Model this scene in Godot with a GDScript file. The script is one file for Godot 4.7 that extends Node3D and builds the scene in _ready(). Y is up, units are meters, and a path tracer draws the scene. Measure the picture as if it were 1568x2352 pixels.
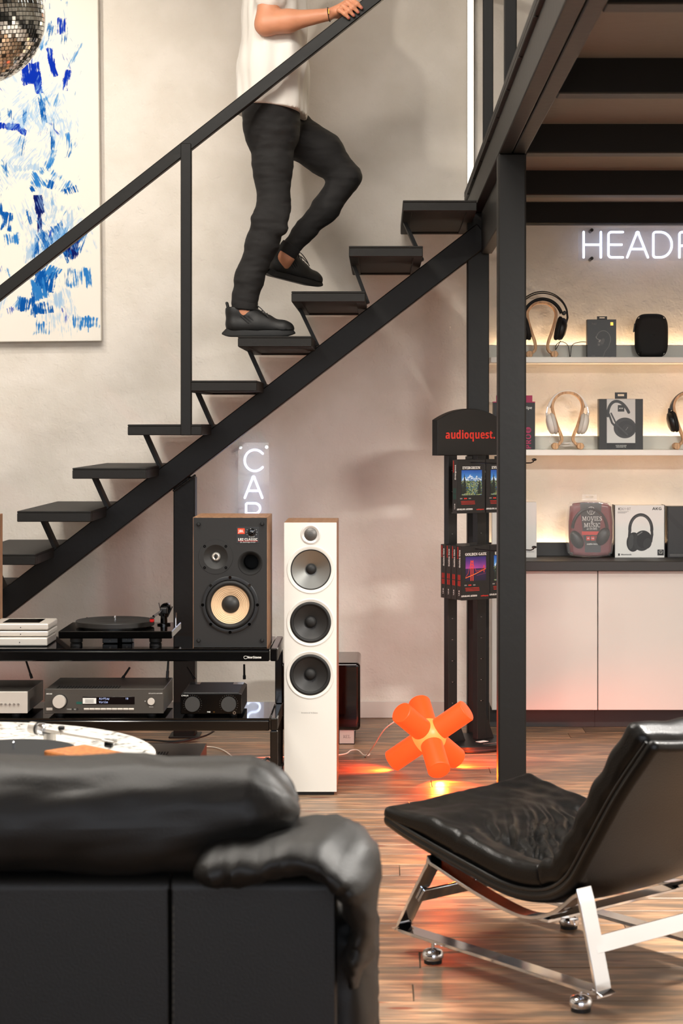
extends Node3D
# A hi-fi shop: steel stair on a plaster wall, mezzanine on the right, loudspeakers, a glowing lamp, leather seats in front.
# Units are metres, y up. The camera stands at the origin, EYE above the floor, and looks along -z.

const F := 4300.0          # focal length in pixels of the 1568 x 2352 frame
const VX := 875.0          # vanishing point of the depth lines
const VY := 970.0
const EYE := 1.43
const WALL := 9.06         # distance of the plaster wall

var taken := {}
var M := {}
var rng := RandomNumberGenerator.new()


# triangle soup that is turned into one mesh, smooth where faces meet at a small angle
class MB:
	var v := PackedVector3Array()

	func tri(a: Vector3, b: Vector3, c: Vector3) -> void:
		v.append(a)
		v.append(b)
		v.append(c)

	func quad(a: Vector3, b: Vector3, c: Vector3, d: Vector3) -> void:
		tri(a, b, c)
		tri(a, c, d)

	# turn the closed shape that was added since FROM so that its faces look outwards (clockwise)
	func fix(from: int) -> void:
		var m := Vector3.ZERO
		for i in range(from, v.size()):
			m += v[i]
		m /= maxf(1.0, v.size() - from)
		var vol := 0.0
		for i in range(from, v.size(), 3):
			vol += (v[i] - m).dot((v[i + 1] - m).cross(v[i + 2] - m))
		if vol > 0.0:
			for i in range(from, v.size(), 3):
				var h := v[i + 1]
				v[i + 1] = v[i + 2]
				v[i + 2] = h

	# box with chamfered edges
	func box(c: Vector3, s: Vector3, ch := 0.0, b := Basis.IDENTITY) -> MB:
		var from := v.size()
		var h := s * 0.5
		if ch <= 0.0:
			var p := []
			for i in 8:
				p.append(c + b * Vector3(h.x if i & 1 else -h.x, h.y if i & 2 else -h.y, h.z if i & 4 else -h.z))
			quad(p[0], p[2], p[3], p[1])
			quad(p[4], p[5], p[7], p[6])
			quad(p[0], p[4], p[6], p[2])
			quad(p[1], p[3], p[7], p[5])
			quad(p[0], p[1], p[5], p[4])
			quad(p[2], p[6], p[7], p[3])
		else:
			ch = minf(ch, minf(h.x, minf(h.y, h.z)) * 0.98)
			var q := {}
			for i in 8:
				var sg := Vector3(1 if i & 1 else -1, 1 if i & 2 else -1, 1 if i & 4 else -1)
				for ax in 3:
					var k := h - Vector3.ONE * ch
					k[ax] = h[ax]
					q[i * 3 + ax] = c + b * (k * sg)
			for ax in 3:
				var u := 1 << ((ax + 1) % 3)
				var w := 1 << ((ax + 2) % 3)
				for side in 2:
					var o: int = side << ax
					var a: Array = [o, o | u, o | u | w, o | w]
					if side == 1:
						a.reverse()
					quad(q[a[0] * 3 + ax], q[a[3] * 3 + ax], q[a[2] * 3 + ax], q[a[1] * 3 + ax])
				# the four edges along this axis
				var a1 := (ax + 1) % 3
				var a2 := (ax + 2) % 3
				for e in 4:
					var o2: int = (u if e & 1 else 0) | (w if e & 2 else 0)
					var o3: int = o2 | (1 << ax)
					var flip := e == 1 or e == 2
					if flip:
						quad(q[o2 * 3 + a1], q[o2 * 3 + a2], q[o3 * 3 + a2], q[o3 * 3 + a1])
					else:
						quad(q[o2 * 3 + a1], q[o3 * 3 + a1], q[o3 * 3 + a2], q[o2 * 3 + a2])
			for i in 8:
				var even := ((i & 1) + ((i >> 1) & 1) + ((i >> 2) & 1)) % 2 == 0
				if even:
					tri(q[i * 3], q[i * 3 + 1], q[i * 3 + 2])
				else:
					tri(q[i * 3], q[i * 3 + 2], q[i * 3 + 1])
		# every face outwards, whatever the basis
		for i in range(from, v.size(), 3):
			var n := (v[i + 1] - v[i]).cross(v[i + 2] - v[i])
			if n.dot(v[i] + v[i + 1] + v[i + 2] - c * 3.0) > 0.0:
				var t := v[i + 1]
				v[i + 1] = v[i + 2]
				v[i + 2] = t
		return self

	# box from corner to corner
	func span(a: Vector3, b: Vector3, ch := 0.0) -> MB:
		return box((a + b) * 0.5, (b - a).abs(), ch)

	# soft box: rounded by r, n steps round each edge, bulged by BULGE on its faces
	func soft(c: Vector3, s: Vector3, r: float, n := 4, mid := 4, b := Basis.IDENTITY, shape = null) -> MB:
		var from := v.size()
		var h := s * 0.5
		r = minf(r, minf(h.x, minf(h.y, h.z)) * 0.999)
		var par := []
		for i in n + 1:
			par.append(-1.0 + 0.5 * i / n)      # -1 .. -0.5: rounded part
		for i in range(1, mid):
			par.append(-0.5 + 1.0 * i / mid)
		for i in n + 1:
			par.append(0.5 + 0.5 * i / n)
		var N := par.size()
		for ax in 3:
			for side in [-1.0, 1.0]:
				var g := []
				for i in N:
					var row := []
					for j in N:
						var q := Vector3.ZERO
						q[ax] = side
						q[(ax + 1) % 3] = par[i]
						q[(ax + 2) % 3] = par[j]
						# inner point and direction
						var inner := Vector3.ZERO
						var d := Vector3.ZERO
						for k in 3:
							var hk := h[k] - r
							inner[k] = clampf(q[k] / 0.5, -1.0, 1.0) * hk
							var e: float = maxf(absf(q[k]) - 0.5, 0.0) / 0.5
							d[k] = signf(q[k]) * tan(e * PI / 4.0)
						d = d.normalized()
						var p := inner + d * r
						if shape != null:
							p = shape.call(p, d)
						row.append(c + b * p)
					g.append(row)
				for i in N - 1:
					for j in N - 1:
						if side > 0:
							quad(g[i][j], g[i][j + 1], g[i + 1][j + 1], g[i + 1][j])
						else:
							quad(g[i][j], g[i + 1][j], g[i + 1][j + 1], g[i][j + 1])
		fix(from)
		return self

	# profile of (radius, height) turned round the axis y of XF
	func lathe(profile: Array, seg := 32, xf := Transform3D.IDENTITY) -> MB:
		var from := v.size()
		for i in seg:
			var a := TAU * i / seg
			var e := TAU * (i + 1) / seg
			var ca := Vector3(cos(a), 0, sin(a))
			var ce := Vector3(cos(e), 0, sin(e))
			for k in profile.size() - 1:
				var p: Vector2 = profile[k]
				var q: Vector2 = profile[k + 1]
				var A := xf * (ca * p.x + Vector3.UP * p.y)
				var B := xf * (ce * p.x + Vector3.UP * p.y)
				var C := xf * (ce * q.x + Vector3.UP * q.y)
				var D := xf * (ca * q.x + Vector3.UP * q.y)
				if p.x > 1e-6:
					tri(A, B, C)
				if q.x > 1e-6:
					tri(A, C, D)
		fix(from)
		return self

	func cyl(a: Vector3, b: Vector3, r: float, seg := 20, r2 := -1.0) -> MB:
		if r2 < 0:
			r2 = r
		var l := (b - a).length()
		return lathe([Vector2(0, 0), Vector2(r, 0), Vector2(r2, l), Vector2(0, l)], seg, along(a, b))

	static func along(a: Vector3, b: Vector3) -> Transform3D:
		var y := (b - a).normalized()
		var x := y.cross(Vector3.BACK if absf(y.z) < 0.9 else Vector3.RIGHT).normalized()
		return Transform3D(Basis(x, y, x.cross(y)), a)

	func ball(c: Vector3, r: Vector3, seg := 20, rings := 12, b := Basis.IDENTITY) -> MB:
		var pr := []
		for i in rings + 1:
			var a := PI * i / rings - PI / 2
			pr.append(Vector2(maxf(cos(a), 0.0) if i > 0 and i < rings else 0.0, sin(a)))
		return lathe(pr, seg, Transform3D(b * Basis.from_scale(r), c))

	# profile (in the plane across the path) swept along a path; UP fixes its turn
	func sweep(path: Array, profile: Array, up := Vector3.ZERO, closed := false, scales := []) -> MB:
		var from := v.size()
		var n := path.size()
		var rings := []
		var side := Vector3.ZERO
		for i in n:
			var t: Vector3
			if closed:
				t = ((path[(i + 1) % n] - path[i]).normalized() + (path[i] - path[(i + n - 1) % n]).normalized()).normalized()
			elif i == 0:
				t = (path[1] - path[0]).normalized()
			elif i == n - 1:
				t = (path[i] - path[i - 1]).normalized()
			else:
				t = ((path[i + 1] - path[i]).normalized() + (path[i] - path[i - 1]).normalized()).normalized()
			if up != Vector3.ZERO:
				side = t.cross(up).normalized()
			elif side == Vector3.ZERO:
				side = t.cross(Vector3.UP if absf(t.y) < 0.9 else Vector3.RIGHT).normalized()
			else:
				side = (side - t * side.dot(t)).normalized()
			var w := side.cross(t)
			# keep the width in corners
			var k := 1.0
			if i > 0 and i < n - 1 or closed:
				var d1: Vector3 = (path[i] - path[(i + n - 1) % n]).normalized()
				k = 1.0 / maxf(0.4, t.dot(d1))
			var sc := Vector2.ONE
			if scales.size():
				sc = scales[i] if scales[i] is Vector2 else Vector2.ONE * scales[i]
			var ring := []
			for p in profile:
				ring.append(path[i] + side * p.x * sc.x * k + w * p.y * sc.y)
			rings.append(ring)
		var m := profile.size()
		for i in (n if closed else n - 1):
			var r0: Array = rings[i]
			var r1: Array = rings[(i + 1) % n]
			for j in m:
				quad(r0[j], r0[(j + 1) % m], r1[(j + 1) % m], r1[j])
		if not closed:
			var pv := PackedVector2Array(profile)
			var ix := Geometry2D.triangulate_polygon(pv)
			for k in range(0, ix.size(), 3):
				tri(rings[0][ix[k]], rings[0][ix[k + 2]], rings[0][ix[k + 1]])
				tri(rings[n - 1][ix[k]], rings[n - 1][ix[k + 1]], rings[n - 1][ix[k + 2]])
		fix(from)
		return self

	func tube(path: Array, r: float, seg := 8, closed := false, scales := []) -> MB:
		var pr := []
		for i in seg:
			pr.append(Vector2(cos(TAU * i / seg), sin(TAU * i / seg)) * r)
		return sweep(path, pr, Vector3.ZERO, closed, scales)

	# polygon in the plane x, y of XF, from z = 0 to z = DEPTH, edges chamfered by CH
	func extrude(poly: Array, depth: float, xf := Transform3D.IDENTITY, ch := 0.0) -> MB:
		var from := v.size()
		var pv := PackedVector2Array(poly)
		if Geometry2D.is_polygon_clockwise(pv):
			pv.reverse()
		var loops := []
		var n := pv.size()
		var inner := pv.duplicate()
		if ch > 0.0:
			for i in n:
				var d1 := (pv[i] - pv[(i + n - 1) % n]).normalized()
				var d2 := (pv[(i + 1) % n] - pv[i]).normalized()
				var nn := Vector2(-d1.y, d1.x) + Vector2(-d2.y, d2.x)
				inner[i] = pv[i] + nn / maxf(0.3, nn.length_squared() * 0.5) * ch
			loops = [[inner, 0.0], [pv, ch], [pv, depth - ch], [inner, depth]]
		else:
			loops = [[pv, 0.0], [pv, depth]]
		for k in loops.size() - 1:
			for i in n:
				var j := (i + 1) % n
				var a: PackedVector2Array = loops[k][0]
				var b: PackedVector2Array = loops[k + 1][0]
				var za: float = loops[k][1]
				var zb: float = loops[k + 1][1]
				quad(xf * Vector3(a[i].x, a[i].y, za), xf * Vector3(b[i].x, b[i].y, zb), xf * Vector3(b[j].x, b[j].y, zb), xf * Vector3(a[j].x, a[j].y, za))
		var ix := Geometry2D.triangulate_polygon(inner)
		for k in range(0, ix.size(), 3):
			var p := [inner[ix[k]], inner[ix[k + 1]], inner[ix[k + 2]]]
			if (p[1] - p[0]).cross(p[2] - p[0]) < 0.0:
				p = [p[0], p[2], p[1]]
			tri(xf * Vector3(p[0].x, p[0].y, depth), xf * Vector3(p[2].x, p[2].y, depth), xf * Vector3(p[1].x, p[1].y, depth))
			tri(xf * Vector3(p[0].x, p[0].y, 0), xf * Vector3(p[1].x, p[1].y, 0), xf * Vector3(p[2].x, p[2].y, 0))
		fix(from)
		return self

	# rectangular grid of points
	func grid(g: Array, flip := false) -> MB:
		for i in g.size() - 1:
			for j in g[i].size() - 1:
				if flip:
					quad(g[i][j], g[i + 1][j], g[i + 1][j + 1], g[i][j + 1])
				else:
					quad(g[i][j], g[i][j + 1], g[i + 1][j + 1], g[i + 1][j])
		return self

	# UV: [U direction, offset, V direction, offset] or empty
	func finish(angle := 35.0, off := Vector3.ZERO, uv := []) -> ArrayMesh:
		var n := v.size()
		var keep := PackedVector3Array()
		var fn := PackedVector3Array()
		for i in range(0, n, 3):
			var c := (v[i + 2] - v[i]).cross(v[i + 1] - v[i])
			if c.length_squared() > 1e-18:
				keep.append(v[i] - off)
				keep.append(v[i + 1] - off)
				keep.append(v[i + 2] - off)
				fn.append(c)
		n = keep.size()
		var nn := PackedVector3Array()
		nn.resize(n)
		if angle <= 0.0:
			for i in n:
				nn[i] = fn[i / 3].normalized()
		else:
			var at := {}
			var who := PackedInt32Array()
			who.resize(n)
			var lists := []
			for i in n:
				var k := Vector3i((keep[i] * 20000.0).round())
				var id: int = at.get(k, -1)
				if id < 0:
					id = lists.size()
					at[k] = id
					lists.append(PackedInt32Array())
				lists[id].append(i / 3)
				who[i] = id
			var unit := PackedVector3Array()
			unit.resize(fn.size())
			for i in fn.size():
				unit[i] = fn[i].normalized()
			var lim := cos(deg_to_rad(angle))
			for i in n:
				var f := i / 3
				var s := Vector3.ZERO
				for g in lists[who[i]]:
					if unit[g].dot(unit[f]) >= lim:
						s += fn[g]
				nn[i] = s.normalized() if s.length_squared() > 0.0 else unit[f]
		var arr := []
		arr.resize(Mesh.ARRAY_MAX)
		arr[Mesh.ARRAY_VERTEX] = keep
		arr[Mesh.ARRAY_NORMAL] = nn
		if uv.size():
			var tt := PackedVector2Array()
			tt.resize(n)
			for i in n:
				var p := keep[i] + off
				tt[i] = Vector2(p.dot(uv[0]) + uv[1], p.dot(uv[2]) + uv[3])
			arr[Mesh.ARRAY_TEX_UV] = tt
		var m := ArrayMesh.new()
		if n:
			m.add_surface_from_arrays(Mesh.PRIMITIVE_TRIANGLES, arr)
		return m


# ---------- naming, placing ----------
func numbered(called: String) -> String:
	var k: int = taken.get(called, -1) + 1
	taken[called] = k
	return called if k == 0 else "%s_%03d" % [called, k]


func at(px: float, py: float, d: float) -> Vector3:      # a point measured in the photograph at a known distance
	return Vector3((px - VX) / F * d, EYE - (py - VY) / F * d, -d)


func tag(o: Node3D, label: String, category: String, group := "", kind := "") -> Node3D:
	if label:
		o.set_meta("label", label)
	if category:
		o.set_meta("category", category)
	if group:
		o.set_meta("group", group)
	if kind:
		o.set_meta("kind", kind)
	return o


func thing(called: String, label: String, category: String, where: Vector3, group := "", turn := 0.0) -> Node3D:
	var o := Node3D.new()
	o.name = numbered(called)
	o.position = where
	o.rotation.y = turn
	add_child(o)
	return tag(o, label, category, group)


func structure(called: String, label := "", where := Vector3.ZERO) -> Node3D:
	var o := Node3D.new()
	o.name = called
	o.position = where
	add_child(o)
	return tag(o, label, "", "", "structure")


func origin_of(n: Node) -> Vector3:
	var s := Vector3.ZERO
	while n is Node3D and n != self:
		s += n.position
		n = n.get_parent()
	return s


# a mesh of geometry given in the parent's own axes
func part(called: String, mb, mat: Material, parent: Node = self, angle := 35.0, uv := []) -> MeshInstance3D:
	var o := MeshInstance3D.new()
	o.name = called if parent != self else numbered(called)
	o.mesh = mb.finish(angle, Vector3.ZERO, uv) if mb is MB else mb
	o.material_override = mat
	parent.add_child(o, true)
	return o


# the same with geometry given in world coordinates (the parents are not turned)
func wpart(called: String, mb: MB, mat: Material, parent: Node = self, angle := 35.0, uv := []) -> MeshInstance3D:
	var o := MeshInstance3D.new()
	o.name = called if parent != self else numbered(called)
	o.mesh = mb.finish(angle, origin_of(parent), uv)
	o.material_override = mat
	parent.add_child(o, true)
	return o


func again(o: MeshInstance3D, parent: Node, where: Vector3, b := Basis.IDENTITY) -> MeshInstance3D:
	var c := MeshInstance3D.new()
	c.name = String(o.name).rstrip("0123456789").trim_suffix("_")
	c.mesh = o.mesh
	c.material_override = o.material_override
	c.transform = Transform3D(b, where)
	parent.add_child(c, true)
	return c


func copy_of(root: Node3D, called: String, label: String, where: Vector3, turn := 0.0) -> Node3D:
	var c: Node3D = root.duplicate()
	c.name = numbered(called)
	c.position = where
	c.rotation.y = turn
	c.set_meta("label", label)
	add_child(c)
	return c


var fonts := {}
func lettering(parent: Node, what: String, height: float, where: Vector3, mat: Material, bold := false, b := Basis.IDENTITY, align := 1, called := "lettering", family := "Droid Sans", depth := 0.0006, stretch := 1.0) -> MeshInstance3D:
	var key := family + str(bold)
	if not fonts.has(key):
		var f := SystemFont.new()
		f.font_names = PackedStringArray([family])
		f.font_weight = 700 if bold else 400
		fonts[key] = f
	var t := TextMesh.new()
	t.text = what
	t.font = fonts[key]
	t.font_size = 48
	t.pixel_size = height / 35.0           # capitals are about 35 of 48 pixels
	t.depth = depth
	t.curve_step = 1.5
	t.horizontal_alignment = [HORIZONTAL_ALIGNMENT_LEFT, HORIZONTAL_ALIGNMENT_CENTER, HORIZONTAL_ALIGNMENT_RIGHT][align]
	t.vertical_alignment = VERTICAL_ALIGNMENT_CENTER
	var o := MeshInstance3D.new()
	o.name = called
	o.mesh = t
	o.material_override = mat
	o.transform = Transform3D(b * Basis.from_scale(Vector3(stretch, 1, 1)), where)
	parent.add_child(o, true)
	return o


func curve(points: Array, step := 0.02, closed := false) -> Array:       # Catmull-Rom through points
	var out := []
	var n := points.size()
	for i in (n if closed else n - 1):
		var a = points[(i - 1 + n) % n] if closed or i > 0 else points[0] * 2.0 - points[1]
		var b = points[i]
		var c = points[(i + 1) % n]
		var d = points[(i + 2) % n] if closed or i < n - 2 else points[n - 1] * 2.0 - points[n - 2]
		var k := maxi(1, ceili((c - b).length() / step))
		for j in k:
			out.append(b.cubic_interpolate(c, a, d, float(j) / k))
	if not closed:
		out.append(points[n - 1])
	return out


# ---------- materials ----------
func mat(called: String, c: Color, rough := 0.5, metal := 0.0, spec := 0.5) -> StandardMaterial3D:
	var m := StandardMaterial3D.new()
	m.resource_name = called
	m.albedo_color = c
	m.roughness = rough
	m.metallic = metal
	m.metallic_specular = spec
	M[called] = m
	return m


func glow(called: String, c: Color, energy: float, base := Color.WHITE) -> StandardMaterial3D:
	var m := mat(called, base, 0.4)
	m.emission_enabled = true
	m.emission = c
	m.emission_energy_multiplier = energy
	return m


func noise(freq: float, kind := FastNoiseLite.TYPE_SIMPLEX_SMOOTH, octaves := 4, s := 1) -> FastNoiseLite:
	var n := FastNoiseLite.new()
	n.noise_type = kind
	n.frequency = freq
	n.seed = s
	n.fractal_octaves = octaves
	return n


func noise_tex(n: FastNoiseLite, w := 512, h := 512, ramp: Gradient = null) -> NoiseTexture2D:
	var t := NoiseTexture2D.new()
	t.width = w
	t.height = h
	t.seamless = true
	t.noise = n
	if ramp:
		t.color_ramp = ramp
	return t


func ramp(cols: Array, offs: Array) -> Gradient:
	var g := Gradient.new()
	g.offsets = PackedFloat32Array(offs)
	g.colors = PackedColorArray(cols)
	return g


func relief(m: StandardMaterial3D, t: Texture2D, cm: float, scale: float, world := true) -> void:
	m.heightmap_enabled = true
	m.heightmap_texture = t
	m.heightmap_scale = cm
	m.uv1_triplanar = true
	m.uv1_world_triplanar = world
	m.uv1_scale = Vector3.ONE * scale


func _ready() -> void:
	rng.seed = 7
	# ---------- camera, sky, exposure ----------
	var cam := Camera3D.new()
	cam.name = "camera"
	cam.position = Vector3(0, EYE, 0)
	add_child(cam)
	var lens := CameraAttributesPhysical.new()
	lens.frustum_near = 0.1
	lens.frustum_far = 60.0
	lens.frustum_focal_length = 66.0
	lens.frustum_focus_distance = 7.8
	lens.exposure_aperture = 7.0
	cam.attributes = lens
	cam.keep_aspect = Camera3D.KEEP_HEIGHT
	cam.set_frustum(2352.0 / F * 0.1, Vector2((784.0 - VX) / F, (VY - 1176.0) / F) * 0.1, 0.1, 60.0)
	cam.current = true
	var env := Environment.new()
	env.background_mode = Environment.BG_SKY
	var sm := ProceduralSkyMaterial.new()
	sm.sky_top_color = Color(0.80, 0.85, 0.93)
	sm.sky_horizon_color = Color(0.95, 0.95, 0.95)
	sm.ground_horizon_color = Color(0.72, 0.71, 0.68)
	sm.ground_bottom_color = Color(0.45, 0.43, 0.40)
	sm.sky_energy_multiplier = 1.0
	env.sky = Sky.new()
	env.sky.sky_material = sm
	env.background_energy_multiplier = 5.0
	env.tonemap_mode = Environment.TONE_MAPPER_LINEAR
	env.tonemap_exposure = 1.07
	env.sdfgi_enabled = true
	env.ssao_enabled = true
	env.ssil_enabled = true
	var we := WorldEnvironment.new()
	we.name = "environment"
	we.environment = env
	add_child(we)
	materials()
	lamps()
	room()
	staircase()
	mezzanine()
	shelving()
	painting()
	signs()
	media_stand()
	loudspeakers()
	jack_lamp()
	cable_rack()
	goods()
	mirror_ball()
	coffee_table()
	climber()
	armchair()
	sofa()


func materials() -> void:
	var plaster := mat("plaster", Color(0.868, 0.842, 0.808), 0.75)
	var pn := noise(0.012, FastNoiseLite.TYPE_SIMPLEX_SMOOTH, 6, 3)
	pn.domain_warp_enabled = true
	pn.domain_warp_amplitude = 40.0
	relief(plaster, noise_tex(pn, 1024, 1024), 0.28, 0.9)
	plaster.albedo_texture = noise_tex(noise(0.006, FastNoiseLite.TYPE_SIMPLEX_SMOOTH, 5, 9), 512, 512, ramp([Color(0.97, 0.968, 0.96), Color(1, 1, 1)], [0.25, 0.75]))
	mat("white_paint", Color(0.88, 0.86, 0.82), 0.55)
	mat("ceiling_paint", Color(0.85, 0.83, 0.80), 0.9)
	var steel := mat("dark_steel", Color(0.092, 0.090, 0.086), 0.45, 0.0, 0.35)
	relief(steel, noise_tex(noise(0.02, FastNoiseLite.TYPE_SIMPLEX_SMOOTH, 4, 5), 512, 512), 0.04, 2.0)
	mat("weld", Color(0.12, 0.115, 0.11), 0.5, 0.6)
	var tread := mat("tread_board", Color(0.115, 0.112, 0.107), 0.55, 0.0, 0.35)
	relief(tread, noise_tex(noise(0.03, FastNoiseLite.TYPE_SIMPLEX_SMOOTH, 4, 15), 512, 512), 0.05, 2.0)
	var ply := mat("underside_board", Color(0.40, 0.36, 0.33), 0.6)
	relief(ply, noise_tex(noise(0.02, FastNoiseLite.TYPE_SIMPLEX_SMOOTH, 5, 25), 512, 512), 0.08, 1.2)
	mat("lacquer_white", Color(0.80, 0.78, 0.75), 0.35)
	mat("shelf_white", Color(0.93, 0.92, 0.89), 0.4)
	mat("shelf_grey", Color(0.83, 0.83, 0.79), 0.5)
	mat("counter_grey", Color(0.15, 0.145, 0.138), 0.5)
	mat("plinth_grey", Color(0.17, 0.165, 0.16), 0.5)
	mat("black_plastic", Color(0.045, 0.045, 0.045), 0.4)
	mat("black_matt", Color(0.05, 0.05, 0.05), 0.75)
	mat("black_satin", Color(0.075, 0.073, 0.07), 0.5)
	mat("black_gloss", Color(0.02, 0.02, 0.02), 0.04)
	mat("rubber", Color(0.04, 0.04, 0.04), 0.6)
	mat("chrome", Color(0.88, 0.90, 0.93), 0.09, 1.0)
	mat("aluminium", Color(0.75, 0.74, 0.72), 0.32, 1.0)
	mat("silver", Color(0.80, 0.78, 0.75), 0.38, 0.6)
	mat("white_print", Color(0.88, 0.88, 0.86), 0.5)
	mat("grey_print", Color(0.45, 0.44, 0.43), 0.5)
	mat("red_print", Color(0.78, 0.16, 0.10), 0.5)
	mat("orange_print", Color(0.88, 0.25, 0.08), 0.5)
	mat("magenta", Color(0.66, 0.12, 0.33), 0.5)
	mat("gold", Color(0.75, 0.55, 0.25), 0.3, 1.0)
	var acrylic := mat("clear_acrylic", Color(0.95, 0.97, 1.0, 0.06), 0.05)
	acrylic.transparency = BaseMaterial3D.TRANSPARENCY_ALPHA
	var walnut := mat("walnut", Color(0.66, 0.50, 0.37), 0.4)
	grain(walnut, 5, 1.0)
	var bent := mat("light_wood", Color(0.85, 0.67, 0.49), 0.5)
	grain(bent, 6, 1.5)
	glow("led", Color(1.0, 0.93, 0.80), 2.6)
	glow("led_warm", Color(1.0, 0.80, 0.60), 2.5)
	glow("neon", Color(0.80, 0.86, 1.0), 2.0)
	glow("lamp_face", Color(1.0, 0.92, 0.80), 4.0)
	floor_wood()
	var leather := mat("leather", Color(0.016, 0.016, 0.015), 0.34, 0.0, 0.40)
	var ln := noise(0.09, FastNoiseLite.TYPE_CELLULAR, 2, 11)
	relief(leather, noise_tex(ln, 512, 512), 0.05, 6.0, false)
	mat("leather_welt", Color(0.03, 0.03, 0.03), 0.3)


func grain(m: StandardMaterial3D, s: int, scale: float) -> void:
	var n := noise(0.02, FastNoiseLite.TYPE_SIMPLEX_SMOOTH, 4, s)
	var t := noise_tex(n, 256, 256, ramp([Color(0.80, 0.78, 0.75), Color(1, 1, 1)], [0.25, 0.7]))
	m.albedo_texture = t
	m.uv1_triplanar = true
	m.uv1_scale = Vector3(9.0, 1.2, 9.0) * scale


# planks: dull brown wood with grey streaks and reddish knots, grain along u
func floor_wood() -> void:
	var w := 1024
	var h := 512
	var fine := noise(1.0, FastNoiseLite.TYPE_SIMPLEX_SMOOTH, 3, 21)
	var broad := noise(1.0, FastNoiseLite.TYPE_SIMPLEX_SMOOTH, 3, 22)
	var knots := []
	var r := RandomNumberGenerator.new()
	r.seed = 5
	for i in 9:
		knots.append(Vector3(r.randf() * w, r.randf() * h, 5.0 + r.randf() * 9.0))
	var px := PackedByteArray()
	px.resize(w * h * 3)
	var low := PackedByteArray()
	low.resize(w * h)
	for y in h:
		var near := []
		for k in knots:
			if absf(k.y - y) < k.z * 3.0:
				near.append(k)
		for x in w:
			var bend := 0.0
			var red := 0.0
			var dark := 0.0
			for k in near:
				var dx: float = (x - k.x) / (k.z * 3.2)
				var dy: float = (y - k.y) / k.z
				var d := dx * dx + dy * dy
				if d < 5.0:
					bend += exp(-d) * dy * 0.8
					red = maxf(red, 1.0 - d)
			# wraps along u
			var u := float(x) / w * TAU
			var f := fine.get_noise_3d(cos(u) * 1.3, sin(u) * 1.3, y * 0.16 + bend * 1.2)
			f = f * 0.75 + fine.get_noise_3d(cos(u) * 2.2 + 9.0, sin(u) * 2.2, y * 0.75 + bend * 4.0) * 0.55
			var g := broad.get_noise_3d(cos(u) * 0.7 + 40.0, sin(u) * 0.7, y * 0.028 + bend * 0.5)
			var streak := clampf(0.5 + g * 0.9 + f * 0.55, 0.0, 1.0)
			var c := Color(0.375, 0.30, 0.23).lerp(Color(0.70, 0.55, 0.425), streak)
			c = c.lerp(Color(0.47, 0.42, 0.37), clampf(0.25 + g * -0.8 + f * 0.3, 0.0, 0.5))
			if red > 0.0:
				c = c.lerp(Color(0.40, 0.21, 0.145), clampf(red * 1.1, 0.0, 0.75))
			var i := (y * w + x) * 3
			px[i] = int(c.r * 255)
			px[i + 1] = int(c.g * 255)
			px[i + 2] = int(c.b * 255)
			low[y * w + x] = int(clampf(0.5 + f * 0.5, 0, 1) * 255)
	var t := ImageTexture.create_from_image(Image.create_from_data(w, h, false, Image.FORMAT_RGB8, px))
	var b := ImageTexture.create_from_image(Image.create_from_data(w, h, false, Image.FORMAT_L8, low))
	for k in 4:
		var m := mat("plank_%d" % k, [Color(1, 1, 1), Color(0.91, 0.90, 0.90), Color(1.0, 0.96, 0.91), Color(0.84, 0.835, 0.83)][k], 0.38)
		m.albedo_texture = t
		m.heightmap_enabled = true
		m.heightmap_texture = b
		m.heightmap_scale = 0.03


# ---------- lamps of the room ----------
func spot_lamp(where: Vector3, target: Vector3, energy: float, angle: float, label: String) -> void:
	var o := thing("track_spotlight", label, "spotlight", where, "ceiling spotlights")
	var d := (target - where).normalized()
	part("housing", MB.new().lathe([Vector2(0, -0.1), Vector2(0.05, -0.1), Vector2(0.055, 0.1), Vector2(0.048, 0.1), Vector2(0.045, 0.07)], 24, MB.along(Vector3.ZERO, d)), M.black_satin, o)
	part("lens", MB.new().lathe([Vector2(0, 0.0), Vector2(0.045, 0.0), Vector2(0.045, 0.004), Vector2(0, 0.004)], 24, MB.along(d * 0.08, d)), M.lamp_face, o)
	part("stem", MB.new().cyl(Vector3.ZERO, Vector3(0, 4.7 - where.y, 0), 0.012, 10), M.black_satin, o)
	var l := SpotLight3D.new()
	l.name = "beam"
	l.light_color = Color(1.0, 0.97, 0.92)
	l.light_energy = energy
	l.spot_angle = angle
	l.spot_angle_attenuation = 0.9
	l.spot_range = 14.0
	l.spot_attenuation = 2.0
	l.light_size = 0.05
	l.shadow_enabled = true
	o.add_child(l)
	l.look_at_from_position(where + d * 0.13, target, Vector3(0.01, 1, 0.02))


func panel_lamp(where: Vector3, size: Vector2, energy: float, label: String, warm := Color(1.0, 0.98, 0.95)) -> void:
	var o := thing("ceiling_panel_lamp", label, "ceiling lamp", where, "ceiling panel lamps")
	part("frame", MB.new().box(Vector3(0, 0.03, 0), Vector3(size.x + 0.04, 0.06, size.y + 0.04), 0.004), M.black_satin, o)
	part("diffuser", MB.new().box(Vector3(0, -0.003, 0), Vector3(size.x, 0.006, size.y)), M.lamp_face, o)
	part("cable", MB.new().cyl(Vector3(0, 0.06, 0), Vector3(0, 4.7 - where.y, 0), 0.005, 8), M.black_satin, o)
	var l := AreaLight3D.new()
	l.name = "glow"
	l.area_size = size
	l.area_normalize_energy = true
	l.light_color = warm
	l.light_energy = energy
	l.area_range = 16.0
	l.area_attenuation = 2.0
	l.shadow_enabled = true
	l.position = Vector3(0, -0.02, 0)
	l.rotation.x = -PI / 2
	o.add_child(l)


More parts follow.
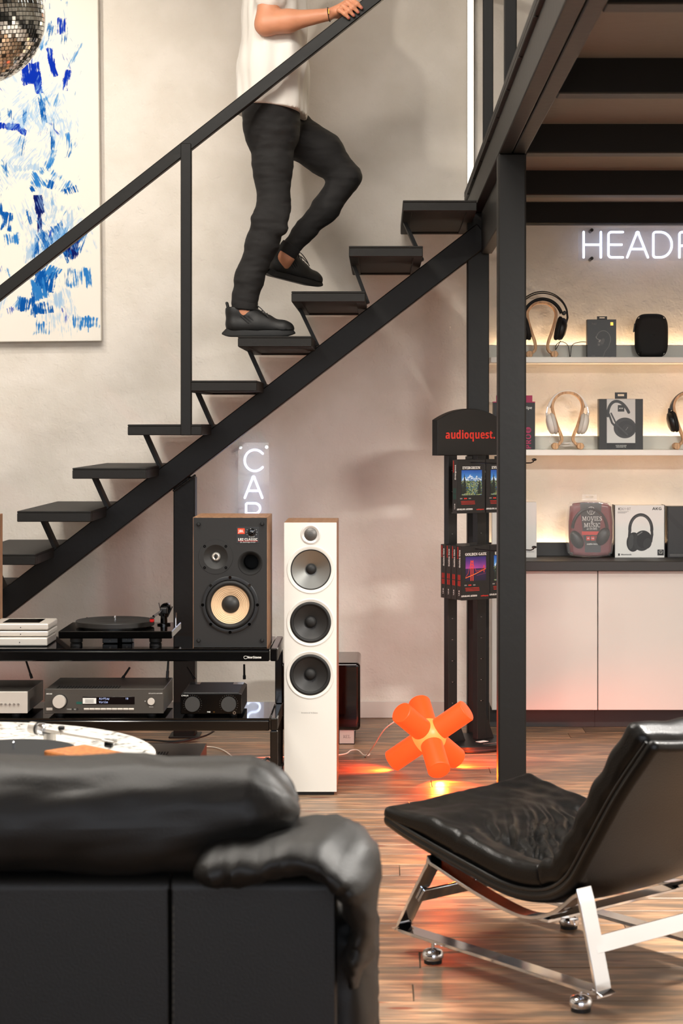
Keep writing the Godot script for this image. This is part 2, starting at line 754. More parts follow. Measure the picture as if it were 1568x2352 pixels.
func lamps() -> void:
	mat("black_satin", Color(0.075, 0.073, 0.07), 0.5)
	spot_lamp(Vector3(-2.1, 4.1, -7.0), Vector3(-1.9, 2.9, -9.0), 3.4, 34.0, "black ceiling spotlight aimed at the blue and white painting")
	spot_lamp(Vector3(-1.6, 4.25, -6.2), Vector3(-0.2, 1.5, -9.0), 2.2, 50.0, "black ceiling spotlight aimed at the wall behind the stair")
	panel_lamp(Vector3(-1.8, 4.2, -4.6), Vector2(1.2, 1.2), 12.5, "square ceiling lamp hung above the sofa and table")
	panel_lamp(Vector3(-0.35, 4.2, -5.6), Vector2(1.0, 1.2), 8.0, "wide ceiling lamp hung in front of the mezzanine")
	panel_lamp(Vector3(1.7, 2.34, -4.9), Vector2(0.6, 0.3), 19.0, "small panel lamp under the mezzanine before the shelves")


# ---------- room ----------
func wall(called: String, a: Vector3, b: Vector3, m: Material, label: String) -> void:
	tag(wpart(called, MB.new().span(a, b), m), label, "", "", "structure")


func room() -> void:
	var D := WALL
	wall("wall_back", Vector3(-4.2, -0.1, -D - 0.2), Vector3(3.6, 4.9, -D), M.plaster, "rough cream plaster wall behind the steel stair")
	wall("wall_left", Vector3(-4.2, -0.1, -D), Vector3(-4.0, 4.9, 4.0), M.plaster, "cream plaster wall on the side of the painting")
	wall("wall_right", Vector3(3.4, -0.1, -D), Vector3(3.6, 4.9, 4.0), M.plaster, "cream plaster wall on the side of the shelves")
	wall("ceiling", Vector3(-4.2, 4.7, -D), Vector3(3.6, 4.9, 4.2), M.ceiling_paint, "plain pale ceiling high above the stair")
	# street front behind the camera: a wall with two tall openings
	var f := MB.new()
	f.span(Vector3(-4.2, -0.1, 4.0), Vector3(3.6, 0.5, 4.2))
	f.span(Vector3(-4.2, 4.2, 4.0), Vector3(3.6, 4.9, 4.2))
	for x in [[-4.2, -3.7], [-0.3, 0.1], [3.1, 3.6]]:
		f.span(Vector3(x[0], 0.5, 4.0), Vector3(x[1], 4.2, 4.2))
	tag(wpart("wall_front", f, M.plaster), "street wall with two tall windows behind the camera", "", "", "structure")
	for k in 2:
		var x0: float = [-3.7, 0.1][k]
		var x1: float = [-0.3, 3.1][k]
		var w := structure("window_%d" % (k + 1), "tall dark framed shop window facing the street", Vector3((x0 + x1) / 2, 0.5, 4.1))
		var fr := MB.new()
		for x in [x0 + 0.03, (x0 + x1) / 2, x1 - 0.03]:
			fr.box(Vector3(x, 2.35, 4.1), Vector3(0.06, 3.7, 0.06), 0.004)
		for y in [0.53, 2.9, 4.17]:
			fr.box(Vector3((x0 + x1) / 2, y, 4.1), Vector3(x1 - x0, 0.06, 0.06), 0.004)
		wpart("frame", fr, M.dark_steel, w)
	# floor: a slab with planks laid along x
	var base := wpart("floor", MB.new().span(Vector3(-4.2, -0.15, -D - 0.2), Vector3(3.6, -0.012, 4.2)), mat("floor_gap", Color(0.12, 0.09, 0.07), 0.9))
	tag(base, "brown wooden plank floor with grey streaks and knots", "", "", "structure")
	var row := 0.143
	var z := D
	var k := 0
	while z > 3.0:
		var x := -2.9 + rng.randf() * -1.0
		while x < 2.3:
			var l := rng.randf_range(1.2, 2.4)
			var x1 := minf(x + l, 3.39)
			var y := -rng.randf() * 0.0012
			var b := MB.new().span(Vector3(x + 0.0009, -0.012, -z + 0.0013), Vector3(x1 - 0.0009, y, -z + row - 0.0013), 0.0018)
			var s := 0.85
			wpart("plank", b, M["plank_%d" % (rng.randi() % 4)], base, 20.0, [Vector3(s, 0, 0), rng.randf(), Vector3(0, 0, s * 2.0), rng.randf()])
			x += l
			k += 1
		z -= row
	# the rest of the boards, behind the camera's field
	var rest := MB.new()
	rest.span(Vector3(-4.0, -0.012, -2.99), Vector3(3.4, 0.0, 4.0))
	rest.span(Vector3(-4.0, -0.012, -D), Vector3(-3.91, 0.0, -2.99))
	rest.span(Vector3(3.39, -0.012, -D), Vector3(3.4, 0.0, -2.99))
	var bd := wpart("boards", rest, M.plank_1, base, 20.0, [Vector3(0.55, 0, 0), 0.0, Vector3(0, 0, 1.1), 0.0])
	bd.set_meta("kind", "stuff")
	var sk := MB.new().span(Vector3(-4.0, 0.0, -D), Vector3(0.5, 0.083, -D + 0.014), 0.003)
	tag(wpart("baseboard_back", sk, M.lacquer_white), "low white skirting board at the foot of the plaster wall", "", "", "structure")


# ---------- stair ----------
const TREADS := [[925, 460], [801, 565], [669, 669], [546, 772], [420, 874], [293, 975], [166, 1075], [39, 1174], [-88, 1273], [-215, 1371], [-342, 1468], [-469, 1564]]

func staircase() -> void:
	var o := thing("staircase", "dark steel stair with open treads, a single beam below and a slanted handrail", "stairs", Vector3(-1.2, 0, -8.5))
	var df := 8.0
	var tw := 0.316
	for k in TREADS.size():
		var a := at(TREADS[k][0], TREADS[k][1], df)
		var t := MB.new()
		var th := 0.046
		var fr := 0.04
		# a steel tray: top plate and four flanges, the board set in between
		t.span(a + Vector3(0, -0.008, -1.0), a + Vector3(tw, 0, 0), 0.002)
		t.span(a + Vector3(0, -th, -fr), a + Vector3(tw, -0.008, 0), 0.003)
		t.span(a + Vector3(0, -th, -1.0), a + Vector3(tw, -0.008, -1.0 + fr), 0.003)
		t.span(a + Vector3(0, -th, -1.0 + fr), a + Vector3(fr, -0.008, -fr), 0.002)
		t.span(a + Vector3(tw - fr, -th, -1.0 + fr), a + Vector3(tw, -0.008, -fr), 0.002)
		var p := wpart("tread", t, M.tread_board, o)
		wpart("underside_panel", MB.new().span(a + Vector3(fr, -th + 0.008, -1.0 + fr), a + Vector3(tw - fr, -th + 0.02, -fr)), M.tread_board, p)
		for s in [Vector3(0.09, 0, -0.07), Vector3(tw - 0.09, 0, -0.07)]:
			wpart("screw", MB.new().cyl(a + s + Vector3(0, -th + 0.009, 0), a + s + Vector3(0, -th + 0.004, 0), 0.006, 10), M.weld, p)
		if k > 0 and k < TREADS.size():
			# bent strip from under the tread above to the back of this tread
			var u := at(TREADS[k - 1][0], TREADS[k - 1][1], df) + Vector3(0.014, -th, -0.5)
			var e := a + Vector3(tw + 0.008, -0.02, -0.5)
			var st := MB.new().sweep([u + Vector3(0, 0.004, 0), e], [Vector2(-0.045, -0.008), Vector2(0.045, -0.008), Vector2(0.045, 0.008), Vector2(-0.045, 0.008)], Vector3(0, 1, 0).cross(Vector3.BACK) + Vector3(0, 0.5, 0))
			wpart("strut", st, M.dark_steel, o)
	# the beam
	var b0 := at(-500, 1780, 8.45)
	var b1 := at(1112, 535, 8.45)
	var dir := (b1 - b0).normalized()
	var nrm := Vector3(-dir.y, dir.x, 0)
	b0 = b0 - dir * 0.0
	var mid := (b0 + b1) * 0.5 + Vector3(0, 0, -0.05)
	var beam := wpart("stringer", MB.new().box(mid, Vector3((b1 - b0).length(), 0.108, 0.1), 0.004, Basis(dir, nrm, Vector3.BACK)), M.dark_steel, o)
	# weld seam on the beam above the support post
	var seam := MB.new()
	for i in 16:
		var f := i / 15.0
		var q := at(lerpf(399, 447, f), lerpf(1127, 1092, f), 8.449)
		seam.ball(q, Vector3(0.006, 0.005, 0.004), 8, 5)
	wpart("weld_seam", seam, M.weld, beam)
	var pa := at(398, 1120, 8.49)
	var pb := at(447.5, 1120, 8.49)
	wpart("support_post", MB.new().span(Vector3(pa.x, 0.004, -8.59), Vector3(pb.x, at(0, 1095, 8.5).y, -8.49), 0.004), M.dark_steel, o)
	wpart("base_plate", MB.new().span(Vector3(pa.x - 0.02, 0, -8.61), Vector3(pb.x + 0.02, 0.008, -8.47), 0.002), M.dark_steel, o)
	var pc := at(1073, 600, 8.47)
	var pd := at(1123, 600, 8.47)
	wpart("support_post", MB.new().span(Vector3(pc.x, 0.0, -8.57), Vector3(pd.x, 2.38, -8.47), 0.004), M.dark_steel, o)
	# end piece that joins the beam with the mezzanine
	wpart("joint_beam", MB.new().span(Vector3(0.452, EYE + 0.76, -8.44), Vector3(0.50, EYE + 0.95, -6.72), 0.003), M.dark_steel, o)
	# handrail with its posts, at the front edge of the treads
	var r0 := at(-420, 986 + 17, 8.0)
	var r1 := at(1120, -227 + 17, 8.0)
	var rd := (r1 - r0).normalized()
	wpart("handrail", MB.new().box((r0 + r1) * 0.5 + Vector3(0, 0, -0.02), Vector3((r1 - r0).length(), 0.052, 0.04), 0.004, Basis(rd, Vector3(-rd.y, rd.x, 0), Vector3.BACK)), M.dark_steel, o)
	for k in [[427, 1000, 340], [-330, 1560, 930]]:
		var q0 := at(k[0], k[1], 8.0)
		var q1 := at(k[0], k[2], 8.0)
		wpart("baluster", MB.new().span(q0 + Vector3(-0.0225, 0, -0.038), q1 + Vector3(0.0225, 0.02, 0.006), 0.003), M.dark_steel, o)


# ---------- mezzanine ----------
func mezzanine() -> void:
	var o := structure("mezzanine", "dark steel gallery floor on joists above the shelves", Vector3(0.5, EYE, -7.0))
	var y0 := EYE + 0.952
	var yc := EYE + 1.055
	var yt := EYE + 1.074
	var e := MB.new()
	e.span(Vector3(0.416, y0, -9.06), Vector3(0.4625, yt, -3.0), 0.003)
	wpart("edge_beam", e, M.dark_steel, o)
	wpart("edge_beam", MB.new().span(Vector3(0.4665, y0, -9.06), Vector3(0.513, yt, -3.0), 0.003), M.dark_steel, o)
	wpart("edge_ledge", MB.new().span(Vector3(0.402, yt, -9.06), Vector3(0.513, yt + 0.012, -3.0), 0.002), M.dark_steel, o)
	var holes := MB.new()
	for k in 9:
		holes.cyl(Vector3(0.409, yt + 0.001, -8.8 + k * 0.55), Vector3(0.409, yt - 0.003, -8.8 + k * 0.55), 0.006, 10)
	wpart("bolt", holes, M.weld, o)
	for d in [3.04, 4.26, 5.42, 6.62, 7.84, 8.97]:
		wpart("joist", MB.new().span(Vector3(0.513, y0, -d - 0.09), Vector3(3.39, yc + 0.02, -d), 0.004), M.dark_steel, o)
	var ds := [3.0, 4.26, 5.42, 6.62, 7.84, 9.06]
	for k in 5:
		wpart("ceiling_board", MB.new().span(Vector3(0.513, yc, -ds[k + 1]), Vector3(3.39, yc + 0.018, -ds[k] - 0.001)), M.underside_board, o)
	wpart("deck", MB.new().span(Vector3(0.402, yt + 0.012, -9.06), Vector3(3.39, yt + 0.04, -3.0), 0.003), M.tread_board, o)
	wpart("post", MB.new().span(Vector3(0.414, 0.0, -6.72), Vector3(0.513, y0, -6.62), 0.006), M.dark_steel, o)
	wpart("post_foot", MB.new().span(Vector3(0.39, 0.0, -6.74), Vector3(0.535, 0.008, -6.60), 0.002), M.dark_steel, o)
	for d in [7.72, 6.39, 5.06, 3.73]:
		wpart("railing_post", MB.new().span(Vector3(0.418, yt + 0.012, -d), Vector3(0.46, yt + 1.0, -d + 0.042), 0.003), M.dark_steel, o)
	wpart("railing_top", MB.new().span(Vector3(0.414, yt + 1.0, -9.0), Vector3(0.464, yt + 1.03, -3.0), 0.003), M.dark_steel, o)


# ---------- flat prints: a small picture on a thin slab ----------
func canvas(w: int, h: int, c: Color) -> Image:
	var im := Image.create_empty(w, h, false, Image.FORMAT_RGB8)
	im.fill(c)
	return im


func disc(im: Image, c: Vector2, rx: float, ry: float, col: Color, turn := 0.0) -> void:
	var r := maxf(rx, ry)
	for y in range(maxi(0, int(c.y - r)), mini(im.get_height(), int(c.y + r) + 2)):
		for x in range(maxi(0, int(c.x - r)), mini(im.get_width(), int(c.x + r) + 2)):
			var p := (Vector2(x + 0.5, y + 0.5) - c).rotated(-turn)
			var d := (Vector2(p.x / rx, p.y / ry).length() - 1.0) * minf(rx, ry)
			if d < 0.5:
				im.set_pixel(x, y, im.get_pixel(x, y).lerp(col, clampf(0.5 - d, 0.0, 1.0) * col.a))


func stroke_line(im: Image, pts: Array, w: float, col: Color) -> void:
	for k in pts.size() - 1:
		var a: Vector2 = pts[k]
		var b: Vector2 = pts[k + 1]
		for y in range(maxi(0, int(minf(a.y, b.y) - w)), mini(im.get_height(), int(maxf(a.y, b.y) + w) + 2)):
			for x in range(maxi(0, int(minf(a.x, b.x) - w)), mini(im.get_width(), int(maxf(a.x, b.x) + w) + 2)):
				var p := Vector2(x + 0.5, y + 0.5)
				var d := p.distance_to(Geometry2D.get_closest_point_to_segment(p, a, b)) - w * 0.5
				if d < 0.5:
					im.set_pixel(x, y, im.get_pixel(x, y).lerp(col, clampf(0.5 - d, 0.0, 1.0) * col.a))


func bezel_arc(c: Vector2, rx: float, ry: float, a0: float, a1: float, turn := 0.0) -> Array:
	var out := []
	for i in 33:
		var a := lerpf(a0, a1, i / 32.0)
		out.append(c + Vector2(cos(a) * rx, sin(a) * ry).rotated(turn))
	return out


var prints := {}
func print_mat(called: String, im: Image, rough := 0.4) -> StandardMaterial3D:
	var m := mat(called, Color.WHITE, rough)
	m.albedo_texture = ImageTexture.create_from_image(im)
	m.texture_repeat = false
	return m


# a slab of w x h whose front carries the picture, in the parent's axes, facing +z
func picture(called: String, parent: Node, c: Vector3, w: float, h: float, m: Material, t := 0.0006) -> MeshInstance3D:
	return part(called, MB.new().box(c, Vector3(w, h, t)), m, parent, 0.0, [Vector3(1.0 / w, 0, 0), 0.5 - c.x / w, Vector3(0, -1.0 / h, 0), 0.5 + c.y / h])


# ---------- shelves and cabinets ----------
const SHELF_1 := EYE + 0.307
const SHELF_2 := EYE - 0.129
const COUNTER := EYE - 0.640

func led_strip(parent: Node, x0: float, x1: float, y: float, z: float, energy: float) -> void:
	wpart("led_strip", MB.new().span(Vector3(x0, y, z - 0.006), Vector3(x1, y + 0.006, z + 0.006)), M.led_warm, parent)
	var l := AreaLight3D.new()
	l.name = "strip_light"
	l.area_size = Vector2(x1 - x0, 0.012)
	l.area_normalize_energy = true
	l.light_color = Color(1.0, 0.85, 0.68)
	l.light_energy = energy
	l.area_range = 8.0
	l.area_attenuation = 2.0
	l.shadow_enabled = true
	l.position = Vector3((x0 + x1) / 2, y + 0.008, z) - origin_of(parent)
	l.rotation.x = PI / 2
	parent.add_child(l, true)


func shelving() -> void:
	var x0 := 0.515
	var x1 := 3.35
	for k in 2:
		var y: float = [SHELF_1, SHELF_2][k]
		var o := thing("wall_shelf", ["upper white wall shelf with a raised grey back strip and hidden glow", "lower white wall shelf under the upper one, pale back strip and hidden glow"][k], "shelf", Vector3((x0 + x1) / 2, y, -WALL + 0.13), "white wall shelves")
		wpart("board", MB.new().span(Vector3(x0, y - 0.027, -WALL), Vector3(x1, y, -8.79), 0.002), M.shelf_white, o)
		wpart("back_strip", MB.new().span(Vector3(x0, y, -8.985), Vector3(x1, y + 0.064, -8.97), 0.001), M.shelf_grey, o)
		led_strip(o, x0 + 0.02, x1 - 0.02, y + 0.012, -9.03, [0.5, 0.6][k])
	var c := thing("counter_top", "long dark grey counter top on white cabinets with a raised back strip", "counter", Vector3((x0 + x1) / 2, COUNTER, -8.85))
	wpart("board", MB.new().span(Vector3(x0 - 0.004, COUNTER - 0.045, -WALL), Vector3(x1, COUNTER, -8.62), 0.003), M.counter_grey, c)
	wpart("back_strip", MB.new().span(Vector3(x0, COUNTER, -8.985), Vector3(x1, COUNTER + 0.064, -8.97), 0.001), M.counter_grey, c)
	led_strip(c, x0 + 0.02, x1 - 0.02, COUNTER + 0.012, -9.03, 0.6)
	var n := 0
	for xa in [0.51, 1.002, 1.494, 1.986, 2.478]:
		var o := thing("base_cabinet", ["white low cabinet with a flat door, directly behind the tall dark post", "white low cabinet with a flat door, above the armchair", "white low cabinet further right under the grey counter", "white low cabinet under the far end of the counter", "white low cabinet beside the right wall"][n], "cabinet", Vector3(xa + 0.245, 0, -8.86), "white base cabinets")
		wpart("body", MB.new().span(Vector3(xa + 0.003, 0.1, -WALL + 0.002), Vector3(xa + 0.489, COUNTER - 0.046, -8.682), 0.001), M.lacquer_white, o)
		wpart("door", MB.new().span(Vector3(xa + 0.002, 0.099, -8.68), Vector3(xa + 0.490, COUNTER - 0.048, -8.66), 0.0015), M.lacquer_white, o)
		wpart("plinth", MB.new().span(Vector3(xa, 0, -WALL + 0.002), Vector3(xa + 0.492, 0.1, -8.79), 0.001), M.plinth_grey, o)
		n += 1


# ---------- painting ----------
func brush(im: Image, n: FastNoiseLite, c: Vector2, size: Vector2, turn: float, col: Color, dens: float, s: float) -> void:
	var r := size.length() * 0.5
	for y in range(maxi(0, int(c.y - r)), mini(im.get_height(), int(c.y + r) + 1)):
		for x in range(maxi(0, int(c.x - r)), mini(im.get_width(), int(c.x + r) + 1)):
			var p := (Vector2(x, y) - c).rotated(-turn)
			var wob := n.get_noise_3d(p.x * 0.9, p.y * 0.9, s + 50.0) * 0.25
			var e := maxf(absf(p.x) / (size.x * 0.5), absf(p.y) / (size.y * 0.5)) + wob
			if e > 1.0:
				continue
			var f := n.get_noise_3d(p.x * 5.0, p.y * 0.35, s) * 0.75 + n.get_noise_3d(p.x * 0.8, p.y * 0.5, s + 9.0) * 0.7
			var a := smoothstep(0.12, 0.55, f + dens - maxf(0.0, e - 0.55) * 0.9)
			if a > 0.01:
				im.set_pixel(x, y, im.get_pixel(x, y).lerp(col, a * col.a))


func painting() -> void:
	# 1.1 m wide, its right edge and lower edge are in view; 1 pixel is about 1.05 pixels of the photograph
	var pw := 1.12
	var ph := 1.86
	var right := (233.0 - VX) / F * 9.02
	var low := EYE + (VY - 786.0) / F * 9.02
	var W := 512
	var H := 852
	var im := canvas(W, H, Color(0.90, 0.88, 0.845))
	var n := noise(0.05, FastNoiseLite.TYPE_SIMPLEX_SMOOTH, 3, 77)
	var blues := [Color(0.05, 0.18, 0.64), Color(0.05, 0.31, 0.62), Color(0.18, 0.46, 0.74), Color(0.04, 0.09, 0.36), Color(0.52, 0.67, 0.82, 0.6)]
	# measured strokes: x, y in the photograph, width, height, turn in degrees, colour, density
	var marks := [
		[142, 75, 44, 55, 4, 1, 0.1], [150, 60, 22, 40, 0, 0, 0.25], [78, 170, 44, 50, -8, 0, 0.75], [92, 190, 18, 50, -6, 0, 0.8], [125, 142, 14, 60, -8, 0, 0.4], [130, 160, 12, 34, -20, 0, 0.6], [158, 185, 16, 46, 10, 0, 0.55], [100, 100, 40, 30, 20, 2, 0.1],
		[20, 290, 60, 16, 6, 0, 0.6], [48, 296, 40, 14, 30, 0, 0.5], [30, 262, 14, 26, 0, 1, 0.5], [104, 255, 14, 60, -8, 1, 0.4], [62, 270, 10, 40, 5, 1, 0.3], [125, 290, 10, 50, 0, 1, 0.2], [85, 250, 60, 60, 10, 4, -0.05],
		[162, 335, 18, 60, 0, 2, 0.15], [126, 325, 10, 40, 0, 1, 0.3], [120, 365, 18, 60, 20, 2, 0.35], [70, 385, 70, 16, -4, 4, 0.2], [45, 340, 30, 60, 25, 4, 0.1], [140, 420, 60, 40, 30, 2, 0.2], [165, 440, 40, 20, -20, 1, 0.35], [100, 410, 50, 50, -30, 2, 0.15], [78, 430, 14, 20, -30, 1, 0.4], [120, 425, 14, 20, 20, 1, 0.5],
		[93, 470, 20, 44, -8, 3, 0.8], [95, 510, 12, 60, 2, 3, 0.45], [70, 500, 10, 40, -10, 1, 0.3], [20, 510, 28, 44, 10, 1, 0.4], [30, 550, 40, 30, -10, 2, 0.2], [4, 480, 16, 40, 0, 1, 0.4], [125, 490, 60, 40, 10, 4, 0.05], [165, 510, 20, 60, 0, 4, 0.15],
		[120, 545, 70, 44, -25, 1, 0.35], [85, 570, 20, 50, 0, 1, 0.4], [145, 540, 20, 40, 20, 2, 0.3], [170, 565, 30, 60, 8, 3, 0.55], [185, 555, 24, 50, 20, 1, 0.3], [160, 590, 20, 30, -20, 1, 0.4], [70, 580, 24, 60, 10, 4, 0.3],
		[105, 645, 50, 52, 12, 1, 0.55], [95, 665, 40, 50, -10, 2, 0.45], [120, 625, 40, 30, 30, 2, 0.3], [180, 640, 50, 46, -4, 2, 0.3], [205, 640, 14, 50, -4, 2, 0.5], [60, 700, 50, 34, 8, 1, 0.35], [95, 708, 60, 30, -6, 1, 0.35], [78, 700, 10, 60, 0, 1, 0.4], [130, 690, 40, 40, 0, 4, 0.1],
		[95, 755, 44, 34, 2, 2, 0.3], [180, 740, 24, 34, 0, 2, 0.2], [205, 742, 50, 26, 4, 2, 0.3], [190, 755, 30, 20, 0, 2, 0.15],
	]
	var k := 0.0
	var sx := W / pw / F * 9.02
	for m in marks:
		k += 17.3
		brush(im, n, Vector2(W - (233.0 - m[0]) * sx, H - (786.0 - m[1]) * sx), Vector2(m[2], m[3]) * sx, deg_to_rad(m[4]), blues[m[5]], m[6] + 0.14, k)
	var r := RandomNumberGenerator.new()
	r.seed = 12
	for i in 46:
		k += 13.7
		brush(im, n, Vector2(r.randf_range(20, W - 265), r.randf_range(30, H - 40)), Vector2(r.randf_range(14, 70), r.randf_range(24, 80)), r.randf_range(-0.6, 0.6), blues[r.randi() % 5], r.randf_range(0.0, 0.45), k)
	for i in 30:
		k += 13.7
		brush(im, n, Vector2(r.randf_range(W - 260, W - 60), r.randf_range(180, H - 60)), Vector2(r.randf_range(50, 110), r.randf_range(50, 110)), r.randf_range(-0.9, 0.9), Color(0.56, 0.71, 0.86, 0.55), r.randf_range(0.05, 0.25), k)
	for i in 70:
		k += 13.7
		brush(im, n, Vector2(r.randf_range(W - 255, W - 40), r.randf_range(60, H - 30)), Vector2(r.randf_range(6, 30), r.randf_range(20, 70)), r.randf_range(-0.7, 0.7), Color(blues[r.randi() % 3], 0.75), r.randf_range(-0.15, 0.15), k)
	var pm := print_mat("painted_canvas", im, 0.9)
	pm.metallic_specular = 0.12
	var o := thing("painting", "large white canvas with scattered blue brush strokes hanging on the plaster wall", "painting", Vector3(right - pw / 2, low, -9.04))
	var mid := Vector3(0, ph / 2, 0)
	part("canvas", MB.new().box(mid + Vector3(0, 0, 0.012), Vector3(pw, ph, 0.036), 0.003), pm, o, 20.0, [Vector3(1 / pw, 0, 0), 0.5, Vector3(0, -1 / ph, 0), 1.0])
	part("stretcher", MB.new().box(mid + Vector3(0, 0, -0.0115), Vector3(pw - 0.06, ph - 0.06, 0.012)), M.light_wood, o)
	o.rotation.z = deg_to_rad(0.55)


# ---------- neon signs ----------
func tube_path(parts: Array, h: float) -> Array:
	var out := []
	for p in parts:
		var q := []
		for a in p:
			q.append(Vector3(a.x * h, a.y * h, 0))
		out.append(q)
	return out


func letter_shape(c: String) -> Array:       # strokes in a box one high, the baseline at 0
	var v := func(list: Array) -> Array:
		var o := []
		for i in range(0, list.size(), 2):
			o.append(Vector2(list[i], list[i + 1]))
		return o
	var arc := func(cx: float, cy: float, rx: float, ry: float, a0: float, a1: float) -> Array:
		var o := []
		for i in 15:
			var a := deg_to_rad(lerpf(a0, a1, i / 14.0))
			o.append(Vector2(cx + cos(a) * rx, cy + sin(a) * ry))
		return o
	match c:
		"H": return [v.call([0, 0, 0, 1]), v.call([0.68, 0, 0.68, 1]), v.call([0, 0.5, 0.68, 0.5])]
		"E": return [v.call([0.57, 1, 0.15, 1]) + arc.call(0.12, 0.88, 0.12, 0.12, 95, 180) + arc.call(0.12, 0.12, 0.12, 0.12, 180, 265) + v.call([0.15, 0, 0.57, 0]), v.call([0.02, 0.5, 0.52, 0.5])]
		"A": return [v.call([0, 0, 0.36, 0.92]) + arc.call(0.41, 0.93, 0.055, 0.07, 150, 30) + v.call([0.46, 0.92, 0.82, 0]), v.call([0.14, 0.33, 0.68, 0.33])]
		"D": return [v.call([0.0, 0.1, 0.0, 0.9]) + arc.call(0.1, 0.9, 0.1, 0.1, 175, 95) + arc.call(0.28, 0.5, 0.45, 0.5, 88, -88) + arc.call(0.1, 0.1, 0.1, 0.1, 265, 185)]
		"P": return [v.call([0.0, 0, 0.0, 0.9]) + arc.call(0.1, 0.9, 0.1, 0.1, 175, 95) + arc.call(0.34, 0.73, 0.3, 0.27, 88, -88) + v.call([0.3, 0.46, 0.04, 0.46])]
		"O": return [arc.call(0.46, 0.5, 0.46, 0.5, 90, 440)]
		"N": return [v.call([0, 0, 0, 1, 0.66, 0, 0.66, 1])]
		"C": return [arc.call(0.48, 0.5, 0.48, 0.5, 40, 320)]
		"B": return [v.call([0, 0.06, 0, 0.94]) + arc.call(0.08, 0.92, 0.08, 0.08, 175, 95) + arc.call(0.4, 0.76, 0.26, 0.24, 88, -88) + v.call([0.36, 0.52, 0.06, 0.52]), v.call([0.36, 0.52]) + arc.call(0.42, 0.26, 0.30, 0.26, 88, -88) + arc.call(0.08, 0.08, 0.08, 0.08, 265, 185)]
		"L": return [v.call([0, 1, 0, 0, 0.6, 0])]
		"S": return [arc.call(0.32, 0.75, 0.29, 0.25, 35, 255) + arc.call(0.30, 0.25, 0.31, 0.26, 75, -145)]
	return []


func neon_letter(o: Node3D, c: String, h: float, where: Vector3) -> void:
	var t := MB.new()
	for p in letter_shape(c):
		var q := []
		for a in p:
			if q.is_empty() or q[-1].distance_to(Vector3(a.x * h, a.y * h, 0)) > 0.002:
				q.append(Vector3(a.x * h, a.y * h, 0))
		t.tube(q, 0.0055, 8)
		t.ball(q[0], Vector3.ONE * 0.0055, 8, 6)
		t.ball(q[-1], Vector3.ONE * 0.0055, 8, 6)
	var n := part("letter", t, M.neon, o)
	n.position = where


func sign_light(o: Node3D, c: Vector3, size: Vector2, energy: float) -> void:
	for turn in [0.0, PI]:
		var l := AreaLight3D.new()
		l.name = "neon_light"
		l.area_size = size
		l.area_normalize_energy = true
		l.light_color = Color(0.78, 0.85, 1.0)
		l.light_energy = energy
		l.area_range = 8.0
		l.area_attenuation = 2.0
		l.shadow_enabled = true
		l.position = c + Vector3(0, 0, 0.012 if turn == 0.0 else -0.012)
		l.rotation.y = turn + PI
		o.add_child(l, true)


func signs() -> void:
	# over the shelves
	var d := 8.97
	var k := d / F
	var o := thing("neon_sign", "white neon sign with wide lettering on a clear plate above the shelves", "neon sign", at(1328, 598, d))
	var w := 0.92
	part("backing_plate", MB.new().box(Vector3(w / 2, 0.079, -0.012), Vector3(w, 0.158, 0.006), 0.002), M.clear_acrylic, o)
	var xs := [1338, 1395, 1438, 1498, 1558, 1606, 1652, 1706, 1760, 1812]
	for i in 10:
		neon_letter(o, "HEADPHONES"[i], 58 * k, Vector3((xs[i] + 2 - 1328) * k, 7 * k, 0))
	for p in [[1359, 528], [1359, 593], [1740, 528], [1740, 593]]:
		var q := at(p[0], p[1], d) - o.position
		part("standoff", MB.new().cyl(q + Vector3(0, 0, -0.085), q + Vector3(0, 0, -0.004), 0.008, 14), M.black_satin, o)
	sign_light(o, Vector3(w / 2, 0.079, 0), Vector2(w, 0.12), 0.008)
	# behind the loudspeaker
	d = 8.98
	k = d / F
	o = thing("neon_sign", "white neon sign of letters one below another, behind the black loudspeaker", "neon sign", at(582, 1420, d))
	part("backing_plate", MB.new().box(Vector3(0.0, 202 * k, -0.012), Vector3(0.15, 404 * k, 0.006), 0.002), M.clear_acrylic, o)
	var hs := 49 * k
	var ws := [0.84, 0.82, 0.7, 0.6, 0.62, 0.62]
	for i in 6:
		neon_letter(o, "CABLES"[i], hs, Vector3(-ws[i] * hs / 2, (1420 - 1082 - i * 61.5) * k, 0))
	for p in [[552, 1028], [612, 1027], [552, 1410], [612, 1410]]:
		var q := at(p[0], p[1], d) - o.position
		part("standoff", MB.new().cyl(q + Vector3(0, 0, -0.075), q + Vector3(0, 0, -0.004), 0.008, 14), M.chrome, o)
	sign_light(o, Vector3(0, 202 * k, 0), Vector2(0.1, 400 * k), 0.008)
	# the vertical light line on the wall beside the gallery
	var l := thing("light_line", "tall thin vertical light strip on the wall beside the gallery beam", "wall light", Vector3(0.431, EYE + 1.09, -9.04))
	part("profile", MB.new().box(Vector3(0, 1.0, -0.006), Vector3(0.034, 2.0, 0.026), 0.002), M.aluminium, l)
	part("diffuser", MB.new().box(Vector3(0, 1.0, 0.008), Vector3(0.029, 1.99, 0.012), 0.003), M.led, l)
	var a := AreaLight3D.new()
	a.name = "line_light"
	a.area_size = Vector2(0.03, 1.98)
	a.area_normalize_energy = true
	a.light_color = Color(1.0, 0.91, 0.76)
	a.light_energy = 0.5
	a.area_range = 10.0
	a.area_attenuation = 2.0
	a.shadow_enabled = true
	a.position = Vector3(0, 1.0, 0.018)
	a.rotation.y = PI
	l.add_child(a)


# ---------- media stand and the devices on it ----------
func ring_of(n: int, r: float, a0 := 0.0) -> Array:
	var out := []
	for i in n:
		out.append(Vector2(cos(a0 + TAU * i / n), sin(a0 + TAU * i / n)) * r)
	return out


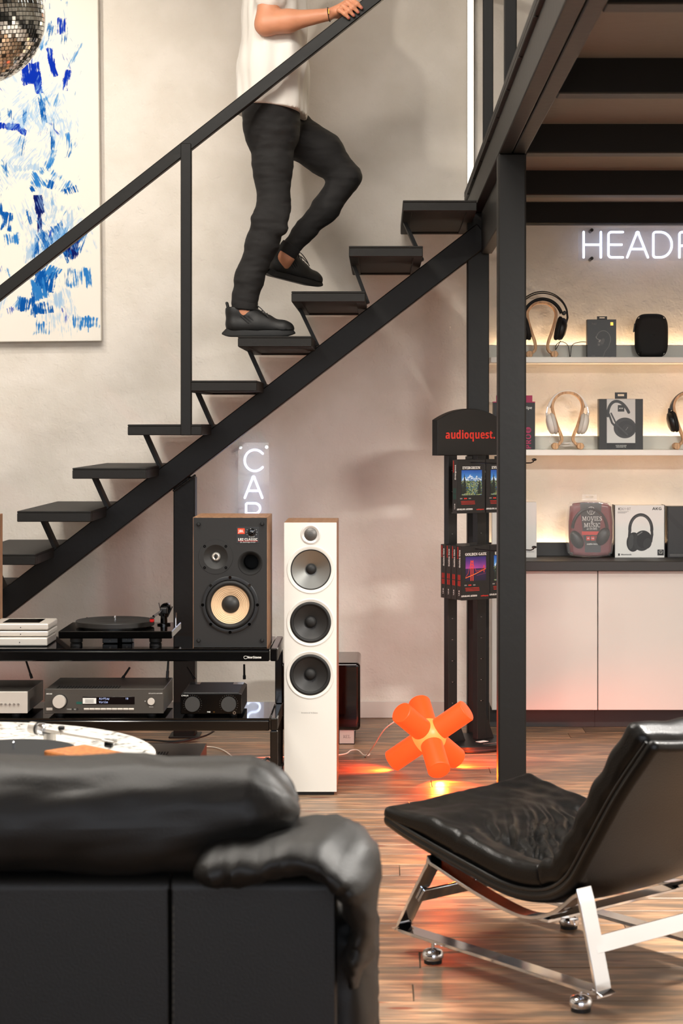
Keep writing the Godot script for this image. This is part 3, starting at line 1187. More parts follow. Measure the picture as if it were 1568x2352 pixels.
func face_lathe(profile: Array, c: Vector3, seg := 48) -> MB:      # turned about +z: (radius, forward)
	return MB.new().lathe(profile, seg, Transform3D(Basis(Vector3.RIGHT, Vector3.BACK, Vector3.DOWN), c))


const STAND_TOP := EYE - 0.847
const STAND_LOW := EYE - 1.107

func antenna(o: Node3D, a: Vector3, b: Vector3) -> void:
	var t := MB.new().cyl(a, a + (b - a) * 0.25, 0.006, 10)
	t.cyl(a + (b - a) * 0.2, b, 0.0045, 10, 0.004)
	wpart("antenna", t, M.black_plastic, o)


func media_stand() -> void:
	mat("black_glass", Color(0.012, 0.012, 0.013), 0.03, 0.0, 0.6)
	mat("gloss_frame", Color(0.022, 0.021, 0.021), 0.12, 0.0, 0.55)
	var o := thing("media_stand", "low black media stand with two glossy glass shelves", "media stand", Vector3(-1.2, 0, -7.2))
	var xr := -0.387
	var xl := -2.05
	for k in 2:
		var y: float = [STAND_TOP, STAND_LOW][k]
		wpart("glass_shelf", MB.new().span(Vector3(xl + 0.03, y - 0.008, -7.41), Vector3(xr - 0.03, y, -7.002), 0.002), M.black_glass, o)
		wpart("front_rail", MB.new().span(Vector3(xl, y - 0.047, -7.03), Vector3(xr - 0.03, y - 0.0085, -7.0), 0.004), M.gloss_frame, o)
		wpart("back_rail", MB.new().span(Vector3(xl, y - 0.047, -7.41), Vector3(xr - 0.03, y - 0.0085, -7.38), 0.004), M.gloss_frame, o)
		for x in [xl, xr]:
			wpart("side_rail", MB.new().span(Vector3(x - 0.028, y - 0.047, -7.41), Vector3(x, y + 0.001, -7.0), 0.004), M.gloss_frame, o)
	for x in [xl, xr]:
		wpart("upright", MB.new().span(Vector3(x - 0.03, STAND_LOW, -7.40), Vector3(x, STAND_TOP - 0.047, -7.36), 0.004), M.gloss_frame, o)
		wpart("leg", MB.new().span(Vector3(x - 0.028, 0, -7.03), Vector3(x, STAND_LOW - 0.047, -7.0), 0.004), M.gloss_frame, o)
		wpart("leg", MB.new().span(Vector3(x - 0.028, 0, -7.40), Vector3(x, STAND_LOW - 0.047, -7.37), 0.004), M.gloss_frame, o)
	var c := at(584, 1510, 6.999) - o.position
	lettering(o, "NorStone", 0.0085, c, M.white_print, true)
	part("logo", MB.new().sweep(curve([Vector3(0.004, 0.003, 0), Vector3(-0.001, 0.0055, 0), Vector3(-0.008, 0.003, 0), Vector3(-0.007, -0.0035, 0), Vector3(0, -0.005, 0), Vector3(0.004, -0.0015, 0)], 0.002), [Vector2(-0.0006, -0.0003), Vector2(0.0006, -0.0003), Vector2(0.0006, 0.0003), Vector2(-0.0006, 0.0003)], Vector3.BACK), M.white_print, o).position = c + Vector3(-0.031, 0, 0)
	devices()


# an amplifier box with its front in the plane z = 0 of the thing; the thing stands at the middle of its base
func amp_case(o: Node3D, w: float, h: float, d: float, foot: float, face: Material, case: Material) -> void:
	part("front_panel", MB.new().box(Vector3(0, foot + h / 2, d / 2 - 0.006), Vector3(w, h, 0.012), 0.0015), face, o)
	part("case", MB.new().box(Vector3(0, foot + h / 2 - 0.001, -0.006), Vector3(w - 0.003, h - 0.003, d - 0.0125), 0.0015), case, o)
	for x in [-1, 1]:
		for z in [-1, 1]:
			part("foot", MB.new().cyl(Vector3(x * (w / 2 - 0.05), 0, z * (d / 2 - 0.05)), Vector3(x * (w / 2 - 0.05), foot, z * (d / 2 - 0.05)), 0.018, 16), M.rubber, o)


func knob(o: Node3D, c: Vector3, r: float, l: float, m: Material) -> MeshInstance3D:
	return part("knob", face_lathe([Vector2(r, 0), Vector2(r, l * 0.85), Vector2(r * 0.94, l), Vector2(0, l)], c, 32), m, o)


func devices() -> void:
	mat("grey_case", Color(0.33, 0.315, 0.295), 0.42, 0.3)
	mat("grey_face", Color(0.27, 0.255, 0.235), 0.45, 0.2)
	mat("silver_face", Color(0.80, 0.775, 0.74), 0.4, 0.3)
	mat("black_lacquer", Color(0.014, 0.014, 0.014), 0.10)
	mat("dial_grey", Color(0.20, 0.20, 0.195), 0.5)
	mat("display", Color(0.035, 0.015, 0.02), 0.12)
	mat("teal_print", Color(0.05, 0.30, 0.26), 0.5)
	glow("display_text", Color(0.75, 0.80, 1.0), 0.7, Color(0.6, 0.65, 0.8))
	# --- integrated amplifier with display, lower shelf ---
	var k := 7.0 / F
	var w := 274 * k
	var h := 57 * k
	var o := thing("amplifier", "grey amplifier with silver knob and a lit text display on the lower shelf", "amplifier", Vector3(at(238.5, 0, 7.02).x, STAND_LOW, -7.19))
	var d := 0.33
	var y0 := 0.014
	amp_case(o, w, h, d, y0, M.grey_face, M.grey_case)
	var zf := d / 2
	var pos := func(px: float, py: float) -> Vector3: return Vector3((px - 238.5) * k, y0 + (1643.5 - py) * k, zf)
	knob(o, pos.call(136.5, 1615), 15.2 * k, 0.022, M.silver_face)
	part("knob_ring", face_lathe([Vector2(16.5 * k, 0), Vector2(16.5 * k, 0.002), Vector2(0, 0.002)], pos.call(138, 1615), 32), M.black_satin, o)
	var dp := part("display_window", MB.new().box(pos.call(249, 1613.5), Vector3(120 * k, 17.5 * k, 0.002), 0.0004), M.display, o)
	lettering(dp, "AirPlay", 0.0068, pos.call(227, 1609) + Vector3(0, 0, 0.0013), M.display_text, false, Basis.IDENTITY, 0, "display_text", "Droid Sans Mono")
	lettering(dp, "19", 0.0068, pos.call(291, 1609) + Vector3(0, 0, 0.0013), M.display_text, false, Basis.IDENTITY, 1, "display_text", "Droid Sans Mono")
	lettering(dp, "Virile", 0.0068, pos.call(227, 1617) + Vector3(0, 0, 0.0013), M.display_text, false, Basis.IDENTITY, 0, "display_text", "Droid Sans Mono")
	var lb := part("paper_label", MB.new().box(pos.call(205, 1614), Vector3(31 * k, 13 * k, 0.0007)), M.white_print, o)
	lb.position.z = 0.0015
	for i in 3:
		part("print_line", MB.new().box(pos.call(205, 1611 + i * 3) + Vector3(0, 0, 0.002), Vector3(20 * k, 0.8 * k, 0.0004)), M.grey_print, lb)
	part("sticker", MB.new().box(pos.call(181, 1619) + Vector3(0, 0, 0.0003), Vector3(13 * k, 5.5 * k, 0.0006)), M.teal_print, o)
	for i in 9:
		part("button", MB.new().box(pos.call(198 + i * 12.9, 1633), Vector3(12.2 * k, 4.6 * k, 0.006), 0.001), M.silver_face, o)
	knob(o, pos.call(347, 1615.5), 8.2 * k, 0.006, M.silver_face)
	for p in [166.5, 176.5]:
		part("socket", face_lathe([Vector2(2.6 * k, 0), Vector2(2.6 * k, 0.001), Vector2(1.4 * k, 0.001), Vector2(1.2 * k, -0.002)], pos.call(p, 1633.5), 16), M.black_satin, o)
	part("indicator", MB.new().ball(pos.call(333, 1615), Vector3.ONE * 0.0016, 8, 6), M.white_print, o)
	lettering(o, "ARCAM", 0.0048, pos.call(112, 1598), M.white_print, true)
	lettering(o, "INTEGRATED AMPLIFIER", 0.0026, pos.call(357, 1597), M.white_print)
	lettering(o, "POWER", 0.0026, pos.call(347, 1628), M.white_print)
	lettering(o, "PHONES", 0.0026, pos.call(158, 1633.5), M.white_print)
	lettering(o, "AUX", 0.0026, pos.call(171.5, 1633.5), M.white_print)
	part("badge", MB.new().box(pos.call(112.5, 1633), Vector3(14 * k, 6 * k, 0.0008), 0.0003), M.silver_face, o)
	for i in 22:
		part("vent_slot", MB.new().box(Vector3((128 + i * 6.7 - 238.5) * k, y0 + h - 0.0012, d / 2 - 0.05), Vector3(0.005, 0.002, 0.07), 0.0, Basis(Vector3.UP, 0.0)), M.black_matt, o)
	var back := at(280, 1560, 7.34)
	antenna(o, back, at(298, 1533, 7.36))
	antenna(o, at(384, 1558, 7.34), at(388, 1490, 7.36))
	# --- small black amplifier with two dials ---
	w = 140 * k
	h = 46 * k
	d = 0.30
	y0 = 0.012
	o = thing("amplifier", "small glossy black amplifier with two round grey dials on the lower shelf", "amplifier", Vector3(at(484, 0, 7.02).x, STAND_LOW, -7.175))
	zf = d / 2
	var pos2 := func(px: float, py: float) -> Vector3: return Vector3((px - 484) * k, y0 + (1644 - py) * k, zf)
	# casting with sloped shoulders
	var prof := [Vector2(-w / 2, 0), Vector2(w / 2, 0), Vector2(w / 2, h * 0.95), Vector2(w / 2 - 0.012, h + 0.004), Vector2(-w / 2 + 0.012, h + 0.004), Vector2(-w / 2, h * 0.95)]
	part("case", MB.new().extrude(prof, d - 0.012, Transform3D(Basis.IDENTITY, Vector3(0, y0, -d / 2)), 0.003), M.black_satin, o, 20.0)
	part("front_panel", MB.new().box(Vector3(0, y0 + h / 2, d / 2 - 0.006), Vector3(w, h, 0.012), 0.002), M.black_lacquer, o)
	for x in [441.5, 525]:
		part("dial", face_lathe([Vector2(17.5 * k, 0), Vector2(17.5 * k, 0.007), Vector2(16.8 * k, 0.009), Vector2(0, 0.009)], pos2.call(x, 1621), 40), M.dial_grey, o)
		for i in 20:
			var a := deg_to_rad(-50 + i * 14.0)
			part("dial_mark", MB.new().box(pos2.call(x + cos(a) * 21.0, 1621 - sin(a) * 21.0), Vector3(0.0014, 0.0014, 0.0006)), M.grey_print, o)
	lettering(o, "CYRUS", 0.0055, pos2.call(424, 1601.5), M.white_print, false, Basis.IDENTITY, 1, "lettering", "Droid Sans", 0.0006, 1.2)
	lettering(o, "ONE", 0.0045, pos2.call(483, 1639), M.white_print, true, Basis.IDENTITY, 2)
	lettering(o, "HD", 0.0035, pos2.call(489, 1639), M.gold, true, Basis.IDENTITY, 0)
	part("socket", face_lathe([Vector2(3.6 * k, 0), Vector2(3.6 * k, 0.002), Vector2(2.0 * k, 0.002), Vector2(1.8 * k, -0.002)], pos2.call(538, 1641), 18), M.chrome, o)
	for x in [-1, 1]:
		part("corner_inset", MB.new().box(Vector3(x * (w / 2 - 0.03), y0 + h + 0.0042, -d / 2 + 0.04), Vector3(0.04, 0.001, 0.06)), M.black_lacquer, o)
		for z in [-1, 1]:
			part("foot", MB.new().cyl(Vector3(x * 0.08, 0, z * 0.1), Vector3(x * 0.08, y0, z * 0.1), 0.015, 14), M.rubber, o)
	antenna(o, at(447, 1560, 7.32), at(430, 1532, 7.34))
	antenna(o, at(561, 1560, 7.32), at(560.5, 1526, 7.34))
	# --- silver amplifier at the left ---
	w = 0.43
	h = 50 * k
	d = 0.34
	y0 = 0.016
	var rx := at(61, 0, 7.0).x
	o = thing("amplifier", "silver fronted amplifier with a row of small round buttons, left end of the lower shelf", "amplifier", Vector3(rx - w / 2, STAND_LOW, -7.185))
	amp_case(o, w, h, d, y0, M.silver_face, M.grey_case)
	for i in 6:
		part("button", face_lathe([Vector2(2.6 * k, 0), Vector2(2.4 * k, 0.005), Vector2(0, 0.005)], Vector3(w / 2 - (20.5 + i * 9.7) * k, y0 + h * 0.43, d / 2), 14), M.aluminium, o)
	knob(o, Vector3(-w / 2 + 0.08, y0 + h / 2, d / 2), 0.024, 0.02, M.silver)
	antenna(o, at(73, 1558, 7.36), at(60, 1518, 7.38))
	# --- amplifier standing on the floor under the stand ---
	w = 0.43
	d = 0.30
	k = 7.5 / F
	rx = at(460, 0, 7.5).x
	o = thing("amplifier", "grey amplifier with a dark display standing on the floor under the stand", "amplifier", Vector3(rx - w / 2, 0, -7.64))
	amp_case(o, w, 0.085, d, 0.012, M.grey_face, M.grey_case)
	part("display_window", MB.new().box(Vector3(w / 2 - 161 * k + 20 * k, 0.06, d / 2), Vector3(86 * k, 0.03, 0.002), 0.0004), M.display, o)
	knob(o, Vector3(w / 2 - 26 * k, 0.055, d / 2), 0.012, 0.006, M.silver_face)
	knob(o, Vector3(-w / 2 + 0.06, 0.055, d / 2), 0.022, 0.02, M.silver_face)
	lettering(o, "INTEGRATED AMPLIFIER", 0.0026, Vector3(w / 2 - 0.03, 0.083, d / 2), M.white_print)
	for i in 22:
		part("vent_slot", MB.new().box(Vector3(-0.165 + i * 0.0115, 0.0965, d / 2 - 0.05), Vector3(0.005, 0.002, 0.07)), M.black_matt, o)
	# --- three pale flat devices at the left of the upper shelf ---
	k = 7.1 / F
	for i in 3:
		var ww := 0.22
		var hh: float = [19.0, 12.5, 15.0][i] * k
		var yy: float = [0.0, 20.5, 35.0][i] * k
		var right: float = 112
		o = thing("streamer", ["pale flat music streamer, lowest of its stack of three", "pale flat music streamer in the middle of its stack of three", "pale flat music streamer with a dark glass top, topmost of its stack"][i], "music streamer", Vector3(at(right, 0, 7.1).x - ww / 2, STAND_TOP + yy, -7.19 + [0.02, 0.0, 0.0][i]), "stacked streamers")
		part("body", MB.new().soft(Vector3(0, hh / 2 + 0.002, 0), Vector3(ww, hh, 0.2), 0.006, 3, 1), M.silver_face, o)
		part("foot", MB.new().box(Vector3(0, 0.001, 0), Vector3(ww - 0.02, 0.002, 0.18)), M.rubber, o)
		part("indicator", face_lathe([Vector2(0.0022, 0), Vector2(0.002, 0.0005), Vector2(0, 0.0005)], Vector3(ww / 2 - 0.105, hh / 2, 0.1), 12), M.black_satin, o)
		if i == 2:
			part("glass_top", MB.new().box(Vector3(0, hh + 0.0023, 0.0), Vector3(0.14, 0.0012, 0.13)), M.black_gloss, o)
	# --- two small black boxes below the turntable ---
	k = 7.15 / F
	for i in 2:
		var p := at([253.0, 291.0][i], 1492, 7.16 + 0.02 * i)
		o = thing("phono_box", ["small black box under the front edge of the turntable, left one", "upright small black box under the turntable, right one"][i], "small box", Vector3(p.x, STAND_TOP, p.z - 0.03), "small boxes under the turntable")
		part("body", MB.new().soft(Vector3(0, [0.014, 0.016][i], 0), Vector3([0.06, 0.042][i], [0.026, 0.03][i], 0.06), 0.004, 2, 1), M.black_plastic, o)
		part("socket", face_lathe([Vector2(0.004, 0), Vector2(0.004, 0.002), Vector2(0, 0.002)], Vector3(0, 0.014, 0.03), 12), M.grey_print, o)
		part("foot", MB.new().box(Vector3(0, 0.0008, 0), Vector3(0.03, 0.0016, 0.04)), M.rubber, o)
	turntable()


func turntable() -> void:
	var d := 7.05
	var k := d / F
	# the plinth's front edge runs from 135 to 396; the thing stands on the upper glass shelf
	var o := thing("turntable", "black turntable with a red tipped pickup on the upper glass shelf", "turntable", Vector3(at(265.5, 0, d).x, STAND_TOP + 0.0005, -7.195))
	var pw := 261 * k
	var top := 0.0615
	part("plinth", MB.new().box(Vector3(0, top - 0.014, 0), Vector3(pw, 0.028, 0.32), 0.003), M.black_lacquer, o)
	for x in [-0.155, 0.145]:
		part("foot", MB.new().lathe([Vector2(0, 0), Vector2(0.023, 0), Vector2(0.023, 0.008), Vector2(0.020, 0.012), Vector2(0.024, 0.016), Vector2(0.024, 0.0335), Vector2(0, 0.0335)], 24, Transform3D(Basis.IDENTITY, Vector3(x, 0, 0.10))), M.rubber, o)
	part("foot", MB.new().lathe([Vector2(0, 0), Vector2(0.023, 0), Vector2(0.024, 0.0335), Vector2(0, 0.0335)], 24, Transform3D(Basis.IDENTITY, Vector3(0, 0, -0.11))), M.rubber, o)
	var pc := Vector3(-0.022, top, 0.005)
	part("sub_platter", MB.new().cyl(pc, pc + Vector3(0, 0.006, 0), 0.12, 40), M.black_plastic, o)
	part("platter", MB.new().lathe([Vector2(0, 0.006), Vector2(0.148, 0.006), Vector2(0.15, 0.008), Vector2(0.15, 0.024), Vector2(0.148, 0.026), Vector2(0, 0.026)], 64, Transform3D(Basis.IDENTITY, pc)), M.black_satin, o)
	part("mat_ring", MB.new().lathe([Vector2(0.07, 0.0262), Vector2(0.07, 0.0266), Vector2(0.072, 0.0266), Vector2(0.072, 0.0262)], 48, Transform3D(Basis.IDENTITY, pc)), M.black_gloss, o)
	part("spindle", MB.new().lathe([Vector2(0, 0.026), Vector2(0.004, 0.026), Vector2(0.004, 0.040), Vector2(0.002, 0.043), Vector2(0, 0.043)], 16, Transform3D(Basis.IDENTITY, pc)), M.chrome, o)
	# tonearm: seen from its end, bearing tower, weight, red pickup
	var b := Vector3(0.158, top, -0.06)
	var arm := part("tonearm_base", MB.new().lathe([Vector2(0, 0), Vector2(0.026, 0), Vector2(0.026, 0.006), Vector2(0.014, 0.008), Vector2(0.013, 0.034), Vector2(0.020, 0.036), Vector2(0.020, 0.044), Vector2(0, 0.044)], 24, Transform3D(Basis.IDENTITY, b)), M.black_lacquer, o)
	part("bearing", MB.new().soft(b + Vector3(0, 0.055, 0), Vector3(0.03, 0.026, 0.03), 0.006, 2, 1), M.black_satin, arm)
	var e := b + Vector3(-0.018, 0.052, 0.185)
	part("arm_tube", MB.new().cyl(b + Vector3(0, 0.058, -0.05), e, 0.0048, 12), M.black_gloss, o)
	part("counterweight", MB.new().lathe([Vector2(0.004, 0), Vector2(0.021, 0.001), Vector2(0.022, 0.004), Vector2(0.022, 0.024), Vector2(0.020, 0.026), Vector2(0.004, 0.026)], 28, MB.along(b + Vector3(0.002, 0.059, -0.030), b + Vector3(0.004, 0.060, -0.08))), M.black_gloss, o)
	part("headshell", MB.new().box(e + Vector3(-0.003, -0.004, 0.014), Vector3(0.017, 0.004, 0.034), 0.001), M.black_satin, o)
	mat("red_shell", Color(0.62, 0.03, 0.03), 0.25)
	part("cartridge", MB.new().box(e + Vector3(-0.003, -0.013, 0.018), Vector3(0.016, 0.014, 0.024), 0.003), M.red_shell, o)
	part("arm_lift", MB.new().cyl(b + Vector3(0.014, 0.03, 0.0), b + Vector3(0.034, 0.072, 0.01), 0.0022, 8), M.black_satin, o)
	part("anti_skate_pin", MB.new().cyl(b + Vector3(-0.014, 0.06, 0.0), b + Vector3(-0.020, 0.086, 0.0), 0.0014, 8), M.black_satin, o)
	part("arm_rest_post", MB.new().cyl(Vector3(pw / 2 - 0.012, top, -0.08), Vector3(pw / 2 - 0.012, top + 0.046, -0.08), 0.0032, 10), M.chrome, o)
	part("hinge_pin", MB.new().cyl(Vector3(-pw / 2 + 0.06, top, -0.15), Vector3(-pw / 2 + 0.06, top + 0.02, -0.15), 0.003, 8), M.black_satin, o)


# ---------- loudspeakers ----------
# a flat board with round holes: each cell is a rectangle [x0, x1, y0, y1] with a hole [cx, cy, r]
func holed(cells: Array, z0: float, z1: float) -> MB:
	var m := MB.new()
	for e in cells:
		for half in 2:
			var poly := []
			var n := 40
			for i in n + 1:
				var a := PI / 2 + PI * i / n if half == 0 else -PI / 2 + PI * i / n
				poly.append(Vector2(e[4] + cos(a) * e[6], e[5] + sin(a) * e[6]))
			if half == 0:
				poly.append_array([Vector2(e[4], e[2]), Vector2(e[0], e[2]), Vector2(e[0], e[3]), Vector2(e[4], e[3])])
			else:
				poly.append_array([Vector2(e[4], e[3]), Vector2(e[1], e[3]), Vector2(e[1], e[2]), Vector2(e[4], e[2])])
			m.extrude(poly, z1 - z0, Transform3D(Basis.IDENTITY, Vector3(0, 0, z0)))
	return m


func cabinet_shell(o: Node3D, w: float, y0: float, y1: float, dep: float) -> void:
	var m := MB.new()
	var t := 0.012
	var z1 := dep / 2 - 0.002
	m.span(Vector3(-w / 2, y0, -dep / 2), Vector3(-w / 2 + t, y1, z1 - 0.014), 0.001)
	m.span(Vector3(w / 2 - t, y0, -dep / 2), Vector3(w / 2, y1, z1 - 0.014), 0.001)
	m.span(Vector3(-w / 2 + t, y1 - t, -dep / 2), Vector3(w / 2 - t, y1, z1 - 0.014))
	m.span(Vector3(-w / 2 + t, y0, -dep / 2), Vector3(w / 2 - t, y0 + t, z1 - 0.014))
	m.span(Vector3(-w / 2 + t, y0 + t, -dep / 2), Vector3(w / 2 - t, y1 - t, -dep / 2 + t))
	# thin wooden lip round the baffle
	m.span(Vector3(-w / 2, y0, z1 - 0.016), Vector3(-w / 2 + 0.0018, y1, z1))
	m.span(Vector3(w / 2 - 0.0018, y0, z1 - 0.016), Vector3(w / 2, y1, z1))
	m.span(Vector3(-w / 2, y1 - 0.0018, z1 - 0.016), Vector3(w / 2, y1, z1))
	part("cabinet", m, M.walnut, o)


func loudspeakers() -> void:
	var d := 7.03
	var k := d / F
	mat("port_black", Color(0.01, 0.01, 0.01), 0.8)
	mat("baffle_black", Color(0.085, 0.083, 0.08), 0.6)
	mat("cone_cream", Color(0.82, 0.70, 0.56), 0.7)
	mat("cone_black", Color(0.055, 0.054, 0.052), 0.65)
	mat("cone_grey", Color(0.10, 0.098, 0.095), 0.5)
	mat("badge_grey", Color(0.20, 0.20, 0.20), 0.35, 0.6)
	mat("baffle_white", Color(0.85, 0.84, 0.81), 0.45)
	mat("trim_silver", Color(0.85, 0.84, 0.82), 0.3, 0.35)
	mat("cone_silver", Color(0.62, 0.62, 0.60), 0.34, 1.0)
	mat("mesh_grey", Color(0.42, 0.41, 0.40), 0.5, 0.7)
	var w := 171 * k
	var h := 300 * k
	var dep := 0.30
	var o := thing("loudspeaker", "black fronted loudspeaker with a cream woofer on the right end of the stand", "loudspeaker", Vector3(at(528.5, 0, d).x, STAND_TOP, -d - dep / 2), "pair of black loudspeakers")
	var zf := dep / 2
	cabinet_shell(o, w, 0.0, h, dep)
	var s := k / 3.361
	var pos := func(zx: float, zy: float) -> Vector3: return Vector3((zx - 505) * s, h - (zy - 147) * s, zf)
	var hw := w / 2 - 0.002
	var split: float = pos.call(530, 0).x
	var band: float = pos.call(0, 596).y
	var pt: Vector3 = pos.call(393, 453)
	var pp: Vector3 = pos.call(659, 500)
	var pw: Vector3 = pos.call(505, 822)
	part("baffle", holed([[-hw, split, band, h - 0.002, pt.x, pt.y, 93 * s], [split, hw, band, h - 0.002, pp.x, pp.y, 84 * s], [-hw, hw, 0.002, band, pw.x, pw.y, 189 * s]], zf - 0.014, zf), M.baffle_black, o)
	for p in [[262, 200], [752, 198], [262, 1098], [752, 1096]]:
		part("grille_peg", face_lathe([Vector2(15 * s, 0), Vector2(15 * s, 0.006), Vector2(10 * s, 0.010), Vector2(0, 0.011)], pos.call(p[0], p[1]), 18), M.rubber, o)
	# tweeter horn
	var c: Vector3 = pos.call(393, 453)
	var tw := part("tweeter", face_lathe([Vector2(134 * s, 0), Vector2(133 * s, 0.0015), Vector2(94 * s, 0.0015), Vector2(92 * s, 0.0005), Vector2(60 * s, -0.008), Vector2(34 * s, -0.013)], c), M.baffle_black, o)
	part("ring", face_lathe([Vector2(34 * s, -0.013), Vector2(27 * s, -0.004), Vector2(22 * s, -0.003), Vector2(13 * s, -0.006)], c, 28), M.silver, tw)
	part("dome", face_lathe([Vector2(13 * s, -0.006), Vector2(9 * s, -0.003), Vector2(0, -0.001)], c, 20), M.rubber, tw)
	part("bar", MB.new().box(c + Vector3(0, 0, -0.002), Vector3(6 * s, 52 * s, 0.002)), M.rubber, tw)
	for p in [[308, 371], [472, 371], [308, 536], [472, 536]]:
		part("screw", face_lathe([Vector2(11 * s, 0.001), Vector2(10 * s, 0.003), Vector2(5 * s, 0.003), Vector2(4 * s, 0.001), Vector2(0, 0.001)], pos.call(p[0], p[1]), 12), M.black_gloss, tw)
	# port
	c = pos.call(659, 500)
	part("port", face_lathe([Vector2(95 * s, 0), Vector2(93 * s, 0.0015), Vector2(84 * s, 0.0012), Vector2(72 * s, -0.006), Vector2(60 * s, -0.03), Vector2(58 * s, -0.11), Vector2(0, -0.112)], c), M.port_black, o, 50.0)
	# woofer
	c = pos.call(505, 822)
	var wf := part("woofer", face_lathe([Vector2(219 * s, 0), Vector2(219 * s, 0.005), Vector2(212 * s, 0.007), Vector2(192 * s, 0.006), Vector2(188 * s, 0.001)], c, 64), M.black_plastic, o, 50.0)
	part("surround", face_lathe([Vector2(189 * s, 0.002), Vector2(182 * s, 0.008), Vector2(170 * s, 0.011), Vector2(158 * s, 0.008), Vector2(148 * s, 0.000)], c, 64), M.cone_black, wf, 60.0)
	var pr := [Vector2(149 * s, 0.0)]
	for i in 14:
		var f := i / 13.0
		pr.append(Vector2(lerpf(147, 66, f) * s, lerpf(-0.001, -0.016, f * f * 0.4 + f * 0.6) + (0.0012 if i % 2 == 0 else -0.0004)))
	part("cone", face_lathe(pr, c, 64), M.cone_cream, wf, 12.0)
	part("dust_cap", face_lathe([Vector2(69 * s, -0.016), Vector2(66 * s, -0.013), Vector2(45 * s, -0.004), Vector2(20 * s, 0.0), Vector2(0, 0.001)], c, 40), M.cone_grey, wf, 60.0)
	for i in 8:
		var a := TAU * i / 8 + PI / 2
		part("screw", face_lathe([Vector2(12 * s, 0.004), Vector2(12 * s, 0.009), Vector2(6 * s, 0.009), Vector2(5 * s, 0.007), Vector2(0, 0.007)], c + Vector3(cos(a), sin(a), 0) * 211 * s, 12), M.black_gloss, wf)
	# badge with control
	var bg := part("badge", MB.new().box(pos.call(640.5, 285), Vector3(178 * s, 127 * s, 0.002), 0.0005), M.badge_grey, o)
	part("logo_plate", MB.new().box(pos.call(590, 254) + Vector3(0, 0, 0.001), Vector3(54 * s, 43 * s, 0.0016)), M.orange_print, bg)
	lettering(bg, "JBL", 20 * s, pos.call(590, 254) + Vector3(0, 0, 0.002), M.white_print, true)
	part("knob", face_lathe([Vector2(31 * s, 0), Vector2(29 * s, 0.010), Vector2(22 * s, 0.012), Vector2(0, 0.012)], pos.call(671, 262) + Vector3(0, 0, 0.001), 28), M.black_gloss, bg)
	part("knob_mark", MB.new().box(pos.call(677, 259) + Vector3(0, 0, 0.013), Vector3(5 * s, 5 * s, 0.001)), M.white_print, bg)
	var shear := Basis(Vector3(1, 0, 0), Vector3(0.2, 1, 0), Vector3(0, 0, 1))
	lettering(bg, "L82 CLASSIC", 19 * s, pos.call(641, 318) + Vector3(0, 0, 0.0012), M.white_print, true)
	lettering(bg, "JBL, Northridge, CA USA", 8 * s, pos.call(641, 339) + Vector3(0, 0, 0.0012), M.white_print)
	lettering(bg, "HF LEVEL", 7 * s, pos.call(671, 299) + Vector3(0, 0, 0.0012), M.white_print)
	for i in 9:
		var a := deg_to_rad(-60 - i * 30.0 + 90.0)
		part("mark", MB.new().box(pos.call(671 + cos(a) * 41, 262 - sin(a) * 38) + Vector3(0, 0, 0.001), Vector3(4 * s, 3 * s, 0.0008)), M.white_print, bg)
	part("red_line", MB.new().box(pos.call(641, 330) + Vector3(0, 0, 0.001), Vector3(152 * s, 3 * s, 0.0006)), M.red_print, bg)
	copy_of(o, "loudspeaker", "second loudspeaker, only its walnut side showing at the left edge above the streamers", Vector3(at(-31 - 171 / 2.0, 0, d).x, STAND_TOP, -d - dep / 2))
	# --- white tower ---
	d = 7.18
	k = d / F
	w = 121 * k
	h = EYE + (VY - 1200) * k
	dep = 0.34
	o = thing("loudspeaker", "tall slim white floorstanding loudspeaker with three round drivers and a wooden body", "loudspeaker", Vector3(at(712.5, 0, d).x, 0, -d - dep / 2))
	var bot := 0.012
	zf = dep / 2
	cabinet_shell(o, w, bot, h, dep)
	part("base", MB.new().box(Vector3(0, bot / 2, 0), Vector3(w - 0.02, bot, dep - 0.02)), M.black_satin, o)
	s = k / 3.361
	var pos2 := func(zx: float, zy: float) -> Vector3: return Vector3((zx - 1119) * s, h - (zy - 170) * s, zf)
	var cut := []
	var drivers := [[1121, 262, 50], [1123, 534, 157], [1120, 942, 160], [1117, 1347, 160]]
	var edge := [170, 346, 738, 1145, 0]
	for i in 4:
		var q: Vector3 = pos2.call(drivers[i][0], drivers[i][1])
		cut.append([-w / 2 + 0.0005, w / 2 - 0.0005, pos2.call(0, edge[i + 1]).y if i < 3 else bot + 0.001, pos2.call(0, edge[i]).y - (0.0005 if i == 0 else 0.0), q.x, q.y, drivers[i][2] * s])
	part("baffle", holed(cut, zf - 0.02, zf), M.baffle_white, o)
	c = pos2.call(1121, 262)
	tw = part("tweeter", face_lathe([Vector2(76 * s, 0), Vector2(75 * s, 0.003), Vector2(66 * s, 0.004), Vector2(50 * s, 0.0)], c), M.trim_silver, o, 30.0)
	part("mesh_dome", face_lathe([Vector2(50 * s, 0.0), Vector2(44 * s, 0.004), Vector2(24 * s, 0.008), Vector2(0, 0.0095)], c, 32), M.mesh_grey, tw, 60.0)
	var perf := MB.new()
	for i in 7:
		for j in (1 if i == 0 else i * 6):
			var rr := i * 7.0 * s
			var aa := TAU * j / maxf(1, i * 6)
			var z := 0.0098 - pow(i / 7.0, 2.0) * 0.008
			perf.cyl(c + Vector3(cos(aa) * rr, sin(aa) * rr, z - 0.001), c + Vector3(cos(aa) * rr, sin(aa) * rr, z), 2.2 * s, 6)
	part("perforation", perf, M.black_satin, tw).set_meta("kind", "stuff")
	var n := 0
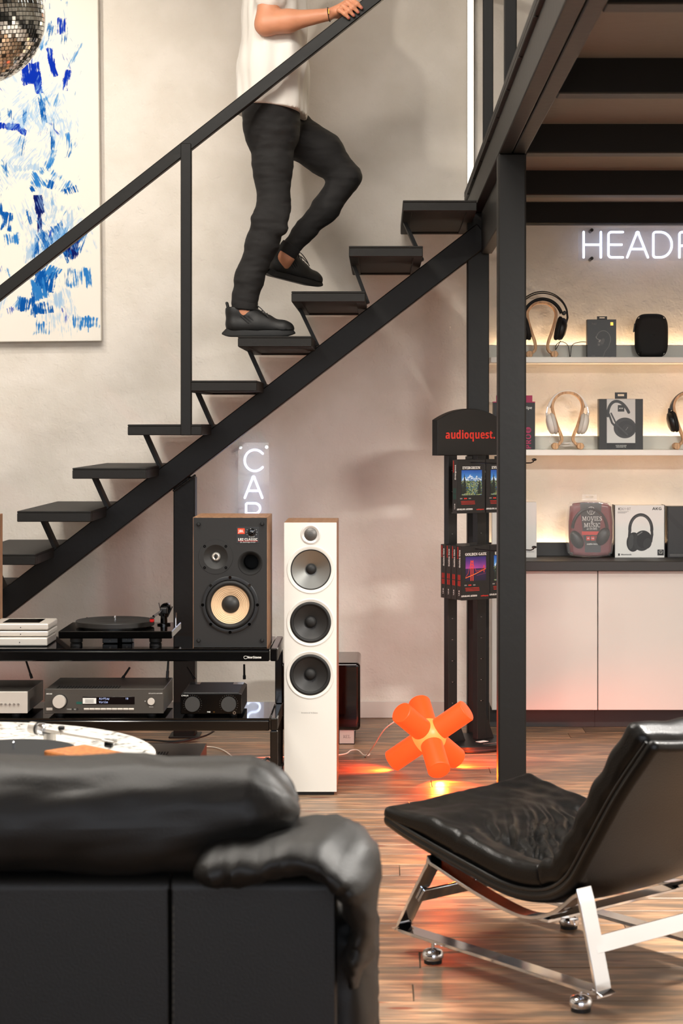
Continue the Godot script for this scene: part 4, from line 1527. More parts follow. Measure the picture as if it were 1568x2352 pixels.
	for q in [[1123, 534, 186, 156], [1120, 942, 186, 159], [1117, 1347, 186, 159]]:
		c = pos2.call(q[0], q[1])
		var R: float = q[2] * s
		var r: float = q[3] * s
		var dr := part("midrange" if n == 0 else "woofer", face_lathe([Vector2(R, 0), Vector2(R - 0.001, 0.0022), Vector2(R - 0.004, 0.003), Vector2(r + 0.003, 0.001), Vector2(r, -0.001)], c, 72), M.baffle_white, o, 30.0)
		if n == 0:
			part("rim", face_lathe([Vector2(r + 0.0005, -0.001), Vector2(r - 0.0005, 0.0012), Vector2(r - 0.0032, 0.0008), Vector2(r - 0.004, -0.001)], c, 72), M.rubber, dr)
			part("cone", face_lathe([Vector2(r - 0.003, -0.001), Vector2(r * 0.7, -0.007), Vector2(r * 0.25, -0.017)], c, 72), M.cone_silver, dr, 40.0)
			part("dust_cap", face_lathe([Vector2(40 * s, -0.016), Vector2(38 * s, -0.010), Vector2(26 * s, -0.004), Vector2(0, -0.002)], c, 32), M.rubber, dr, 60.0)
		else:
			part("surround", face_lathe([Vector2(r, -0.001), Vector2(r - 0.005, 0.004), Vector2(r - 0.010, 0.004), Vector2(r - 0.0145, -0.002)], c, 72), M.cone_black, dr, 60.0)
			part("cone", face_lathe([Vector2(r - 0.0145, -0.002), Vector2(r * 0.62, -0.010), Vector2(r * 0.26, -0.020)], c, 72), M.cone_grey, dr, 40.0)
			part("dust_cap", face_lathe([Vector2(44 * s, -0.019), Vector2(42 * s, -0.013), Vector2(28 * s, -0.006), Vector2(0, -0.004)], c, 32), M.cone_black, dr, 60.0)
		n += 1
	lettering(o, "Bowers & Wilkins", 11 * s, pos2.call(1112, 1640), M.grey_print, false, Basis.IDENTITY, 1, "lettering", "Droid Serif")
	for p in [[952, 1710], [1272, 1710], [952, 1155], [1272, 2238]]:
		part("grille_point", face_lathe([Vector2(5 * s, 0), Vector2(5 * s, 0.0006), Vector2(0, 0.0006)], pos2.call(p[0], p[1]), 12), M.shelf_grey, o)
	# --- subwoofer ---
	mat("piano_black", Color(0.03, 0.012, 0.012), 0.05)
	mat("sub_top", Color(0.15, 0.14, 0.13), 0.12)
	var xr := at(827, 0, 8.3).x
	o = thing("subwoofer", "glossy black subwoofer cube on small silver feet behind the white tower", "subwoofer", Vector3(xr - 0.175, 0, -8.51))
	part("body", MB.new().soft(Vector3(0, 0.063 + 0.15, 0), Vector3(0.35, 0.30, 0.42), 0.018, 4, 1), M.piano_black, o)
	for x in [-1, 1]:
		for z in [-1, 1]:
			var f := part("foot", MB.new().box(Vector3(x * 0.115, 0.033, z * 0.17), Vector3(0.066, 0.062, 0.05), 0.002), M.silver, o)
			if z == 1:
				lettering(f, "REL", 0.013, Vector3(x * 0.115, 0.034, 0.1955), M.grey_print, false, Basis.IDENTITY, 1, "lettering", "Droid Serif")
	part("base_plate", MB.new().box(Vector3(0, 0.0015, 0), Vector3(0.30, 0.003, 0.39)), M.rubber, o)


# ---------- the glowing lamp of six arms ----------
func jack_lamp() -> void:
	var L := 0.195
	var r := 0.046
	glow("lamp_arm", Color(1.0, 0.31, 0.11), 1.0, Color(0.85, 0.25, 0.08))
	glow("lamp_hub", Color(1.0, 0.55, 0.27), 1.1, Color(0.9, 0.45, 0.2))
	var hc := L / sqrt(3.0) + r * sqrt(2.0 / 3.0)
	var c := Vector3((985.0 - VX) / F * 7.64, hc, -7.64)
	var o := thing("floor_lamp", "glowing orange lamp of six thick arms standing on three of them on the floor", "lamp", Vector3(c.x, 0, c.z))
	var m := Vector3(0, hc, 0)
	part("hub", MB.new().ball(m, Vector3.ONE * 0.0715, 40, 24), M.lamp_hub, o)
	var k := 0
	for az in [103.4, 223.4, 343.4]:
		var d := Vector3(cos(deg_to_rad(az)) * sqrt(2.0 / 3.0), 1.0 / sqrt(3.0), -sin(deg_to_rad(az)) * sqrt(2.0 / 3.0))
		for s in [1.0, -1.0]:
			var t := MB.along(m, m + d * s)
			part("arm", MB.new().lathe([Vector2(0.0, -0.012), Vector2(r, -0.010), Vector2(r, 0.03), Vector2(r, 0.10), Vector2(r, L - 0.004), Vector2(r - 0.004, L), Vector2(0, L)], 36, t), M.lamp_arm, o, 60.0)
			if s > 0.0:
				continue
			var sp := SpotLight3D.new()
			sp.name = "end_light"
			sp.light_color = Color(1.0, 0.30, 0.07)
			sp.light_energy = 1.0
			sp.spot_angle = 54.0
			sp.spot_angle_attenuation = 0.6
			sp.spot_range = 6.0
			sp.spot_attenuation = 2.0
			sp.light_size = 0.02
			sp.shadow_enabled = true
			o.add_child(sp, true)
			sp.look_at_from_position(o.position + m + d * s * (L + 0.004), o.position + m + d * s * L * 3.0, Vector3(0.3, 1, 0.1))
			k += 1
	var l := OmniLight3D.new()
	l.name = "bulb_light"
	l.light_color = Color(1.0, 0.26, 0.07)
	l.light_energy = 0.21
	l.omni_range = 10.0
	l.omni_attenuation = 2.0
	l.light_size = 0.06
	l.shadow_enabled = true
	l.position = m
	o.add_child(l)
	# its cord on the floor
	mat("cord_white", Color(0.86, 0.82, 0.76), 0.5)
	var cp := [c + Vector3(-0.085, 0.075, -0.10), Vector3(0.02, 0.16, -7.78), Vector3(-0.03, 0.07, -7.88), Vector3(-0.065, 0.006, -7.98), Vector3(-0.068, 0.004, -8.01), Vector3(-0.050, 0.010, -8.02), Vector3(-0.055, 0.012, -7.97), Vector3(-0.075, 0.010, -7.99), Vector3(-0.10, 0.02, -8.05), Vector3(-0.13, 0.018, -8.06), Vector3(-0.165, 0.004, -8.04), Vector3(-0.30, 0.004, -8.0), Vector3(-0.6, 0.004, -7.95)]
	var cd := wpart("power_cord", MB.new().tube(curve(cp, 0.01), 0.0028, 8), M.cord_white)
	tag(cd, "pale lamp cord looping over the floor beside the orange lamp", "cord")
	var c2 := [Vector3(-0.40, 0.02, -7.9), Vector3(-0.385, 0.12, -7.1), Vector3(-0.43, 0.17, -7.02), Vector3(-0.465, 0.10, -7.0), Vector3(-0.46, 0.02, -6.99), Vector3(-0.44, 0.005, -6.95), Vector3(-0.6, 0.005, -6.9)]
	tag(wpart("cable", MB.new().tube(curve(c2, 0.02), 0.005, 8), M.rubber), "thick black cable arching beside the front leg of the media stand", "cable")
	var c3 := [Vector3(-1.5, 0.004, -8.3), Vector3(-1.2, 0.004, -8.24), Vector3(-0.9, 0.004, -8.22), Vector3(-0.72, 0.004, -8.2), Vector3(-0.6, 0.004, -7.85), Vector3(-0.56, 0.004, -7.6)]
	tag(wpart("cable", MB.new().tube(curve(c3, 0.02), 0.003, 8), M.cord_white), "thin white cable lying on the floor behind the grey floor amplifier", "cable")
	var c4 := [Vector3(-1.25, 0.005, -8.43), Vector3(-1.05, 0.005, -8.40), Vector3(-0.92, 0.006, -8.36), Vector3(-0.80, 0.02, -8.40), Vector3(-0.76, 0.03, -8.48), Vector3(-0.80, 0.02, -8.40), Vector3(-0.93, 0.005, -8.32), Vector3(-1.2, 0.005, -8.30)]
	tag(wpart("cable", MB.new().tube(curve(c4, 0.02), 0.004, 8), M.rubber), "black cable curled round the foot of the stair post", "cable")


# ---------- display rack with cable boxes ----------
func cable_rack() -> void:
	mat("rack_black", Color(0.035, 0.034, 0.034), 0.4)
	mat("rack_side", Color(0.14, 0.14, 0.145), 0.45)
	var turn := deg_to_rad(30.0)
	var base := Vector3(0.39, 0, -8.26)
	var o := thing("display_rack", "black two post display rack with an arched header and a round foot", "display rack", base, "", turn)
	# local axes: x to the right along the front, z towards the viewer's right
	part("base_disc", MB.new().lathe([Vector2(0, 0), Vector2(0.175, 0), Vector2(0.18, 0.004), Vector2(0.18, 0.026), Vector2(0.176, 0.03), Vector2(0, 0.03)], 64), M.rack_black, o)
	part("rim", MB.new().lathe([Vector2(0.1795, 0.010), Vector2(0.1812, 0.011), Vector2(0.1812, 0.016), Vector2(0.1795, 0.017)], 64), M.rack_side, o)
	part("label", MB.new().box(Vector3(0.02, 0.0306, 0.07), Vector3(0.05, 0.0008, 0.03), 0.0, Basis(Vector3.UP, 0.2)), M.white_print, o)
	lettering(o, "audioquest.com", 0.012, Vector3(0.05, 0.0306, 0.125), M.grey_print, false, Basis(Vector3.RIGHT, -PI / 2))
	var top := 1.30
	for k in 2:
		var x: float = [-0.098, 0.052][k]
		var p := part("upright", MB.new().box(Vector3(x, (top + 0.03) / 2, 0), Vector3(0.044, top - 0.03, 0.036), 0.001), M.rack_black, o)
		part("side_plate", MB.new().box(Vector3(x - 0.0225, (top + 0.03) / 2, 0), Vector3(0.0015, top - 0.032, 0.036)), M.rack_side, p)
		for i in 14:
			var y := 0.20 + i * 0.0925
			part("slot", MB.new().box(Vector3(x, y, 0.0182), Vector3(0.018, 0.004, 0.0012)), M.black_gloss, p)
			part("tongue", MB.new().box(Vector3(x - 0.004, y + 0.001, 0.019), Vector3(0.006, 0.002, 0.003)), M.grey_print, p)
		part("gusset", MB.new().extrude([Vector2(0, 0), Vector2(0.05, 0), Vector2(0.0, 0.13)], 0.003, Transform3D(Basis.IDENTITY, Vector3(x + 0.022, 0.03, 0.004)), 0.0005), M.rack_black, p)
	# header box with an arched top
	var poly := [Vector2(-0.17, 0), Vector2(0.17, 0), Vector2(0.17, 0.155)]
	for i in range(1, 25):
		var f := i / 24.0
		var x := lerpf(0.17, -0.17, f)
		poly.append(Vector2(x, 0.155 + 0.05 * (1.0 - pow(absf(x) / 0.17, 2.0))))
	var hd := part("header", MB.new().extrude(poly, 0.046, Transform3D(Basis.IDENTITY, Vector3(-0.012, top - 0.015, -0.02)), 0.002), M.rack_black, o, 20.0)
	lettering(hd, "audioquest.", 0.036, Vector3(-0.012, top + 0.075, 0.0265), M.red_print, true, Basis.IDENTITY, 1, "lettering", "Droid Sans", 0.0008, 0.93)
	# hooks
	for y in [1.258, 0.888]:
		for x in [-0.098, 0.052]:
			part("hook", MB.new().tube(curve([Vector3(x, y, 0.018), Vector3(x, y - 0.001, 0.25), Vector3(x, y, 0.40), Vector3(x, y + 0.012, 0.42)], 0.02), 0.0026, 8).ball(Vector3(x, y + 0.014, 0.424), Vector3(0.012, 0.006, 0.008), 12, 8), M.rack_black, o)
	# the packs hanging on the hooks
	mat("pack_black", Color(0.045, 0.043, 0.042), 0.45)
	mat("pack_grey", Color(0.17, 0.165, 0.16), 0.5)
	var im := canvas(128, 136, Color(0.10, 0.32, 0.62))
	var r := RandomNumberGenerator.new()
	r.seed = 3
	for y in 60:
		for x in 128:
			im.set_pixel(x, y, Color(0.07, 0.28, 0.60).lerp(Color(0.35, 0.62, 0.85), y / 60.0))
	var rough := noise(0.11, FastNoiseLite.TYPE_SIMPLEX, 3, 91)
	for x in 128:
		var ridge := 60.0
		for p in [[20, 36, 0.9], [55, 24, 1.0], [95, 32, 0.85], [128, 38, 1.1]]:
			ridge = minf(ridge, p[1] + absf(x - p[0]) * p[2] + rough.get_noise_1d(x * 2.0) * 6.0)
		for y in range(int(ridge), 64):
			var s := rough.get_noise_2d(x * 1.3 + y, y * 0.8) + 0.25 - (y - ridge) / 46.0
			im.set_pixel(x, y, Color(0.22, 0.40, 0.62).lerp(Color(0.85, 0.91, 0.96), smoothstep(-0.1, 0.25, s)))
	for i in 900:
		var y := r.randf_range(58, 136)
		disc(im, Vector2(r.randf() * 128, y), 2.5, 2.5, Color(0.10, 0.22, 0.12).lerp([Color(0.65, 0.68, 0.55), Color(0.30, 0.42, 0.16), Color(0.06, 0.12, 0.08), Color(0.75, 0.72, 0.45)][r.randi() % 4], 0.75))
	for p in [[18, 20, 126, 20], [112, 52, 130, 18], [4, 60, 130, 12]]:
		for i in range(int(p[1]), int(p[2])):
			var w: float = p[3] * (i - p[1]) / (p[2] - p[1]) * (0.75 + 0.35 * sin(i * 0.9))
			stroke_line(im, [Vector2(p[0] - w, i), Vector2(p[0] + w, i)], 1.6, Color(0.04, 0.08, 0.06, 0.92))
	print_mat("forest_print", im)
	im = canvas(128, 128, Color.BLACK)
	for y in 128:
		for x in 128:
			var c := Color(0.13, 0.10, 0.38).lerp(Color(0.55, 0.22, 0.55), clampf(y / 60.0, 0, 1))
			if y > 62:
				c = Color(0.16, 0.07, 0.26).lerp(Color(0.07, 0.04, 0.16), (y - 62) / 66.0)
			im.set_pixel(x, y, c)
	var red := Color(0.85, 0.22, 0.10)
	for x in [34.0, 46.0]:
		stroke_line(im, [Vector2(x, 22), Vector2(x, 126)], 5.0, red)
	for y in [26.0, 42.0, 60.0]:
		stroke_line(im, [Vector2(34, y), Vector2(46, y)], 3.0, red)
	stroke_line(im, [Vector2(0, 112), Vector2(60, 92), Vector2(126, 66)], 3.5, Color(0.95, 0.45, 0.15))
	stroke_line(im, [Vector2(40, 24), Vector2(66, 78), Vector2(100, 72), Vector2(116, 50)], 1.8, red)
	stroke_line(im, [Vector2(34, 24), Vector2(16, 88), Vector2(0, 108)], 1.8, red)
	stroke_line(im, [Vector2(116, 48), Vector2(116, 84)], 4.0, red)
	stroke_line(im, [Vector2(70, 100), Vector2(128, 90)], 2.0, Color(0.7, 0.3, 0.4, 0.6))
	print_mat("bridge_print", im)
	var R := Basis(Vector3.UP, turn)
	var spots := [
		# upright, height of the top, distance forward, bridge?, label
		[-0.098, 1.27, 0.165, false, "black cable pack with a forest picture, upper row, nearest the wall"],
		[0.052, 1.27, 0.165, false, "black cable pack with a forest picture, upper row, beside the tall post"],
		[-0.098, 0.90, 0.20, true, "black cable pack with a red bridge picture facing out, front of the lower row"],
		[-0.098, 0.90, 0.157, true, "black cable pack right behind the one with the bridge picture, red cables on its edge"],
		[-0.098, 0.90, 0.114, true, "third black cable pack in the lower row, only its printed edge showing"],
		[-0.098, 0.90, 0.071, true, "rearmost black cable pack of the lower row, nearest the wall"],
		[0.052, 0.90, 0.19, false, "black cable pack with a forest picture, lower row, behind the bridge pack"],
	]
	for s in spots:
		var h := 0.232
		var w := 0.142
		var t := 0.041
		var p := thing("cable_pack", s[4], "cable pack", base + R * Vector3(s[0] + 0.001, s[1] - h, s[2]), "boxed cables on the black rack", turn)
		part("box", MB.new().box(Vector3(0, h / 2, -t / 2), Vector3(w, h, t), 0.001), M.pack_black, p)
		var e := -w / 2 - 0.0003
		part("spine", MB.new().box(Vector3(e + 0.0001, h / 2, -t / 2), Vector3(0.0008, h - 0.002, t - 0.004)), M.pack_grey, p)
		var side := Basis(Vector3.UP, -PI / 2)
		var tb := side * Basis(Vector3.BACK, PI / 2)
		lettering(p, "Golden Gate" if s[3] else "Evergreen", 0.009, Vector3(e - 0.0006, h - 0.055, -t / 2 + 0.005), M.white_print, true, tb, 1, "spine_lettering", "Droid Serif")
		lettering(p, "audioquest", 0.007, Vector3(e - 0.0006, h - 0.03, -t / 2 - 0.01), M.red_print, true, tb, 1, "spine_lettering")
		for i in 2:
			for j in 2:
				part("spine_print", MB.new().box(Vector3(e - 0.0006, h * 0.42 - i * 0.026, -t / 2 + (j - 0.5) * 0.012), Vector3(0.0006, 0.022, 0.0045)), M.red_print if s[3] else M.teal_print, p)
		lettering(p, "1.0 m", 0.007, Vector3(e - 0.0006, 0.03, -t / 2), M.white_print, true, tb, 1, "spine_lettering")
		if s[4].begins_with("third") or s[4].begins_with("rearmost") or "right behind" in s[4]:
			continue
		var f := 0.0004
		lettering(p, "GOLDEN GATE" if s[3] else "EVERGREEN", 0.0115, Vector3(0, h - 0.036, f), M.white_print, true, Basis.IDENTITY, 1, "title", "Droid Serif", 0.0006, 0.92)
		if s[3]:
			picture("photo", p, Vector3(0.0, h - 0.098, f), 0.104, 0.104, M.bridge_print)
		else:
			picture("photo", p, Vector3(0.002, h - 0.10, f), 0.104, 0.108, M.forest_print)
		for i in 3:
			part("print_line", MB.new().box(Vector3(-0.018 + i * 0.001, 0.052 - i * 0.006, f), Vector3(0.07, 0.0016, 0.0006)), M.red_print, p)
		for i in 4:
			part("print_mark", MB.new().box(Vector3(-0.052 + [0.0, 0.018, 0.026, 0.044][i], 0.064, f), Vector3([0.012, 0.006, 0.006, 0.012][i], 0.005, 0.0006)), M.grey_print if i in [0, 3] else M.red_print, p)
		lettering(p, "ANALOG AUDIO", 0.0072, Vector3(-0.034, 0.018, f), M.white_print, true, Basis.IDENTITY, 1, "lettering", "Droid Serif")
		lettering(p, "audioquest", 0.0052, Vector3(0.045, 0.016, f), M.red_print, true)
		part("hang_tab", MB.new().box(Vector3(0, h + 0.006, -t / 2), Vector3(0.035, 0.014, 0.0012), 0.0004), M.pack_black, p)


# ---------- goods on the shelves ----------
func headphone_stand(where: Vector3, pts: Array, label: String) -> Node3D:
	var o := thing("headphone_stand", label, "headphone stand", where, "bent wood headphone stands")
	var k := 8.86 / F
	var path := []
	for i in range(pts.size() - 1, -1, -1):
		path.append(Vector3(-pts[i][0] * k, pts[i][1] * k, 0))
	for i in range(1, pts.size()):
		path.append(Vector3(pts[i][0] * k, pts[i][1] * k, 0))
	part("bent_strip", MB.new().sweep(curve(path, 0.006), [Vector2(-0.006, -0.022), Vector2(0.0045, -0.022), Vector2(0.006, -0.020), Vector2(0.006, 0.020), Vector2(0.0045, 0.022), Vector2(-0.006, 0.022)], Vector3.BACK), M.light_wood, o, 30.0)
	for s in [-1, 1]:
		var x: float = s * (pts[-1][0] + 3) * k
		part("foot", MB.new().lathe([Vector2(0, -0.028), Vector2(0.0145, -0.028), Vector2(0.016, -0.026), Vector2(0.016, 0.036), Vector2(0.0145, 0.038), Vector2(0, 0.038)], 24, Transform3D(Basis(Vector3.RIGHT, Vector3.BACK, Vector3.DOWN), Vector3(x, 0.0161, 0))), M.light_wood, o)
	return o


# ear cup whose axis points along +x (outwards), at C, tilted
func ear_cup(o: Node3D, c: Vector3, s: float, hgt: float, shell: Material, pad: Material, plate: Material) -> void:
	var b := Basis(Vector3.BACK, s * -0.22) * Basis(Vector3.UP, 0.0 if s > 0 else PI)
	var k := hgt / 0.1
	var n := part("ear_cup", MB.new().lathe([Vector2(0, 0.030), Vector2(0.026, 0.028), Vector2(0.036, 0.022), Vector2(0.041, 0.010), Vector2(0.040, 0.0), Vector2(0, 0.0)], 32, Transform3D(Basis(Vector3(0, 1, 0), Vector3(1, 0, 0), Vector3(0, 0, -1)) , Vector3.ZERO)), shell, o, 50.0)
	n.transform = Transform3D(b * Basis.from_scale(Vector3(k * 0.85, k * 1.18, k)), c)
	part("ear_pad", MB.new().lathe([Vector2(0.018, 0.0), Vector2(0.040, 0.0), Vector2(0.044, -0.006), Vector2(0.043, -0.016), Vector2(0.036, -0.021), Vector2(0.024, -0.019), Vector2(0.018, -0.008)], 32, Transform3D(Basis(Vector3(0, 1, 0), Vector3(1, 0, 0), Vector3(0, 0, -1)), Vector3.ZERO)), pad, n, 60.0)
	part("cap_plate", MB.new().lathe([Vector2(0, 0.0325), Vector2(0.020, 0.031), Vector2(0.024, 0.0285)], 28, Transform3D(Basis(Vector3(0, 1, 0), Vector3(1, 0, 0), Vector3(0, 0, -1)), Vector3.ZERO)), plate, n, 50.0)


func arch(c: Vector3, rx: float, ry: float, a0: float, a1: float, n := 28) -> Array:
	var out := []
	for i in n + 1:
		var a := deg_to_rad(lerpf(a0, a1, float(i) / n))
		out.append(c + Vector3(cos(a) * rx, sin(a) * ry, 0))
	return out


func hang_tab(o: Node3D, c: Vector3, w: float, h: float, m: Material) -> void:
	# a card tab with a slot, made of four pieces in one mesh
	var t := MB.new()
	t.box(c + Vector3(0, h * 0.36, 0), Vector3(w, h * 0.28, 0.0015))
	t.box(c + Vector3(0, -h * 0.3, 0), Vector3(w, h * 0.4, 0.0015))
	for s in [-1, 1]:
		t.box(c + Vector3(s * w * 0.38, h * 0.06, 0), Vector3(w * 0.24, h * 0.34, 0.0015))
	part("hang_tab", t, m, o)


func goods() -> void:
	var z := -8.90
	var k := 8.86 / F
	var X := func(px: float) -> float: return (px - VX) * k
	mat("headphone_white", Color(0.88, 0.86, 0.83), 0.4)
	mat("pad_white", Color(0.80, 0.78, 0.75), 0.65)
	mat("card_black", Color(0.036, 0.035, 0.034), 0.45)
	mat("card_grey", Color(0.115, 0.113, 0.11), 0.45)
	mat("card_white", Color(0.87, 0.86, 0.84), 0.4)
	# --- upper shelf ---
	headphone_stand(Vector3(X.call(1245), SHELF_1, z), [[0, 127], [14, 125], [26, 116], [33, 103], [31, 84], [23, 58], [16, 38], [14, 24], [17, 15], [26, 9]], "bent light wood stand with black headphones, upper shelf beside the post")
	var o := thing("headphones", "large open black headphones with two thin wire arches on the upper shelf stand", "headphones", Vector3(X.call(1245), SHELF_1, z), "headphones on stands")
	for i in 2:
		part("wire_arch", MB.new().tube(arch(Vector3(0.004, 0.197, -0.008 + 0.016 * i), 0.122 - 0.005 * i, 0.118 - 0.009 * i, 168, 12), 0.0028, 8), M.black_satin, o)
	part("head_pad", MB.new().sweep(arch(Vector3(0.004, 0.17, 0), 0.098, 0.110, 158, 22), [Vector2(-0.006, -0.018), Vector2(0.006, -0.018), Vector2(0.009, 0), Vector2(0.006, 0.018), Vector2(-0.006, 0.018)], Vector3.BACK), M.black_matt, o)
	for s in [-1, 1]:
		ear_cup(o, Vector3(s * 0.083 + 0.004, 0.138, 0.002), s, 0.112, M.black_plastic, M.black_matt, M.black_satin)
		part("yoke", MB.new().tube([Vector3(s * 0.120, 0.222, 0), Vector3(s * 0.123, 0.19, 0.004), Vector3(s * 0.112, 0.15, 0.004)], 0.005, 8), M.black_satin, o)
		part("slider", MB.new().box(Vector3(s * 0.103 + 0.004, 0.212, 0), Vector3(0.016, 0.02, 0.03), 0.003, Basis(Vector3.BACK, s * -0.6)), M.black_satin, o)
	part("cable", MB.new().tube(curve([Vector3(0.09, 0.08, 0), Vector3(0.07, 0.04, -0.03), Vector3(0.075, 0.064, -0.05), Vector3(0.10, 0.078, -0.05), Vector3(0.13, 0.06, -0.05), Vector3(0.14, 0.004, -0.045), Vector3(0.15, 0.06, -0.05), Vector3(0.185, 0.076, -0.05), Vector3(0.23, 0.076, -0.05)], 0.006), 0.0018, 6), M.black_plastic, o)
	var im := canvas(140, 184, Color(0.036, 0.035, 0.034))
	stroke_line(im, bezel_arc(Vector2(78, 96), 35, 42, -2.9, 0.35), 3.0, Color(0.42, 0.41, 0.39))
	stroke_line(im, [Vector2(111, 110), Vector2(104, 132), Vector2(86, 156), Vector2(76, 183)], 2.6, Color(0.42, 0.41, 0.39))
	disc(im, Vector2(64, 112), 17, 15, Color(0.14, 0.14, 0.14), 0.5)
	disc(im, Vector2(74, 106), 9, 16, Color(0.28, 0.27, 0.26), 0.4)
	disc(im, Vector2(60, 104), 4, 8, Color(0.6, 0.58, 0.55), 0.5)
	stroke_line(im, [Vector2(42, 84), Vector2(46, 92), Vector2(56, 98)], 4.0, Color(0.5, 0.49, 0.47))
	disc(im, Vector2(56, 122), 6, 6, Color(0.35, 0.34, 0.33))
	print_mat("earphone_print", im)
	o = thing("product_box", "narrow black box with a thin white earphone drawing on the upper shelf", "box", Vector3(X.call(1382.5), SHELF_1, z + 0.02), "boxed headphones on the shelves")
	part("box", MB.new().box(Vector3(0, 0.0905, -0.025), Vector3(0.138, 0.181, 0.05), 0.0008), M.card_black, o)
	picture("front_print", o, Vector3(0, 0.0905, 0.0003), 0.136, 0.179, M.earphone_print)
	lettering(o, "FiiO", 0.0085, Vector3(-0.036, 0.160, 0.001), M.grey_print, true)
	lettering(o, "FH3", 0.007, Vector3(-0.040, 0.008, 0.001), M.grey_print, true)
	part("seal", MB.new().box(Vector3(0.048, 0.160, 0.0006), Vector3(0.013, 0.015, 0.0006)), M.gold, o)
	hang_tab(o, Vector3(0.002, 0.188, -0.003), 0.048, 0.016, M.card_black)
	o = thing("headphone_case", "black rounded zip case standing upright on the upper shelf", "case", Vector3(X.call(1498), SHELF_1, z))
	part("shell", MB.new().soft(Vector3(0, 0.104, 0), Vector3(0.156, 0.207, 0.05), 0.0249, 6, 3, Basis.IDENTITY, func(p: Vector3, d: Vector3) -> Vector3:
		# round the corners of the outline
		var q := Vector2(absf(p.x), absf(p.y))
		var r := 0.052
		var c := Vector2(0.078 - r, 0.1035 - r)
		if q.x > c.x and q.y > c.y:
			var e := q - c
			var m := maxf(e.x, e.y)
			if e.length() > 0.0001:
				e = e.normalized() * m
			q = c + e
		return Vector3(signf(p.x) * q.x, signf(p.y) * q.y, p.z)), M.black_matt, o, 60.0)
	var rim := []
	for i in 64:
		var a := TAU * i / 64
		var e := Vector2(cos(a), sin(a))
		var p := Vector2(signf(e.x) * pow(absf(e.x), 0.55) * 0.0775, signf(e.y) * pow(absf(e.y), 0.5) * 0.103)
		rim.append(Vector3(p.x, p.y + 0.104, 0.0))
	part("zip", MB.new().tube(rim, 0.0025, 6, true), M.rubber, o)
	part("zip_pull", MB.new().box(Vector3(-0.081, 0.142, 0.0), Vector3(0.006, 0.042, 0.012), 0.002, Basis(Vector3.BACK, -0.15)), M.black_plastic, o)
	lettering(o, "BOSE", 0.008, Vector3(0, 0.106, 0.0252), M.black_gloss, true, Basis(Vector3(1, 0, 0), Vector3(0.25, 1, 0), Vector3.BACK), 1, "emblem")
	# --- lower shelf ---
	o = thing("product_box", "black box with magenta top and lettering, half hidden by the tall post", "box", Vector3(X.call(1182), SHELF_2, z), "boxed headphones on the shelves")
	part("box", MB.new().box(Vector3(0, 0.112, -0.04), Vector3(0.198, 0.224, 0.08), 0.0008), M.card_black, o)
	part("lid", MB.new().box(Vector3(0, 0.225, -0.04), Vector3(0.1995, 0.005, 0.0815), 0.0008), M.magenta, o)
	hang_tab(o, Vector3(0, 0.242, -0.002), 0.172, 0.030, M.magenta)
	lettering(o, "prodipe", 0.013, Vector3(0.085, 0.198, 0.001), M.white_print, true, Basis.IDENTITY, 2)
	part("disc", face_lathe([Vector2(0, 0), Vector2(0.0145, 0), Vector2(0.0145, 0.001), Vector2(0, 0.001)], Vector3(0.066, 0.092, 0.0), 28), M.magenta, o)
	lettering(o, "580", 0.009, Vector3(0.066, 0.092, 0.0014), M.card_black, true)
	lettering(o, "PRO", 0.027, Vector3(0.067, 0.038, 0.001), M.magenta, true, Basis(Vector3.BACK, PI / 2))
	headphone_stand(Vector3(X.call(1304.5), SHELF_2, z), [[0, 131], [16, 128], [29, 117], [35, 101], [32, 82], [24, 55], [15, 34], [13, 22], [18, 14], [26, 9]], "bent light wood stand carrying the white headphones on the lower shelf")
	o = thing("headphones", "white headphones with a coiled white cable, on the lower shelf stand", "headphones", Vector3(X.call(1304.5), SHELF_2, z), "headphones on stands")
	part("headband", MB.new().sweep(arch(Vector3(0, 0.172, 0), 0.094, 0.104, 164, 16), [Vector2(-0.005, -0.018), Vector2(0.006, -0.018), Vector2(0.011, -0.008), Vector2(0.011, 0.008), Vector2(0.006, 0.018), Vector2(-0.005, 0.018)], Vector3.BACK), M.headphone_white, o)
	for s in [-1, 1]:
		part("slider", MB.new().box(Vector3(s * 0.097, 0.188, 0), Vector3(0.005, 0.03, 0.014), 0.001, Basis(Vector3.BACK, s * 0.2)), M.chrome, o)
		part("yoke", MB.new().tube([Vector3(s * 0.098, 0.175, 0), Vector3(s * 0.096, 0.15, 0.002), Vector3(s * 0.085, 0.12, 0.002)], 0.006, 8), M.headphone_white, o)
		ear_cup(o, Vector3(s * 0.072, 0.122, 0.002), s, 0.102, M.headphone_white, M.pad_white, M.headphone_white)
	var coil := [Vector3(-0.075, 0.07, 0.0), Vector3(-0.08, 0.03, 0.01)]
	for i in 34:
		var a := i * 0.9
		coil.append(Vector3(0.005 + cos(a) * (0.055 + 0.012 * sin(i * 2.1)), 0.012 + 0.02 * absf(sin(i * 0.53)), -0.012 + sin(a) * 0.022))
	coil.append(Vector3(0.09, 0.012, 0.0))
	part("cable", MB.new().tube(curve(coil, 0.01), 0.0017, 6), M.headphone_white, o)
	# grey box with headphones on a white front
	im = canvas(132, 204, Color(0.80, 0.80, 0.79))
	var dk := Color(0.13, 0.13, 0.135)
	stroke_line(im, bezel_arc(Vector2(60, 100), 52, 92, -2.75, -0.3, -0.25), 13.0, dk)
	stroke_line(im, [Vector2(10, 70), Vector2(24, 110), Vector2(60, 150)], 9.0, dk)
	disc(im, Vector2(84, 134), 52, 48, Color(0.16, 0.16, 0.165))
	disc(im, Vector2(90, 136), 40, 36, Color(0.09, 0.09, 0.095))
	disc(im, Vector2(96, 138), 24, 20, Color(0.14, 0.14, 0.145))
	stroke_line(im, [Vector2(20, 66), Vector2(44, 116), Vector2(96, 166)], 7.0, Color(0.22, 0.22, 0.225))
